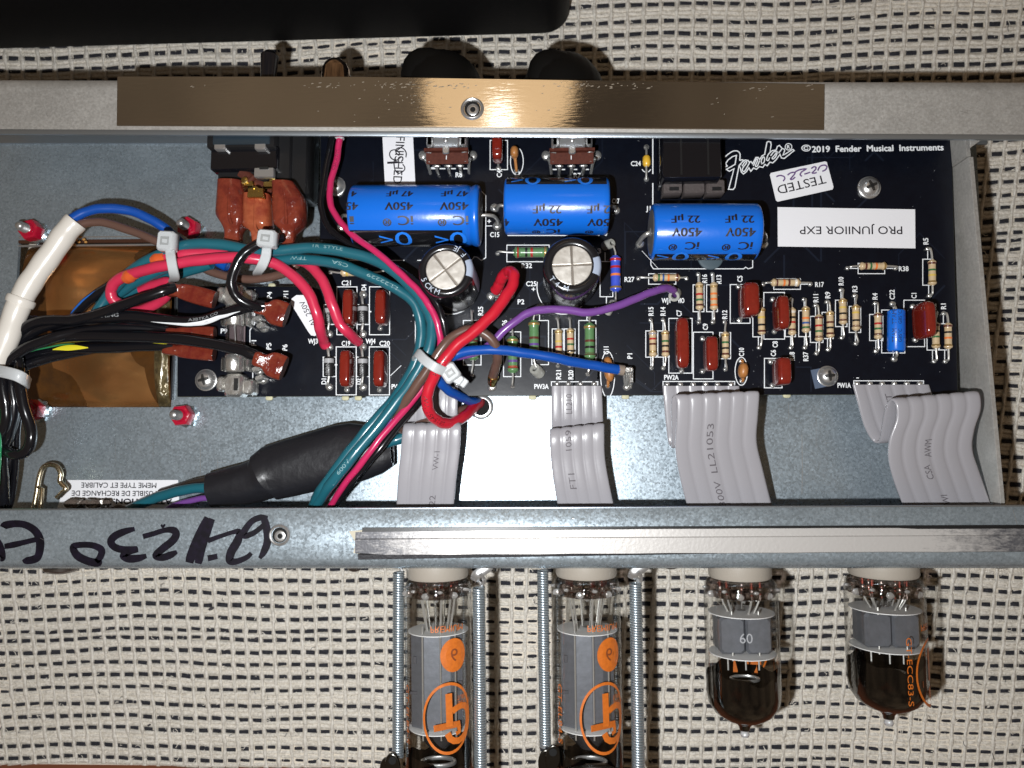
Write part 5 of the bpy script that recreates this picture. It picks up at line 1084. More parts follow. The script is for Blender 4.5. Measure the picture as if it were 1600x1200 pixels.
LOOPN = ['outermost loop of the black wires hanging from the left tie', 'second loop of the black wires hanging from the left tie', 'inner loop of the black wires at the left edge', 'black wire running straight down the left edge', 'thin black wire curving out near the lower left corner', 'lower black wire coming back up inside the loops']
for i, (pts, rp) in enumerate((([(28, 560, 1.2), (31, 597, 1.3), (36, 631, 1.3), (46, 662, 1.2), (49, 686, 1.2), (40, 706, 1.1), (24, 710, 1.1), (8, 704, 1.0), (-6, 690, 1.0)], 8.2),
                              ([(12, 555, 1.1), (18, 600, 1.2), (22, 640, 1.1), (14, 675, 1.0), (6, 695, .9), (-10, 715, .9)], 8.0), ([(0, 560, 1.3), (4, 600, 1.4), (10, 640, 1.3), (8, 665, 1.2), (-8, 690, 1.1)], 8.0),
                              ([(-8, 560, .6), (0, 640, .7), (3, 700, .7), (6, 750, .5), (7, 786, .3)], 8.0), ([(22, 700, .2), (21, 720, .2), (20, 745, .1), (14, 760, 0), (6, 775, -.1)], 3.2), ([(34, 612, .9), (28, 640, .8), (20, 668, .75), (12, 690, .7), (0, 700, .7)], 6.5))):
    wire(LOOPN[i], pts, rp, W_BLACK, group='black wire loops at the left edge')
wire('green wire at the very left edge', [(-8, 640, 1.2), (-3, 680, 1.3), (-3, 720, 1.2), (-6, 760, 1.0)], 4.5, W_GREEN)
# thin pair from the lamp
wire('thin magenta wire from the top flange curving along the teal wires', [(531, 205, 1.1), (531, 214, 1.1), (526, 250, 1.1), (517, 285, 1.2), (516, 315, 1.3), (529, 343, 1.4), (556, 371, 1.6), (592, 397, 1.75), (627, 428, 1.8), (654, 455, 1.85), (672, 480, 1.85), (684, 508, 1.8), (688, 540, 1.6), (676, 580, 1.2), (650, 620, 1.2), (608, 668, 1.45), (575, 710, 1.5), (540, 755, 1.1), (518, 788, .5), (513, 800, .2)], 5.0, W_MAG, prints=(('CSA AWM', .065, 0, 5, 34, True, mat('dark_pink_print', (.12, .01, .03), .5)),))
g = MB(); a = P(531, 204, 1.1); g.box(a, (.5, .28, .35), mat('clear_plug', (.45, .40, .42), .25, coat=.6), bev=.06); g.box(a+Vector((0, -.2, 0)), (.28, .22, .26), mat('clear_plug', (.45, .40, .42), .25), bev=.05); solo(g, 'wire_plug', 'small translucent plug holding the magenta wire under the top flange', 'plug', a)
wire('thin black wire running beside the magenta wire', [(520, 205, .7), (514, 240, .7), (505, 290, .75), (502, 325, .8), (515, 357, .9), (548, 382, 1.1), (590, 402, 1.4), (628, 424, 1.6), (658, 447, 1.75), (680, 472, 1.8), (692, 500, 1.75), (696, 535, 1.5), (686, 577, .9), (662, 618, .9), (622, 665, 1.2), (588, 708, 1.35), (555, 748, 1.1), (530, 780, .6), (520, 800, .2)], 5.2, W_BLACK)
# centre leads
wire('thick red wire looping from the P2 blade down and back to the wire hole', [(774, 454, .55), (779, 447, .75), (783, 437, 1.0), (789, 428, 1.25), (797, 424, 1.5), (803, 431, 1.7), (800, 447, 1.8), (787, 468, 1.9), (765, 496, 2.0), (738, 520, 2.05), (712, 541, 2.1), (690, 568, 2.1), (675, 595, 1.9), (667, 622, 1.7), (672, 645, 1.4), (687, 659, 1.0), (705, 661, .6), (722, 653, .2), (737, 640, -.4), (748, 630, -1.0), (752, 627, -1.5)], 8.8, W_RED, prints=(('E315451 VW', .66, 0, 6.5, 62, True, mat('dark_red_print', (.10, .008, .01), .5)), ('AWM', .50, 10, 6, 30, False, mat('dark_red_print', (.1, .008, .01), .5))))
wire('violet wire from the heat shrink sleeve past the cans to the solder point WJ1', [(590, 700, .2), (596, 684, .5), (606, 668, .8), (640, 610, .8), (690, 566, 1.0), (730, 554, 1.2), (758, 544, 1.3), (774, 530, 1.4), (795, 510, 1.5), (820, 492, 1.5), (845, 484, 1.45), (880, 484, 1.35), (920, 488, 1.25), (955, 481, 1.15), (990, 468, 1.0), (1022, 455, .85), (1040, 450.5, .65), (1051, 453, .4), (1056, 459, .05)], 6.3, W_PURP)
wire('blue wire from the zip tie across the resistors to the P1 blade', [(752, 628, -1.5), (744, 628, -.8), (728, 624, -.1), (708, 614, .6), (691, 601, 1.1), (684, 586, 1.4), (690, 569, 1.6), (712, 554, 1.65), (745, 547, 1.55), (780, 547, 1.45), (825, 552, 1.3), (870, 560, 1.15), (910, 568, .95), (945, 574, .8), (974, 579, .65)], 7.8, W_BLUE)
wire('brown wire making an arch over the blue wire and down to the wire hole', [(769, 598, .1), (770, 588, .45), (775, 572, .9), (777, 555, 1.3), (771, 535, 1.55), (755, 520, 1.65), (735, 515, 1.7), (712, 523, 1.75), (690, 545, 1.8), (668, 578, 1.7), (643, 613, 1.5), (626, 640, 1.2), (619, 661, .8), (628, 671, .4), (650, 666, .1), (685, 654, -.1), (715, 644, -.3), (740, 634, -.8), (752, 628, -1.5)], 7.6, W_BROWN)
# wire hole grommet
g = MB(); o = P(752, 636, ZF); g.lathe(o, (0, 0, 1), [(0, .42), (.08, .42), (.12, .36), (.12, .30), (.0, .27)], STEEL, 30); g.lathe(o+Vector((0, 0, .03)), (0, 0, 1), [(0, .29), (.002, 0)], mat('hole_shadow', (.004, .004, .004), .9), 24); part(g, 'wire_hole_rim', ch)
# heat shrink sleeve
g = MB(); cl = [(329, 766, 27), (350, 762, 29), (380, 757, 32), (402, 751, 34), (412, 744, 38), (422, 739, 43), (450, 732, 44.5), (490, 722, 46), (530, 712, 48), (552, 708, 47.5), (575, 706, 42), (598, 705, 34), (613, 704, 24)]
q = []; rr = []
for x, y, r in cl: q.append(P(x, y, -.05)); rr.append(r*S(x, y, 0))
Nn = 40; rows_ = []
for i in range(len(q)):
    T = (q[min(i+1, len(q)-1)]-q[max(i-1, 0)]).normalized(); side = Vector((0, 0, 1)).cross(T).normalized(); fl_ = .62 if i > 4 else .8
    rows_.append([q[i]+side*math.cos(a)*rr[i]*(1+.012*math.sin(3*a+i))+Vector((0, 0, 1))*math.sin(a)*min(rr[i]*fl_, 1.0)*(1+.04*math.sin(5*a+i*1.3)) for a in [2*math.pi*k/Nn for k in range(Nn)]])
def dens(rows, n=5):
    cols = [spline([r[k] for r in rows], n) for k in range(len(rows[0]))]; return [[c[i] for c in cols] for i in range(len(cols[0]))]
rd = [r_ for i in range(len(rows_)-1) for r_ in (rows_[i], [a_.lerp(b_, .5) for a_, b_ in zip(rows_[i], rows_[i+1])])]+[rows_[-1]]; g.grid(rd, HEATSH, close_v=True); inn = [[q[0]+(p-q[0])*.9 for p in rd[0]], [q[1]+(p-q[1])*.85 for p in rd[2]]]; g.grid([rd[0], inn[0], inn[1]], HEATSH, close_v=True)
g.grid([rd[-1], [q[-1]+(p-q[-1])*.85 for p in rd[-1]], [q[-3]+(p-q[-1])*.8 for p in rd[-1]]], HEATSH, close_v=True)
solo(g, 'heat_shrink_sleeve', 'wide black heat shrink sleeve narrowing to the left above the lower flange', 'sleeve', q[5], angle=22)

# ================================================================== zip ties
strap_ = strap
def tie(label, head, hw, hh, strap, z, sw, hrot=0, wd=(1, .1, 0)):
    c = P(*head, z); r_ = thing('zip_tie', label, 'zip tie', c, 'milky nylon zip ties round the wires'); g = MB(); u = S(*head, z)
    g.box(c, (hw*u, hh*u, .42), NYLON, rot=math.radians(hrot), bev=.06); M = Matrix.Rotation(math.radians(hrot), 3, 'Z')
    g.box(c+M@Vector((0, -.02, .215)), (hw*u*.5, hh*u*.42, .03), mat('nylon_slot', (.30, .31, .31), .5), rot=math.radians(hrot), bev=.01); g.box(c+M@Vector((.02, -.03, .235)), (hw*u*.3, hh*u*.2, .04), NYLON, rot=math.radians(hrot), bev=.01); part(g, 'head', r_)
    g = MB(); strap_(g, strap, wd, sw*u, .09, NYLON); part(g, 'strap', r_, angle=30); return r_
tie('milky zip tie around the pink and teal wires at the left', (262.5, 378), 27, 31, [(265, 368, 1.6), (266, 392, 1.98), (268, 408, 2.05), (271, 424, 1.9), (273, 434, 1.5), (270, 438, .8), (268, 425, .2)], 1.95, 15, -4)
tie('milky zip tie behind the looping black wire, below the red boots', (418.5, 374), 29, 27, [(419, 366, 1.6), (417, 388, 2.05), (415, 402, 2.0), (409, 416, 1.85), (403, 425, 1.5), (402, 428, .9)], 2.15, 15, -6)
tie('milky zip tie binding the teal, red and blue wires in the middle', (704, 583), 27, 27, [(650, 562, .9), (649, 555, 1.4), (653, 552, 1.9), (664, 563, 2.25), (680, 574, 2.35), (697, 581, 2.0)], 1.9, 15, 35, wd=(.55, .83, 0))
g = MB(); a = P(722, 596, 1.8); g.box(a, (.34, .28, .12), NYLON, rot=math.radians(-38), bev=.03); b_ = P(712, 590, 1.85); g.box(b_, (.5, .3, .16), NYLON, rot=math.radians(-35), bev=.04)
part(g, 'cut_tail', bpy.data.objects['zip_tie.002'])
r_ = thing('zip_tie', 'milky zip tie gathering the black wires at the left edge', 'zip tie', P(20, 585, 1.5), 'milky nylon zip ties round the wires'); g = MB()
strap_(g, ((-20, 577, 1.6), (0, 580, 2.0), (25, 586, 2.1), (40, 594, 1.8), (45, 599, 1.0)), (.2, 1, 0), .36, .1, NYLON); part(g, 'strap', r_, angle=60)

# ================================================================== terminal boots (red vinyl)
def boot(label, cuff, neck, end, r0, r1, wz, z, blade=True, bend=0):
    """cuff, neck, end: photo pixels; r0 cuff radius px, r1 half width of the blade sleeve px"""
    a, b, c = P(*cuff, z), P(*neck, z), P(*end, z-.1); r_ = thing('terminal_boot', label, 'terminal boot', b, 'red vinyl boots on the blade terminals'); u = S(*neck, z); ax = (c-b).normalized(); side = Vector((0, 0, 1)).cross(ax)
    rows_ = []; n = 20
    for p, w_, h_ in ((a, r0*.95, r0*.95), (a.lerp(b, .3), r0*1.05, r0*1.05), (a.lerp(b, .8), r0*.95, r0*.85), (b, r0*1.1, r0*.75), (b.lerp(c, .3), r1, wz), (b.lerp(c, .8), r1*1.03, wz*1.05), (c, r1*.97, wz)):
        rows_.append([p+side*math.copysign(abs(math.cos(t))**.6, math.cos(t))*w_*u+Vector((0, 0, 1))*math.copysign(abs(math.sin(t))**.6, math.sin(t))*h_*u+Vector((0, 0, .02*math.sin(t*3+p.x*5))) for t in [2*math.pi*k/n for k in range(n)]])
    g = MB(); g.grid(dens(rows_, 4), REDINS, close_v=True); g.add(rows_[-1], [tuple(range(n))], mat('boot_inside', (.03, .006, .004), .6)); part(g, 'vinyl_sleeve', r_, angle=60)
    if False:
        g = MB(); g.box(c+ax*.12-Vector((0, 0, .05)), (.42, r1*u*1.3, .09), STEEL, rot=math.atan2(ax.y, ax.x), bev=.02); part(g, 'blade_terminal', r_)
    return r_
boot('upper left red terminal boot beside the fuse holder top', (262, 452), (284, 455), (336, 469), 11, 14, 7, 1.1)
boot('red terminal boot under the looping black wire, above the fuse glass right side', (402, 480), (418, 484), (448, 493), 11, 20, 8, 1.15, blade=False); boot('flattened red boot behind the black wires left of the fuse glass', (262, 521), (280, 520), (336, 520), 8, 9.5, 6, .6)
boot('lowest left red terminal boot beside the transformer window', (258, 545), (280, 548), (335, 553), 9, 11.5, 7, .6); boot('lower right red terminal boot under the mark P6', (400, 560), (416, 566), (444, 576), 12, 20, 8, 1.15, blade=False)
for i, (x, y) in enumerate(((405, 499), (411, 510), (404, 577), (409, 591))):
    g = MB(); g.box(P(x, y, .25), (.30, .16, .5), SOLDER, bev=.04, rot=.3); g.ell(P(x+2, y+3, .02), .17, .15, .14, SOLDER, half=True)
    solo(g, 'board_blade', ('upper solder blade below the upper right boot', 'lower solder blade below the upper right boot', 'upper solder blade below the lower right boot', 'lower solder blade below the lower right boot')[i], 'terminal', P(x, y), 'soldered blades on the board')

# ================================================================== fuse
fz = .62
for i, (y0, y1) in enumerate(((443, 480), (583, 621))):
    r_ = thing('fuse_clip', ('fuse clip at the top of the fuse, under the black loop', 'fuse clip at the bottom of the fuse near the board edge')[i], 'fuse clip', P(366, (y0+y1)/2), 'nickel fuse clips'); 
    a, b = P(366, y0, .6), P(366, y1, .6); cy = (a.y+b.y)/2; L_ = a.y-b.y; cx = a.x
    g = MB(); g.box((cx, cy, .38), (.62, L_*.95, .66), NICKEL, bev=.10); part(g, 'clip_base', r_)
    for s, w_ in ((-1, .26), (1, .34)): g = MB(); g.box((cx+s*.46, cy-.05*s, .32), (w_, L_*.62, .6), NICKEL, bev=.07); part(g, 'spring_leaf', r_)
    g = MB(); g.box((cx+.12, cy+.02, .725), (.14, L_*.5, .02), mat('recess_dark', (.03, .03, .03), .4, .5), bev=.005); part(g, 'slot', r_)
for i, (y0, y1) in enumerate(((478, 512), (556, 582))):
    r_ = thing('fuse_clip', ('fuse clip jaws round the upper fuse cap', 'fuse clip jaws round the lower fuse cap')[i], 'fuse clip', P(366, (y0+y1)/2), 'nickel fuse clips'); a, b = P(366, y0, .6), P(366, y1, .6); cy = (a.y+b.y)/2; L_ = a.y-b.y
    for s in (-1, 1):
        g = MB(); g.lathe((a.x, cy-L_*.4, fz), (0, 1, 0), [(0, .345), (L_*.8, .345)], NICKEL, 12, a0=s*.9, a1=s*2.8); part(g, 'jaw', r_); g = MB(); g.box((a.x+s*.40, cy, .3), (.08, L_*.8, .6), NICKEL, bev=.03); part(g, 'jaw_foot', r_)
fu = thing('glass_fuse', 'glass cartridge fuse with metal caps standing between the clips', 'fuse', P(366, 530))
a, b = P(366, 480, fz), P(366, 581, fz); ax = (b-a).normalized(); L_ = (b-a).length
g = MB(); g.lathe(a, ax, [(.2, .27), (L_-.2, .27)], GLASS2, 24); part(g, 'glass_tube', fu)
for t0, t1 in ((0, .62), (L_-.55, L_)): g = MB(); g.lathe(a, ax, [(t0, .001), (t0, .27), (t0+.03, .295), (t1-.03, .295), (t1, .27), (t1, .001)], NICKEL, 24); part(g, 'end_cap', fu)
g = MB(); g.tube([a+ax*.4, a+ax*(L_*.5)+Vector((.03, 0, -.02)), a+ax*(L_-.4)], .02, STEEL, 6); part(g, 'filament', fu)
g = MB(); g.box((a.x, (a.y+b.y)/2, .30), (.52, L_*.75, .05), mat('fuse_back_paper', (.16, .12, .13), .6)); part(g, 'holder_floor', fu)

# ================================================================== power switch with copper red boots
sw = thing('power_switch', 'black rocker switch body under the top flange with its metal clip frame', 'switch', P(378, 245, .8))
def bx(mb, x0, y0, x1, y1, z0, z1, m_, bev=.03): a, b = P(x0, y0, z1), P(x1, y1, z1); mb.box(((a.x+b.x)/2, (a.y+b.y)/2, (z0+z1)/2), (abs(b.x-a.x), abs(a.y-b.y), z1-z0), m_, bev=bev)
g = MB(); bx(g, 325, 170, 428, 229, -.5, 1.2, BLKPL); bx(g, 329, 227, 432, 264, -.3, 1.0, BLKGL, .05); bx(g, 340, 262, 418, 283, -.6, .75, BLKPL, .06); part(g, 'housing', sw)
g = MB(); bx(g, 333, 190, 421, 224.5, 1.0, 1.24, mat('blued_frame', (.09, .13, .17), .3, .8, bump=(6, .2, .02)), .03); part(g, 'top_plate', sw)
for x0, x1 in ((334, 352), (397, 415)): g = MB(); bx(g, x0, 221, x1, 233, .8, 1.22, STEEL, .04); part(g, 'clip_tab', sw)
g = MB(); bx(g, 397, 262, 427, 276, .9, 1.16, STEEL, .02); bx(g, 405, 260, 419, 264, 1.1, 1.19, mat('recess_dark', (.03, .03, .03), .4, .5), .01); part(g, 'silver_terminal', sw)
g = MB(); bx(g, 428, 190, 452, 300, -.7, .75, BLKPL, .05); bx(g, 452, 190, 478, 303, -.8, .55, BLKPL, .05); part(g, 'side_block', sw)
g = MB(); g.tube([P(375, 268, .8), P(425, 300, .6)], .16, BROWNPH, 8, flat=.4); g.tube([P(383, 290, .8), P(398, 275, .85)], .10, BROWNPH, 8); bx(g, 372, 280, 424, 296, .0, .62, BROWNPH, .04); part(g, 'terminal_plate', sw)
for x, y in ((383, 282), (427, 283)): g = MB(); bx(g, x-16, y, x+12, y+9, .5, .9, BRASS, .03); g.lathe(P(x, y, .9), (0, 0, 1), [(0, .12), (.05, .11), (.07, .06), (.07, 0)], BRASS, 14); part(g, 'brass_terminal', sw)
def vboot(label, prof, z, m_=COPINS, dep=.42):
    """vertical vinyl boot seen from above: prof rows (y, x0, x1)"""
    r_ = thing('terminal_boot', label, 'terminal boot', P((prof[0][1]+prof[0][2])/2, prof[0][0], z-.5), 'copper red vinyl boots below the power switch'); rows_ = []; n = 22
    for i, (y, x0, x1) in enumerate(prof):
        a, b = P(x0, y, z), P(x1, y, z); c = (a+b)/2; hw = (b.x-a.x)/2; zz = z-.12*i/len(prof); hgt = dep*(1 if i < len(prof)-3 else .8)*(min(1, hw/.32))
        rows_.append([Vector((c.x+hw*math.copysign(abs(math.cos(t))**.55, math.cos(t)), c.y, zz+hgt*math.copysign(abs(math.sin(t))**.6, math.sin(t))+.03*math.cos(3*t+i))) for t in [2*math.pi*k/n for k in range(n)]])
    g = MB(); g.grid(dens(rows_, 3), m_, close_v=True); cc = sum(rows_[0], Vector())/n; g.grid([rows_[0], [cc+(p-cc)*.86 for p in rows_[0]], [cc+(p-cc)*.8-Vector((0, .25, 0)) for p in rows_[0]]], mat('boot_inside_red', (.09, .02, .012), .4), close_v=True); part(g, 'vinyl_sleeve', r_, angle=70)
    # moulded ridge
    g = MB(); mid = [((x0*.62+x1*.38), y) for y, x0, x1 in prof[:5]]; g.tube(spline([P(x, y, z+dep*.96) for x, y in mid], 4), .05, m_, 8, flat=.5); part(g, 'moulded_ridge', r_); return r_
vboot('left copper red vinyl boot under the power switch', [(286, 344, 381), (300, 342, 383), (320, 340, 385), (337, 340, 386), (350, 348, 382), (362, 352, 376), (378, 351, 375), (396, 352, 374)], 1.0, m_=COPIND)
vboot('middle copper red vinyl boot, lowest of the three, with a brass terminal above it', [(307, 384, 424), (322, 382, 425), (345, 381, 426), (355, 382, 425), (362, 392, 420), (372, 394, 416), (390, 395, 414)], .95)
vboot('right copper red vinyl boot under the power switch beside the black block', [(288, 428, 462), (300, 427, 470), (315, 427, 477), (335, 428, 477), (350, 430, 474), (358, 436, 466), (366, 438, 460), (385, 440, 458)], 1.05, m_=COPIND)
g = MB(); bx(g, 386, 300, 411, 308, .9, 1.5, BRASS, .02); c = P(399, 297, 1.4); g.lathe(c, (0, 0, 1), [(0, .12), (.02, .12), (.02, .06), (0, .06)], BRASS, 14); bx(g, 387, 294, 411, 301, 1.2, 1.4, BRASS, .02); part(g, 'brass_tongue', bpy.data.objects['terminal_boot.006'])

# ================================================================== board blades P1, P2 and P3
r_ = thing('blade_connector', 'soldered blade where the blue wire ends, mark P1', 'blade connector', P(983, 590), 'bare blade connectors'); g = MB(); bx(g, 975, 573, 990, 583, .3, .75, NICKEL, .05); bx(g, 984, 573, 990, 600, .2, .6, NICKEL, .04); part(g, 'crimp', r_)
for k in range(4): g = MB(); g.tube([P(975+k*4, 584, .5), P(976+k*3.6, 596+2*(k % 2), .25), P(977+k*3, 606, .02)], .035, LEADM, 8); part(g, 'strand', r_)
g = MB(); blob(g, 980, 604, 7); part(g, 'solder_joint', r_)
g = MB(); g.tube([P(966, 577.5, .68), P(975, 579, .66)], .17, mat('clear_collar', (.25, .2, .16), .3, coat=.5), 14); part(g, 'collar', r_)
r_ = thing('blade_connector', 'soldered blade where the thick red wire starts, mark P2', 'blade connector', P(780, 460), 'bare blade connectors'); g = MB(); bx(g, 769, 448, 783, 456, .35, .7, NICKEL, .05); bx(g, 771, 455, 792, 462, .02, .45, NICKEL, .04); part(g, 'crimp', r_)
g = MB(); blob(g, 766.5, 463, 6.5); part(g, 'solder_joint', r_); g = MB(); blob(g, 797.5, 462, 6.5); part(g, 'solder_joint', r_)
r_ = thing('blade_connector', 'soldered crimp where the brown wire ends at the board edge', 'blade connector', P(769, 600), 'bare blade connectors'); g = MB(); g.tube(spline([P(771, 588, .5), P(770, 594, .35), P(769, 604, .05)], 5), [.17]*5+[.12]*4+[.07, .06], BRASS, 12); part(g, 'crimp', r_); g = MB(); blob(g, 769, 605, 7, h=.6); part(g, 'solder_joint', r_)

# ================================================================== ribbon cables
def ribbon(label, rows_px, n, texts=(), pins=(), seg=9, th=.055):
    """rows: (left x, y, z, right x, y, z) along the cable; n conductors; texts: (string, s fraction, conductor position 0..1, cap cm, width cm, flip)"""
    Lp = spline([P(r[0], r[1], r[2]) for r in rows_px], 9); Rp_ = spline([P(r[3], r[4], r[5]) for r in rows_px], 9); M_ = len(Lp); m_ = n*8+1
    top, bot = [], []
    def nrm(i, t):
        c = lambda k: Lp[max(0, min(M_-1, k))].lerp(Rp_[max(0, min(M_-1, k))], t)
        T = (c(i+1)-c(i-1)).normalized(); A = (Rp_[i]-Lp[i]).normalized(); N = A.cross(T)*-1; return N.normalized()
    for i in range(M_):
        a, b = [], []; W = (Rp_[i]-Lp[i]).length
        for j in range(m_):
            t = j/(m_-1); ph = (t*n) % 1.0 if j < m_-1 else 0; hgt = th*.45+th*.55*abs(math.sin(math.pi*t*n))**.5; N = nrm(i, t); p = Lp[i].lerp(Rp_[i], t); a.append(p+N*hgt); b.append(p-N*hgt)
        top.append(a); bot.append(b)
    g = MB(); loop = [a+b[::-1] for a, b in zip(top, bot)]; g.grid(loop, RIBBON, close_v=True); o = P(rows_px[0][0], rows_px[0][1])
    r_ = thing('ribbon_cable', label, 'ribbon cable', o, 'grey ribbon cables to the valve sockets'); part(g, 'flat_cable', r_, angle=75)
    if texts:
        g = MB(); mid = [Lp[i].lerp(Rp_[i], .5) for i in range(M_)]; cum = [0]
        for i in range(1, M_): cum.append(cum[-1]+(mid[i]-mid[i-1]).length)
        for s, fr, tc_, h, wd, fl_ in texts:
            v, f, w0 = glyphs(s); vs = []
            for x, y in v:
                d = cum[-1]*fr+(x*wd/w0)*(1 if not fl_ else -1); i = 0; d = max(0, min(cum[-1]-1e-5, d))
                while cum[i+1] < d: i += 1
                k = (d-cum[i])/(cum[i+1]-cum[i]); W = (Rp_[i]-Lp[i]).length; t = tc_+(y*h/.7)/W*(1 if not fl_ else -1); t = max(0, min(1, t))
                p = Lp[i].lerp(Rp_[i], t).lerp(Lp[i+1].lerp(Rp_[i+1], t), k); vs.append(p+nrm(i, t)*(th*1.0+.004))
            g.add(vs, f, mat('faded_ribbon_print', (.10, .09, .10), .6))
        part(g, 'printed_text', r_, smooth=False, kind='stuff')
    for x, y in pins: g = MB(); blob(g, x, y, 4.6, h=1.0); g.tube([P(x, y, 0), P(x, y+5, .12)], .04, LEADM, 8); part(g, 'solder_pin', r_)
    return r_
ribbon('grey ribbon cable above the left valve, behind the red and blue wires', [(636, 603, .10, 716, 603, .10), (635, 630, .10, 715, 630, .10), (634, 655, .0, 715, 655, .0), (633, 668, -.10, 716, 668, -.10), (632, 672, .12, 718, 672, .12), (632, 666, .42, 719, 664, .42), (631, 664, .62, 720, 663, .62), (629, 675, .72, 720, 673, .72), (626, 710, .60, 718, 708, .60), (622, 750, .45, 713, 748, .45), (619, 802, .2, 708, 802, .2)], 5,
       texts=(('E22', .93, .62, .20, .5, True), ('VW-1', .66, .62, .18, .6, True)), pins=((655, 600), (675, 600), (697, 600), (714, 600)))
ribbon('grey ribbon cable with a short fold above the second valve', [(862, 603, .12, 940, 603, .12), (862, 625, .10, 941, 625, .10), (862, 655, .0, 942, 652, .0), (862, 672, -.12, 943, 670, -.12), (860, 677, .10, 944, 674, .10), (859, 673, .45, 944, 666, .45), (859, 674, .62, 944, 664, .62), (859, 690, .68, 944, 680, .68), (861, 720, .55, 945, 715, .55), (866, 760, .42, 952, 757, .42), (874, 803, .2, 962, 803, .2)], 5,
       texts=(('LL210', .115, .34, .20, .62, True), ('1059', .52, .34, .18, .62, True), ('FT1', .78, .34, .20, .5, True)), pins=((870.6, 600), (888, 600), (907, 600), (928, 600)))
ribbon('wide grey ribbon cable with a tall fold above the first short valve', [(1035, 603, .12, 1155, 603, .12), (1037, 625, .08, 1156, 622, .08), (1040, 660, -.05, 1158, 655, -.05), (1044, 690, -.15, 1162, 685, -.15), (1048, 698, .05, 1166, 694, .05), (1050, 685, .30, 1170, 680, .30), (1049, 650, .75, 1178, 642, .75), (1049, 628, 1.05, 1183, 619, 1.05), (1053, 619, 1.20, 1185, 613, 1.20), (1057, 628, 1.25, 1186, 620, 1.25), (1057, 660, 1.12, 1184, 650, 1.12), (1055, 700, .88, 1182, 690, .88), (1062, 745, .6, 1192, 735, .6), (1077, 803, .25, 1209, 803, .25)], 6,
       texts=(('LL21053', .72, .42, .20, 1.6, True), ('300V', .91, .42, .20, .85, True), ('H', .03, .48, .2, .2, True)), pins=((1042.5, 601), (1063, 601), (1083, 601), (1102.5, 601), (1121, 601), (1142, 601)))
ribbon('wide grey ribbon cable leaning right with an open S fold, beside the chassis end', [(1332, 601, .12, 1451, 601, .12), (1340, 630, .08, 1458, 622, .08), (1350, 665, -.02, 1472, 655, -.02), (1363, 688, -.05, 1484, 682, -.05), (1374, 688, .15, 1495, 682, .15), (1378, 668, .45, 1503, 658, .45), (1383, 640, .85, 1515, 630, .85), (1391, 625, 1.15, 1525, 614, 1.15), (1399, 632, 1.28, 1531, 618, 1.28), (1400, 655, 1.22, 1532, 640, 1.22), (1390, 685, 1.08, 1522, 672, 1.08), (1388, 715, .92, 1519, 702, .92), (1396, 750, .7, 1530, 738, .7), (1416, 803, .3, 1553, 803, .3)], 6,
       texts=(('AWM', .70, .46, .20, .55, True), ('CSA', .80, .42, .2, .5, True), ('WI', .93, .50, .2, .35, True), ('FT', .06, .42, .2, .35, True)), pins=((1339, 600), (1359, 600), (1378, 600), (1397, 600), (1416.6, 600), (1437, 600)))

# ================================================================== bent clip, dusty solder lump
g = MB(); q = spline([P(x, y, -.35) for x, y in ((52, 800), (57, 772), (61, 748), (67, 731), (78, 726), (89, 729), (95, 740), (94, 752), (103, 763), (97, 770), (89, 778))], 5); g.tube(q, .085, PALEBRASS, 10, flat=1.0); g.tube([P(63, 801, -.3), P(66, 764, -.3), P(60, 761, -.33)], .07, PALEBRASS, 10)
solo(g, 'bent_wire_clip', 'pale gilt bent wire hook at lower left beside the French label', 'wire clip', P(75, 760, ZF))
GRIME = mat('brown_grey_lint', (.10, .075, .06), .85, bump=(14, 1, .06)); g = MB(); Rr = random.Random(4)
for k in range(9):
    x0 = 105+k*9; pts = [(x0+Rr.gauss(0, 5), 788+Rr.gauss(0, 5)+(6 if k > 5 else 0), -.4+Rr.gauss(0, .1)) for _ in range(4)]; pts = [(p[0]+j*7, p[1], p[2]) for j, p in enumerate(pts)]; g.tube(spline([P(*p) for p in pts], 5), .07+.03*Rr.random(), GRIME if k % 3 else mat('dull_twisted_lead', (.3, .27, .24), .4, .7), 7)
g.ell(P(114, 787, -.5), .30, .18, .22, GRIME, nu=12, nv=8); solo(g, 'twisted_leads', 'dull brown tangle of twisted leads against the lower flange left of the teal wire', 'wire tangle', P(140, 785, ZF))

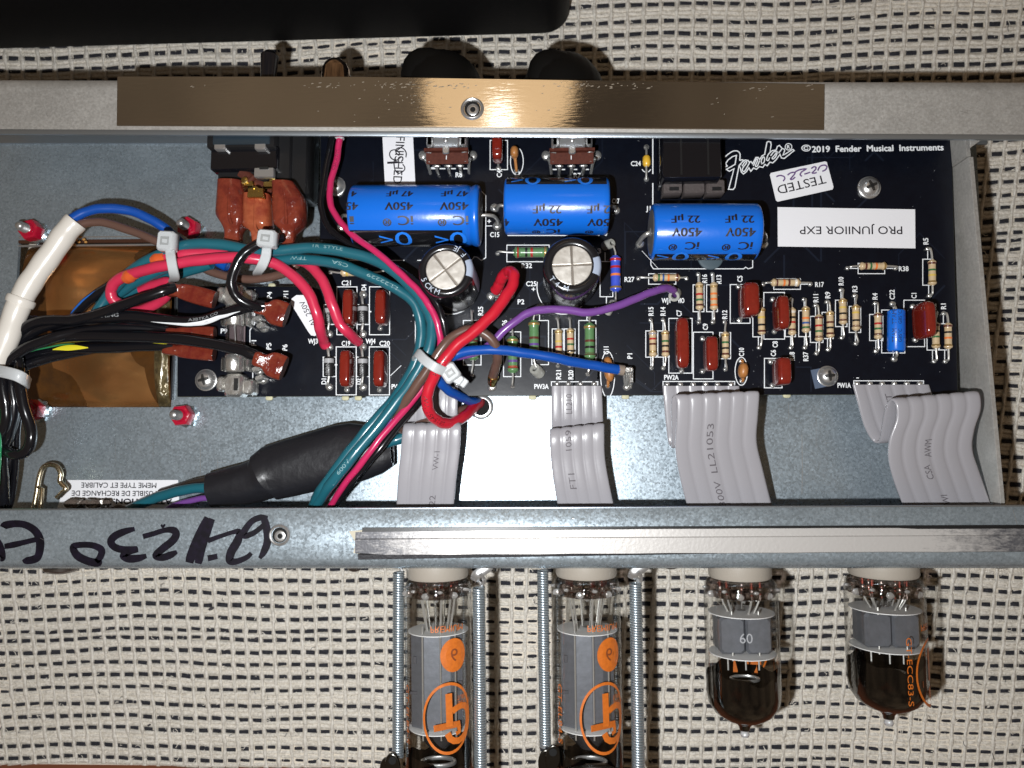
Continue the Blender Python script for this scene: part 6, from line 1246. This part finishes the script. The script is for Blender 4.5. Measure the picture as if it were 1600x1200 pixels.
# ================================================================== valves
GLINT = mat('glint_bead', (.55, .54, .53), .06, .6, coat=1)  # pale beads added for the glints in the glass rim
def valve(label, xt, yt, xb, yb, wpx, kind, sock_w, prints, zc=.1):
    top = P(xt, yt, zc); bot = P(xb, yb, zc); ax = (bot-top).normalized(); Lv = (bot-top).length; u = S((xt+xb)/2, (yt+yb)/2, zc+.5); Rr = wpx/2*u*.985
    r_ = thing('vacuum_valve', label, 'vacuum valve', (top+bot)/2-Vector((0, 0, Rr)), 'glass valves plugged into the rear of the chassis')
    prof = [(.05, Rr*.80), (.10, Rr*.90), (.22, Rr*.965), (.45, Rr*.985), (.62, Rr), (Lv-1.1 if kind == 's' else Lv-.6, Rr)]
    tipL = .42
    Lb = Lv-tipL
    prof = prof[:-1]+[(Lb*.5, Rr), (Lb-.95, Rr), (Lb-.62, Rr*.95), (Lb-.35, Rr*.80), (Lb-.15, Rr*.55), (Lb-.03, Rr*.26), (Lb+.08, Rr*.16), (Lb+.2, Rr*.14)]
    if kind == 's':
        g = MB(); g.lathe(top, ax, prof+[(Lb+.22, Rr*.12)], GLASS, 48); part(g, 'glass_envelope', r_, angle=60)
        g = MB(); g.lathe(top, ax, [(Lb+.18, Rr*.11), (Lb+.26, Rr*.10), (Lb+.33, Rr*.13), (Lb+.40, Rr*.10), (Lb+.44, 0)], mat('glass_tip', (.55, .55, .56), .05, .3, coat=1), 20); part(g, 'glass_tip', r_)
        k = .985; gp = [(t, r*k) for t, r in prof if t > Lb-1.2]; gp = [(Lb-1.55, Rr*k*.998), (Lb-1.25, Rr*k)]+gp
        n = 48; rows_ = []; N = Vector((0, 0, 1)); B = N.cross(ax)
        for i, (t, r) in enumerate(gp):
            rows_.append([top+ax*(t+(.10*math.sin(3*a_+1)+.07*math.sin(7*a_) if i < 2 else 0))+(N*math.cos(a_)+B*math.sin(a_))*r for a_ in [2*math.pi*q_/n for q_ in range(n)]])
        g = MB(); g.grid(rows_, GETTER, close_v=True); part(g, 'dark_getter_patch', r_, angle=80)
        ya, yb_ = .225, .475
    else:
        Lb = Lv; g = MB(); g.lathe(top, ax, [(.05, Rr*.80), (.10, Rr*.90), (.22, Rr*.965), (.45, Rr*.985), (.62, Rr), (Lv*.5, Rr), (Lv-1.0, Rr), (Lv-.6, Rr*.95), (Lv-.3, Rr*.78), (Lv-.1, Rr*.5), (Lv, Rr*.2), (Lv+.25, 0)], GLASS, 48); part(g, 'glass_envelope', r_, angle=60)
        n = 48; rows_ = []; N = Vector((0, 0, 1)); B = N.cross(ax)
        for i, (t, r) in enumerate([(Lv-1.55, .985), (Lv-1.3, .985), (Lv-1.0, .985), (Lv-.6, .935), (Lv-.3, .765), (Lv-.1, .48), (Lv-.02, .18)]):
            rows_.append([top+ax*(t+(.22*math.sin(2*a_+.4)+.07*math.sin(7*a_) if i < 2 else 0))+(N*math.cos(a_)+B*math.sin(a_))*r*Rr for a_ in [2*math.pi*q_/n for q_ in range(n)]])
        g = MB(); g.grid(rows_, GETTER, close_v=True); part(g, 'dark_getter_patch', r_, angle=80)
        ya, yb_ = .24, .66
    # button base, pins and internals
    g = MB(); g.lathe(top, ax, [(.06, 0), (.06, Rr*.8), (.14, Rr*.9), (.26, Rr*.93), (.40, Rr*.95), (.55, Rr*.93), (.60, Rr*.80), (.52, Rr*.5), (.50, Rr*.2), (.50, 0)], glassmat('button_glass', (.58, .52, .50), 1.0) if 'button_glass' not in MATS else MATS['button_glass'], 40); part(g, 'glass_button', r_, angle=60)
    for k in range(9):
        a_ = 2*math.pi*(k+.5)/10; d = (Vector((0, 0, 1))*math.cos(a_)+B*math.sin(a_)); g = MB(); g.tube([top+ax*.06+d*Rr*.56, top+ax*.5+d*Rr*.56], .055, COPPERW, 8); g.tube(spline([top+ax*.5+d*Rr*.56, top+ax*.75+d*Rr*.50, top+ax*(Lv*ya)+d*Rr*.36], 4), .032, LEADM, 8)
        g.ell(top+ax*.38+d*Rr*.56, .08, .12, .08, SOLDER, nu=10, nv=6); part(g, 'pin', r_)  # solder-bright bead on each pin stands in for a glint
    g = MB()
    for k in range(14):
        a_ = 2*math.pi*k/14+.2; d = (Vector((0, 0, 1))*math.cos(a_)+B*math.sin(a_)); g.ell(top+ax*(.34+.12*(k % 2))+d*Rr*.93, .10+.04*(k % 3), .06+.05*(k % 2), .05, GLINT, nu=8, nv=6)
    part(g, 'rim_glints', r_, kind='stuff')
    g = MB(); g.tube([top+ax*.5, top+ax*(Lv*ya-.05)], [Rr*.15, Rr*.12], MATS['fuse_glass'], 12); g.ell(top+ax*.62+Vector((0, 0, Rr*.3)), .09, .16, .07, SOLDER, nu=10, nv=6); part(g, 'heater_tube', r_)
    def diskm(t, rr):
        g = MB(); g.lathe(top, ax, [(t-.012, 0), (t-.012, rr), (t+.012, rr), (t+.012, 0)], MICA, 32); part(g, 'mica_disc', r_)
    y0, y1 = Lv*ya, Lv*yb_
    diskm(y0, Rr*.90); diskm(y1, Rr*.90)
    if kind == 's':
        for sx in (-1, 1):
            g = MB(); c = top+ax*((y0+y1)/2)+B*sx*Rr*.36
            M = Matrix((B.to_tuple(), ax.to_tuple(), (0, 0, 1))).transposed()
            g.box(c, (Rr*.70, y1-y0-.10, Rr*.9), ANODE, mtx=M, bev=.09); part(g, 'anode_plate', r_, angle=20)
            g = MB(); g.tube([c+Vector((0, 0, Rr*.42))-ax*(y1-y0)*.6, c+Vector((0, 0, Rr*.42))+ax*(y1-y0)*.62], .03, LEADM, 8); part(g, 'support_rod', r_)
        for q_ in (-.22, .05, .25):
            g = MB(); g.tube([top+ax*y1+B*Rr*q_*1.8, top+ax*(y1+.55)+B*Rr*q_*1.8], .03, LEADM, 8); part(g, 'support_rod', r_)
        g = MB(); c = top+ax*(y1+.75); rows_ = [[c+ax*(.05*math.cos(b2))+(B*math.cos(a_)*.9+Vector((0, 0, 1))*math.sin(a_)*.6)*(Rr*.42+.05*math.sin(b2))+Vector((0, 0, .2)) for b2 in [2*math.pi*j/8 for j in range(8)]] for a_ in [2*math.pi*k/24 for k in range(24)]]; g.grid(rows_, STEEL, close_u=True, close_v=True); part(g, 'getter_ring', r_)
    else:
        N = Vector((0, 0, 1)); rows_ = []; oct_ = [(-.86, -.2), (-.80, .30), (-.45, .50), (-.1, .56), (.38, .56), (.62, .42), (.84, .30), (.86, -.2), (.5, -.5), (-.5, -.5)]
        for t in (y0+.06, y1-.06): rows_.append([top+ax*t+B*(-x)*Rr*.92+N*y*Rr for x, y in oct_])
        g = MB(); g.grid(rows_, ANODE, close_v=True); part(g, 'anode_plate', r_, angle=10)
        for x in (-.62, -.15, .42): g = MB(); p_ = lambda t: top+ax*t+B*(-x)*Rr*.92+N*(Rr*.60); g.tube([p_(y0-.25), p_((y0+y1)/2), p_(y1+.25)], .028, LEADM, 8); part(g, 'support_rod', r_)
        for t, x, sx, sy in ((.28, .70, .10, .22), (.62, .74, .22, .10), (.55, -.74, .12, .3)): g = MB(); c = top+ax*(y0+(y1-y0)*t)+B*(-x)*Rr*.92+N*(Rr*.40); g.box(c, (sx, sy, .05), mat('anode_slot', (.05, .05, .06), .5), bev=.01); part(g, 'plate_slot', r_)
        g = MB(); c = top+ax*(y1+.30); rows_ = [[c+B*math.cos(a_)*q_*Rr+N*(Rr*.45)*math.sin(a_)+ax*zz for a_ in [2*math.pi*k/20 for k in range(20)]] for q_, zz in ((.5, -.2), (.62, .0), (.3, .3))]; g.grid(rows_, mat('inner_shield', (.10, .10, .11), .25, .8), close_v=True); part(g, 'getter_shield', r_)
        g = MB(); c = top+ax*(y1+1.0); rows_ = [[c+ax*(.07*math.cos(b2))+(B*math.cos(a_)*.95+N*math.sin(a_)*.6)*(Rr*.5+.07*math.sin(b2))+N*.3 for b2 in [2*math.pi*j/8 for j in range(8)]] for a_ in [2*math.pi*k/28 for k in range(28)]]; g.grid(rows_, STEEL, close_u=True, close_v=True); part(g, 'getter_ring', r_)
    # lettering on the glass
    if prints:
        g = MB()
        for kind_, s, t, phi, h, wd in prints:
            if kind_ == 'across':       # upside down, reading across the valve
                v, f, w0 = glyphs(s)
                g.add([top+ax*(t+y*h/.7)+(N_*math.cos(a_)+B*math.sin(a_))*(Rr+.006) for x, y in v for a_, N_ in [(math.radians(phi)+(x*wd/w0)/Rr*-(-1), Vector((0, 0, 1)))]], f, ORANGEP)
            elif kind_ == 'along': path_text(g, s, [top, bot], t, h, ORANGEP, Rr, phi0=math.radians(phi), width=wd, eps=.006)
            elif kind_ in ('ring', 'disc'):
                n = 48; rows_ = []; ks = (1.0, .915) if kind_ == 'ring' else (1, .6, .05)
                for k_ in ks: rows_.append([top+ax*(t+h*k_*math.sin(q_))+(Vector((0, 0, 1))*math.cos(math.radians(phi)+wd*k_*math.cos(q_)/Rr)+B*math.sin(math.radians(phi)+wd*k_*math.cos(q_)/Rr))*(Rr+.005) for q_ in [2*math.pi*j/n for j in range(n)]])
                g.grid(rows_, ORANGEP, close_v=True)
            elif kind_ == 'poly':
                g.add([top+ax*(t+y)+(Vector((0, 0, 1))*math.cos(math.radians(phi)+x/Rr)+B*math.sin(math.radians(phi)+x/Rr))*(Rr+.008) for x, y in s], h, ORANGEP)
        part(g, 'orange_print', r_, smooth=False, kind='stuff')
    # socket ring on the chassis
    g = MB(); sr = sock_w/2*S(xt, yt, .5); s0 = top-ax*.0; g.lathe(top-ax*.55, ax, [(0, sr), (.50, sr), (.58, sr*.96), (.62, sr*.85), (.60, Rr*.5), (.6, 0)], CERSOCK, 40); so = solo(g, 'valve_socket', label.replace('valve', 'valve socket ring', 1) if False else SOCK.pop(0), 'valve socket', top, 'cream ceramic valve sockets')
    return r_
SOCK = ['cream ceramic socket ring above the leftmost tall valve', 'cream ceramic socket ring above the second tall valve', 'cream ceramic socket ring above the first short valve', 'cream ceramic socket ring above the rightmost valve']
def strip_poly(pts, w_):
    """simple quads of a thick polyline on the glass"""
    v, f = [], []; P2 = [Vector(p) for p in pts]
    for i, p in enumerate(P2):
        a = P2[max(0, i-1)]; b = P2[min(len(P2)-1, i+1)]; t = (b-a).normalized(); n_ = Vector((-t.y, t.x))*w_/2; v += [tuple(p-n_), tuple(p+n_)]
    for i in range(len(P2)-1): f.append((2*i, 2*i+2, 2*i+3, 2*i+1))
    return v, f
arc = lambda cx, cy, rx, ry, a0, a1, n=14: [(cx+rx*math.cos(math.radians(a0+(a1-a0)*k/n)), cy+ry*math.sin(math.radians(a0+(a1-a0)*k/n))) for k in range(n+1)]
def gt_print(dphi, t0, sc_=1.0):
    o = [('ring', '', t0, 14+dphi, 1.05*sc_, .80*sc_)]
    for pl, w_ in ([(.11, -.19), (.27, -.27), (.43, -.30), (.58, -.26), (.67, -.14), (.70, .04), (.69, .22), (.65, .40), (.58, .54), (.46, .65), (.32, .70), (.16, .68), (.03, .60), (-.05, .43)], .19), ([(.30, .14), (.33, .30), (.34, .45), (.22, .48)], .13), ([(0, -.72), (.02, .24)], .21), ([(-.46, .27), (.36, .22)], .19):
        v, f = strip_poly([(x*sc_, y*sc_) for x, y in pl], w_*sc_); o.append(('poly', v, t0, 14+dphi, f, 0))
    o += [('across', 'TUBES', t0-.55, 40+dphi, .13, .42), ('across', 'GROOVE', t0-.38, 44+dphi, .13, .52)]
    return o
tall = lambda d: [('across', 'PREMIUM', 1.42, 14+d, .19, 1.05), ('disc', '', 2.22, 24+d, .50, .43)]+gt_print(d, 4.05)+[('along', 'GT-EL84-S', 4.05, -62+d*.5, .20, 1.75)]
def sunk6(): pass
v1 = valve('leftmost tall glass valve with orange print between two springs', 684, 900, 688, 1255, 109, 't', 98, tall(10))
v2 = valve('second tall glass valve with orange print between two springs', 916, 898, 921, 1255, 110, 't', 97, tall(12))
for v_, a, b in ((v1, P(684, 900, .1), P(688, 1255, .1)), (v2, P(916, 898, .1), P(921, 1255, .1))):
    ax = (b-a).normalized(); B = Vector((0, 0, 1)).cross(ax); Rr = 110/2*S(690, 1080, .6)*.985; g = MB(); gv, gf, gw = glyphs('6')
    g.add([a+ax*(2.22+y*.55)+(Vector((0, 0, 1))*math.cos(.6+x*.55/Rr)+B*math.sin(.6+x*.55/Rr))*(Rr+.010) for x, y in gv], gf, mat('dark_orange_print', (.20, .05, .015), .5)); part(g, 'dark_digit', v_, smooth=False)
v3 = valve('first short glass valve with a dark tip and grey plates marked 60', 1156, 900, 1164, 1152, 117, 's', 97, [])
v4 = valve('rightmost short glass valve with orange lettering and a dark tip', 1380, 897, 1389, 1134, 121, 's', 104, [('along', 'GT-ECC83-S', 2.62, 8, .17, 1.95), ('across', 'PREMIUM', 1.40, 56, .19, 1.0)]+[('ring', '', 2.75, 56, 1.0, .78)]+[(k, s, 2.75, 53, f, w2) for k, s, t, p_, f, w2 in gt_print(0, 2.75) if k == 'poly'])
# far-side print seen through the first short valve
g = MB(); a, b = P(1156, 900, .1), P(1164, 1152, .1); ax = (b-a).normalized(); B = Vector((0, 0, 1)).cross(ax); Rr = 117/2*S(1160, 1020, .6)*.985
for pl, w_ in ((arc(0, 0, .75, .95, 100, 260), .06), ([(-.35, .3), (-.30, .9)], .2), ([(.1, .35), (.6, .35)], .2), ([(.35, .3), (.35, .9)], .2), ([(-.5, .5), (.0, .55)], .15)):
    v, f = strip_poly(pl, w_); g.add([a+ax*(2.35+y)+(Vector((0, 0, 1))*math.cos(math.pi-.35+x/Rr)+B*math.sin(math.pi-.35+x/Rr))*(Rr*.985) for x, y in v], f, ORANGEP)
part(g, 'orange_print', v3, smooth=False, kind='stuff')
g = MB(); gv, gf, gw = glyphs('60'); g.add([a+ax*(1.78-y*.42)+B*(x*.42)*1.0+Vector((0, 0, Rr*.46)) for x, y in gv], gf, mat('pale_plate_digits', (.42, .43, .46), .4)); part(g, 'plate_digits', v3, smooth=False)

# ================================================================== springs with hooks, retainer ears
def spring(label, x0, y0, x1, y1, rp, z, hook=False):
    a, b = P(x0, y0, z), P(x1, y1, z); ax = (b-a).normalized(); L_ = (b-a).length; u = rp*S(x0, y0, z); wr = .036; rad = u-wr; N = Vector((0, 0, 1)); B = N.cross(ax); pts = []; turns = int(L_/.078); spt = 10
    for k in range(turns*spt+1): t = k/(turns*spt); an = 2*math.pi*k/spt; pts.append(a+ax*L_*t+(N*math.cos(an)+B*math.sin(an))*rad)
    r_ = thing('tension_spring', label, 'spring', (a+b)/2-Vector((0, 0, u)), 'long coil springs beside the tall valves'); g = MB(); g.tube(pts, wr, mat('bright_spring_steel', (.60, .67, .72), .30, .85), 6); part(g, 'coil', r_, angle=180)
    g = MB(); g.tube([a+ax*.05, b-ax*.05], rad*.85, mat('spring_shadow_core', (.16, .18, .20), .4, .6), 8); part(g, 'shadow_core', r_)  # dark core added for the shade inside the coil
    q = [a+ax*.05+B*rad*.8, a-ax*.12+B*rad*.3, a-ax*.28-B*.1, a-ax*.42+B*.05, a-ax*.50+B*.22]; g = MB(); g.tube(spline(q, 5), .055, STEEL, 8); part(g, 'hook', r_); return r_
spring('spring left of the leftmost tall valve', 623, 893, 622, 1185, 9.5, .2); spring('spring right of the leftmost tall valve', 748, 917, 751, 1230, 10.5, .45)
spring('spring left of the second tall valve', 848, 890, 852, 1166, 9.5, .2); spring('spring right of the second tall valve', 993, 910, 998, 1230, 10.5, .45)
for i, (x, y) in enumerate(((752, 893), (998, 890))):
    g = MB(); g.tube(spline([P(x+14, y-10, .6), P(x+4, y-2, .6), P(x-7, y+5, .6), P(x-10, y+13, .5)], 5), .16, STEEL, 10, flat=.4); g.tube(spline([P(x-2, y+4, .7), P(x+4, y+12, .6), P(x+1, y+22, .5), P(x-4, y+26, .5)], 5), .055, STEEL, 8)
    solo(g, 'spring_hook_lug', ('steel lug holding the spring right of the leftmost tall valve', 'steel lug holding the spring right of the second tall valve')[i], 'lug', P(x, y), 'steel lugs on the rear wall')
for i, (x, y, rt) in enumerate(((613, 1198, .15), (864, 1185, -.1))):
    o = P(x, y, .75); g = MB(); r2 = 13*S(x, y, .75); out = [(o.x+r2*.92*math.cos(a)*(1.0), o.y+r2*math.sin(a)*1.5) for a in [2*math.pi*k/24 for k in range(24)]]; out = [(o.x+(p[0]-o.x)*math.cos(rt)-(p[1]-o.y)*math.sin(rt), o.y+(p[0]-o.x)*math.sin(rt)+(p[1]-o.y)*math.cos(rt)) for p in out]
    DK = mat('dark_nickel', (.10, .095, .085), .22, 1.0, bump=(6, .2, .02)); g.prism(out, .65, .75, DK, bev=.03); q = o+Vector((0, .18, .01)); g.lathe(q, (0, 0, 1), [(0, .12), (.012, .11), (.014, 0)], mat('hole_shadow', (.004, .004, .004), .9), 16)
    g.prism([(p[0]-.22, p[1]-.25) for p in out], .35, .45, DK, bev=.03)
    g.tube(spline([P(x+14, y+22, .9), P(x+50, y+14, 1.35), P(x+100, y+18, 1.3), P(x+125, y+30, .8)], 5), .07, DK, 8, flat=1.0)
    solo(g, 'retainer_bracket', ('dark metal retainer ear at the bottom left of the leftmost tall valve', 'dark metal retainer ear at the bottom left of the second tall valve')[i], 'retainer', o, 'retainers hooked over the tall valves')

# ================================================================== screw heads peeping from under the rear flange
for i, (x, y, w_) in enumerate(((96, 891, 26), (554, 888, 12), (1048, 884, 14), (1558, 882, 26))):
    o = P(x, y, .3); g = MB(); r2 = w_*S(x, y, .3); g.lathe(o+Vector((0, .12, 0)), (0, -1, 0), [(0, r2), (.10, r2*.97), (.17, r2*.8), (.22, r2*.4), (.23, 0)], mat('dark_screw_steel', (.20, .18, .17), .25, .9), 24)
    solo(g, 'screw', ('screw head under the lower flange below the marker digits', 'small screw head under the lower flange left of the tape strip end', 'small screw head under the lower flange between the second and third valves', 'screw head under the lower flange at the far right')[i], 'screw', o, 'screws in the rear wall')

# ================================================================== front controls beyond the top flange
wyx = lambda x: P(x, 119+x*.0085, ZT).y+.01
KNOBM = mat('black_phenolic_knob', (.003, .003, .003), .5, spec=.22)
def knob(label, x0, x1, ytop, z=.1):
    wy = wyx((x0+x1)/2); c = P((x0+x1)/2, ytop, z+.35); hw = (P(x1, 100, z+.5).x-P(x0, 100, z+.5).x)/2; L_ = c.y-wy; r_ = thing('control_knob', label, 'knob', (c.x, wy+L_/2, z-hw*.8), 'black pointer knobs on the front panel'); o = Vector((c.x, wy+.05, z))
    g = MB(); n = 48; rows_ = []
    for t, r in ((0, 1.0), (L_*.25, .97), (L_*.45, .90), (L_*.62, .80), (L_*.78, .66), (L_*.9, .50), (L_*.97, .32), (L_, .001)): rows_.append([o+Vector((math.cos(a)*r*hw*(1+.015*math.cos(24*a)), t, math.sin(a)*r*hw*.85*(1+.015*math.cos(24*a)))) for a in [2*math.pi*k/n for k in range(n)]])
    g.grid(rows_, KNOBM, close_v=True); part(g, 'knob_body', r_)
    g = MB(); g.ell(o+Vector((-hw*.25, L_*.30, hw*.40)), hw*.60, L_*.62, hw*.30, KNOBM, e=.8, rot=-.12); part(g, 'pointer_ridge', r_); return r_
knob('left black chicken head knob beyond the mirror strip', 618, 756, 79); knob('right black chicken head knob beyond the mirror strip', 812, 946, 81)
c = P(421, 88, .4); wy = wyx(421); g = MB(); g.tube([Vector((c.x, wy-.05, .35)), Vector((c.x-.03, wy+.3, .38)), Vector((c.x+.02, c.y, .42)), Vector((c.x+.02, c.y+.12, .42))], [.13, .24, .30, .18], BLKGL, 18); g.ell((c.x+.02, c.y+.08, .42), .2, .12, .2, BLKGL); solo(g, 'toggle_switch', 'black toggle switch bat beyond the left part of the mirror strip', 'switch', c)
c = P(527, 95, .6); wy = wyx(527); Lq = c.y-wy; g = MB(); g.ell((c.x, wy+.05, .6), .62, Lq*.72, .5, mat('brass_nut_dark', (.10, .08, .06), .3, .9)); g.lathe((c.x, wy-.1, .75), (0, 1, 0), [(0, .5), (Lq*.7, .46), (Lq*.9, .36), (Lq+.02, .22), (Lq+.1, 0)], mat('brass_dome', (.72, .52, .38), .12, 1.0), 28); solo(g, 'pilot_lamp', 'round brassy pilot lamp bezel beyond the top flange', 'pilot lamp', c)
g = MB(); a, b = P(600, 118, .2), P(960, 118, .2); 
print('objects', len(bpy.data.objects), 'tris', sum(len(m.polygons) for m in bpy.data.meshes))
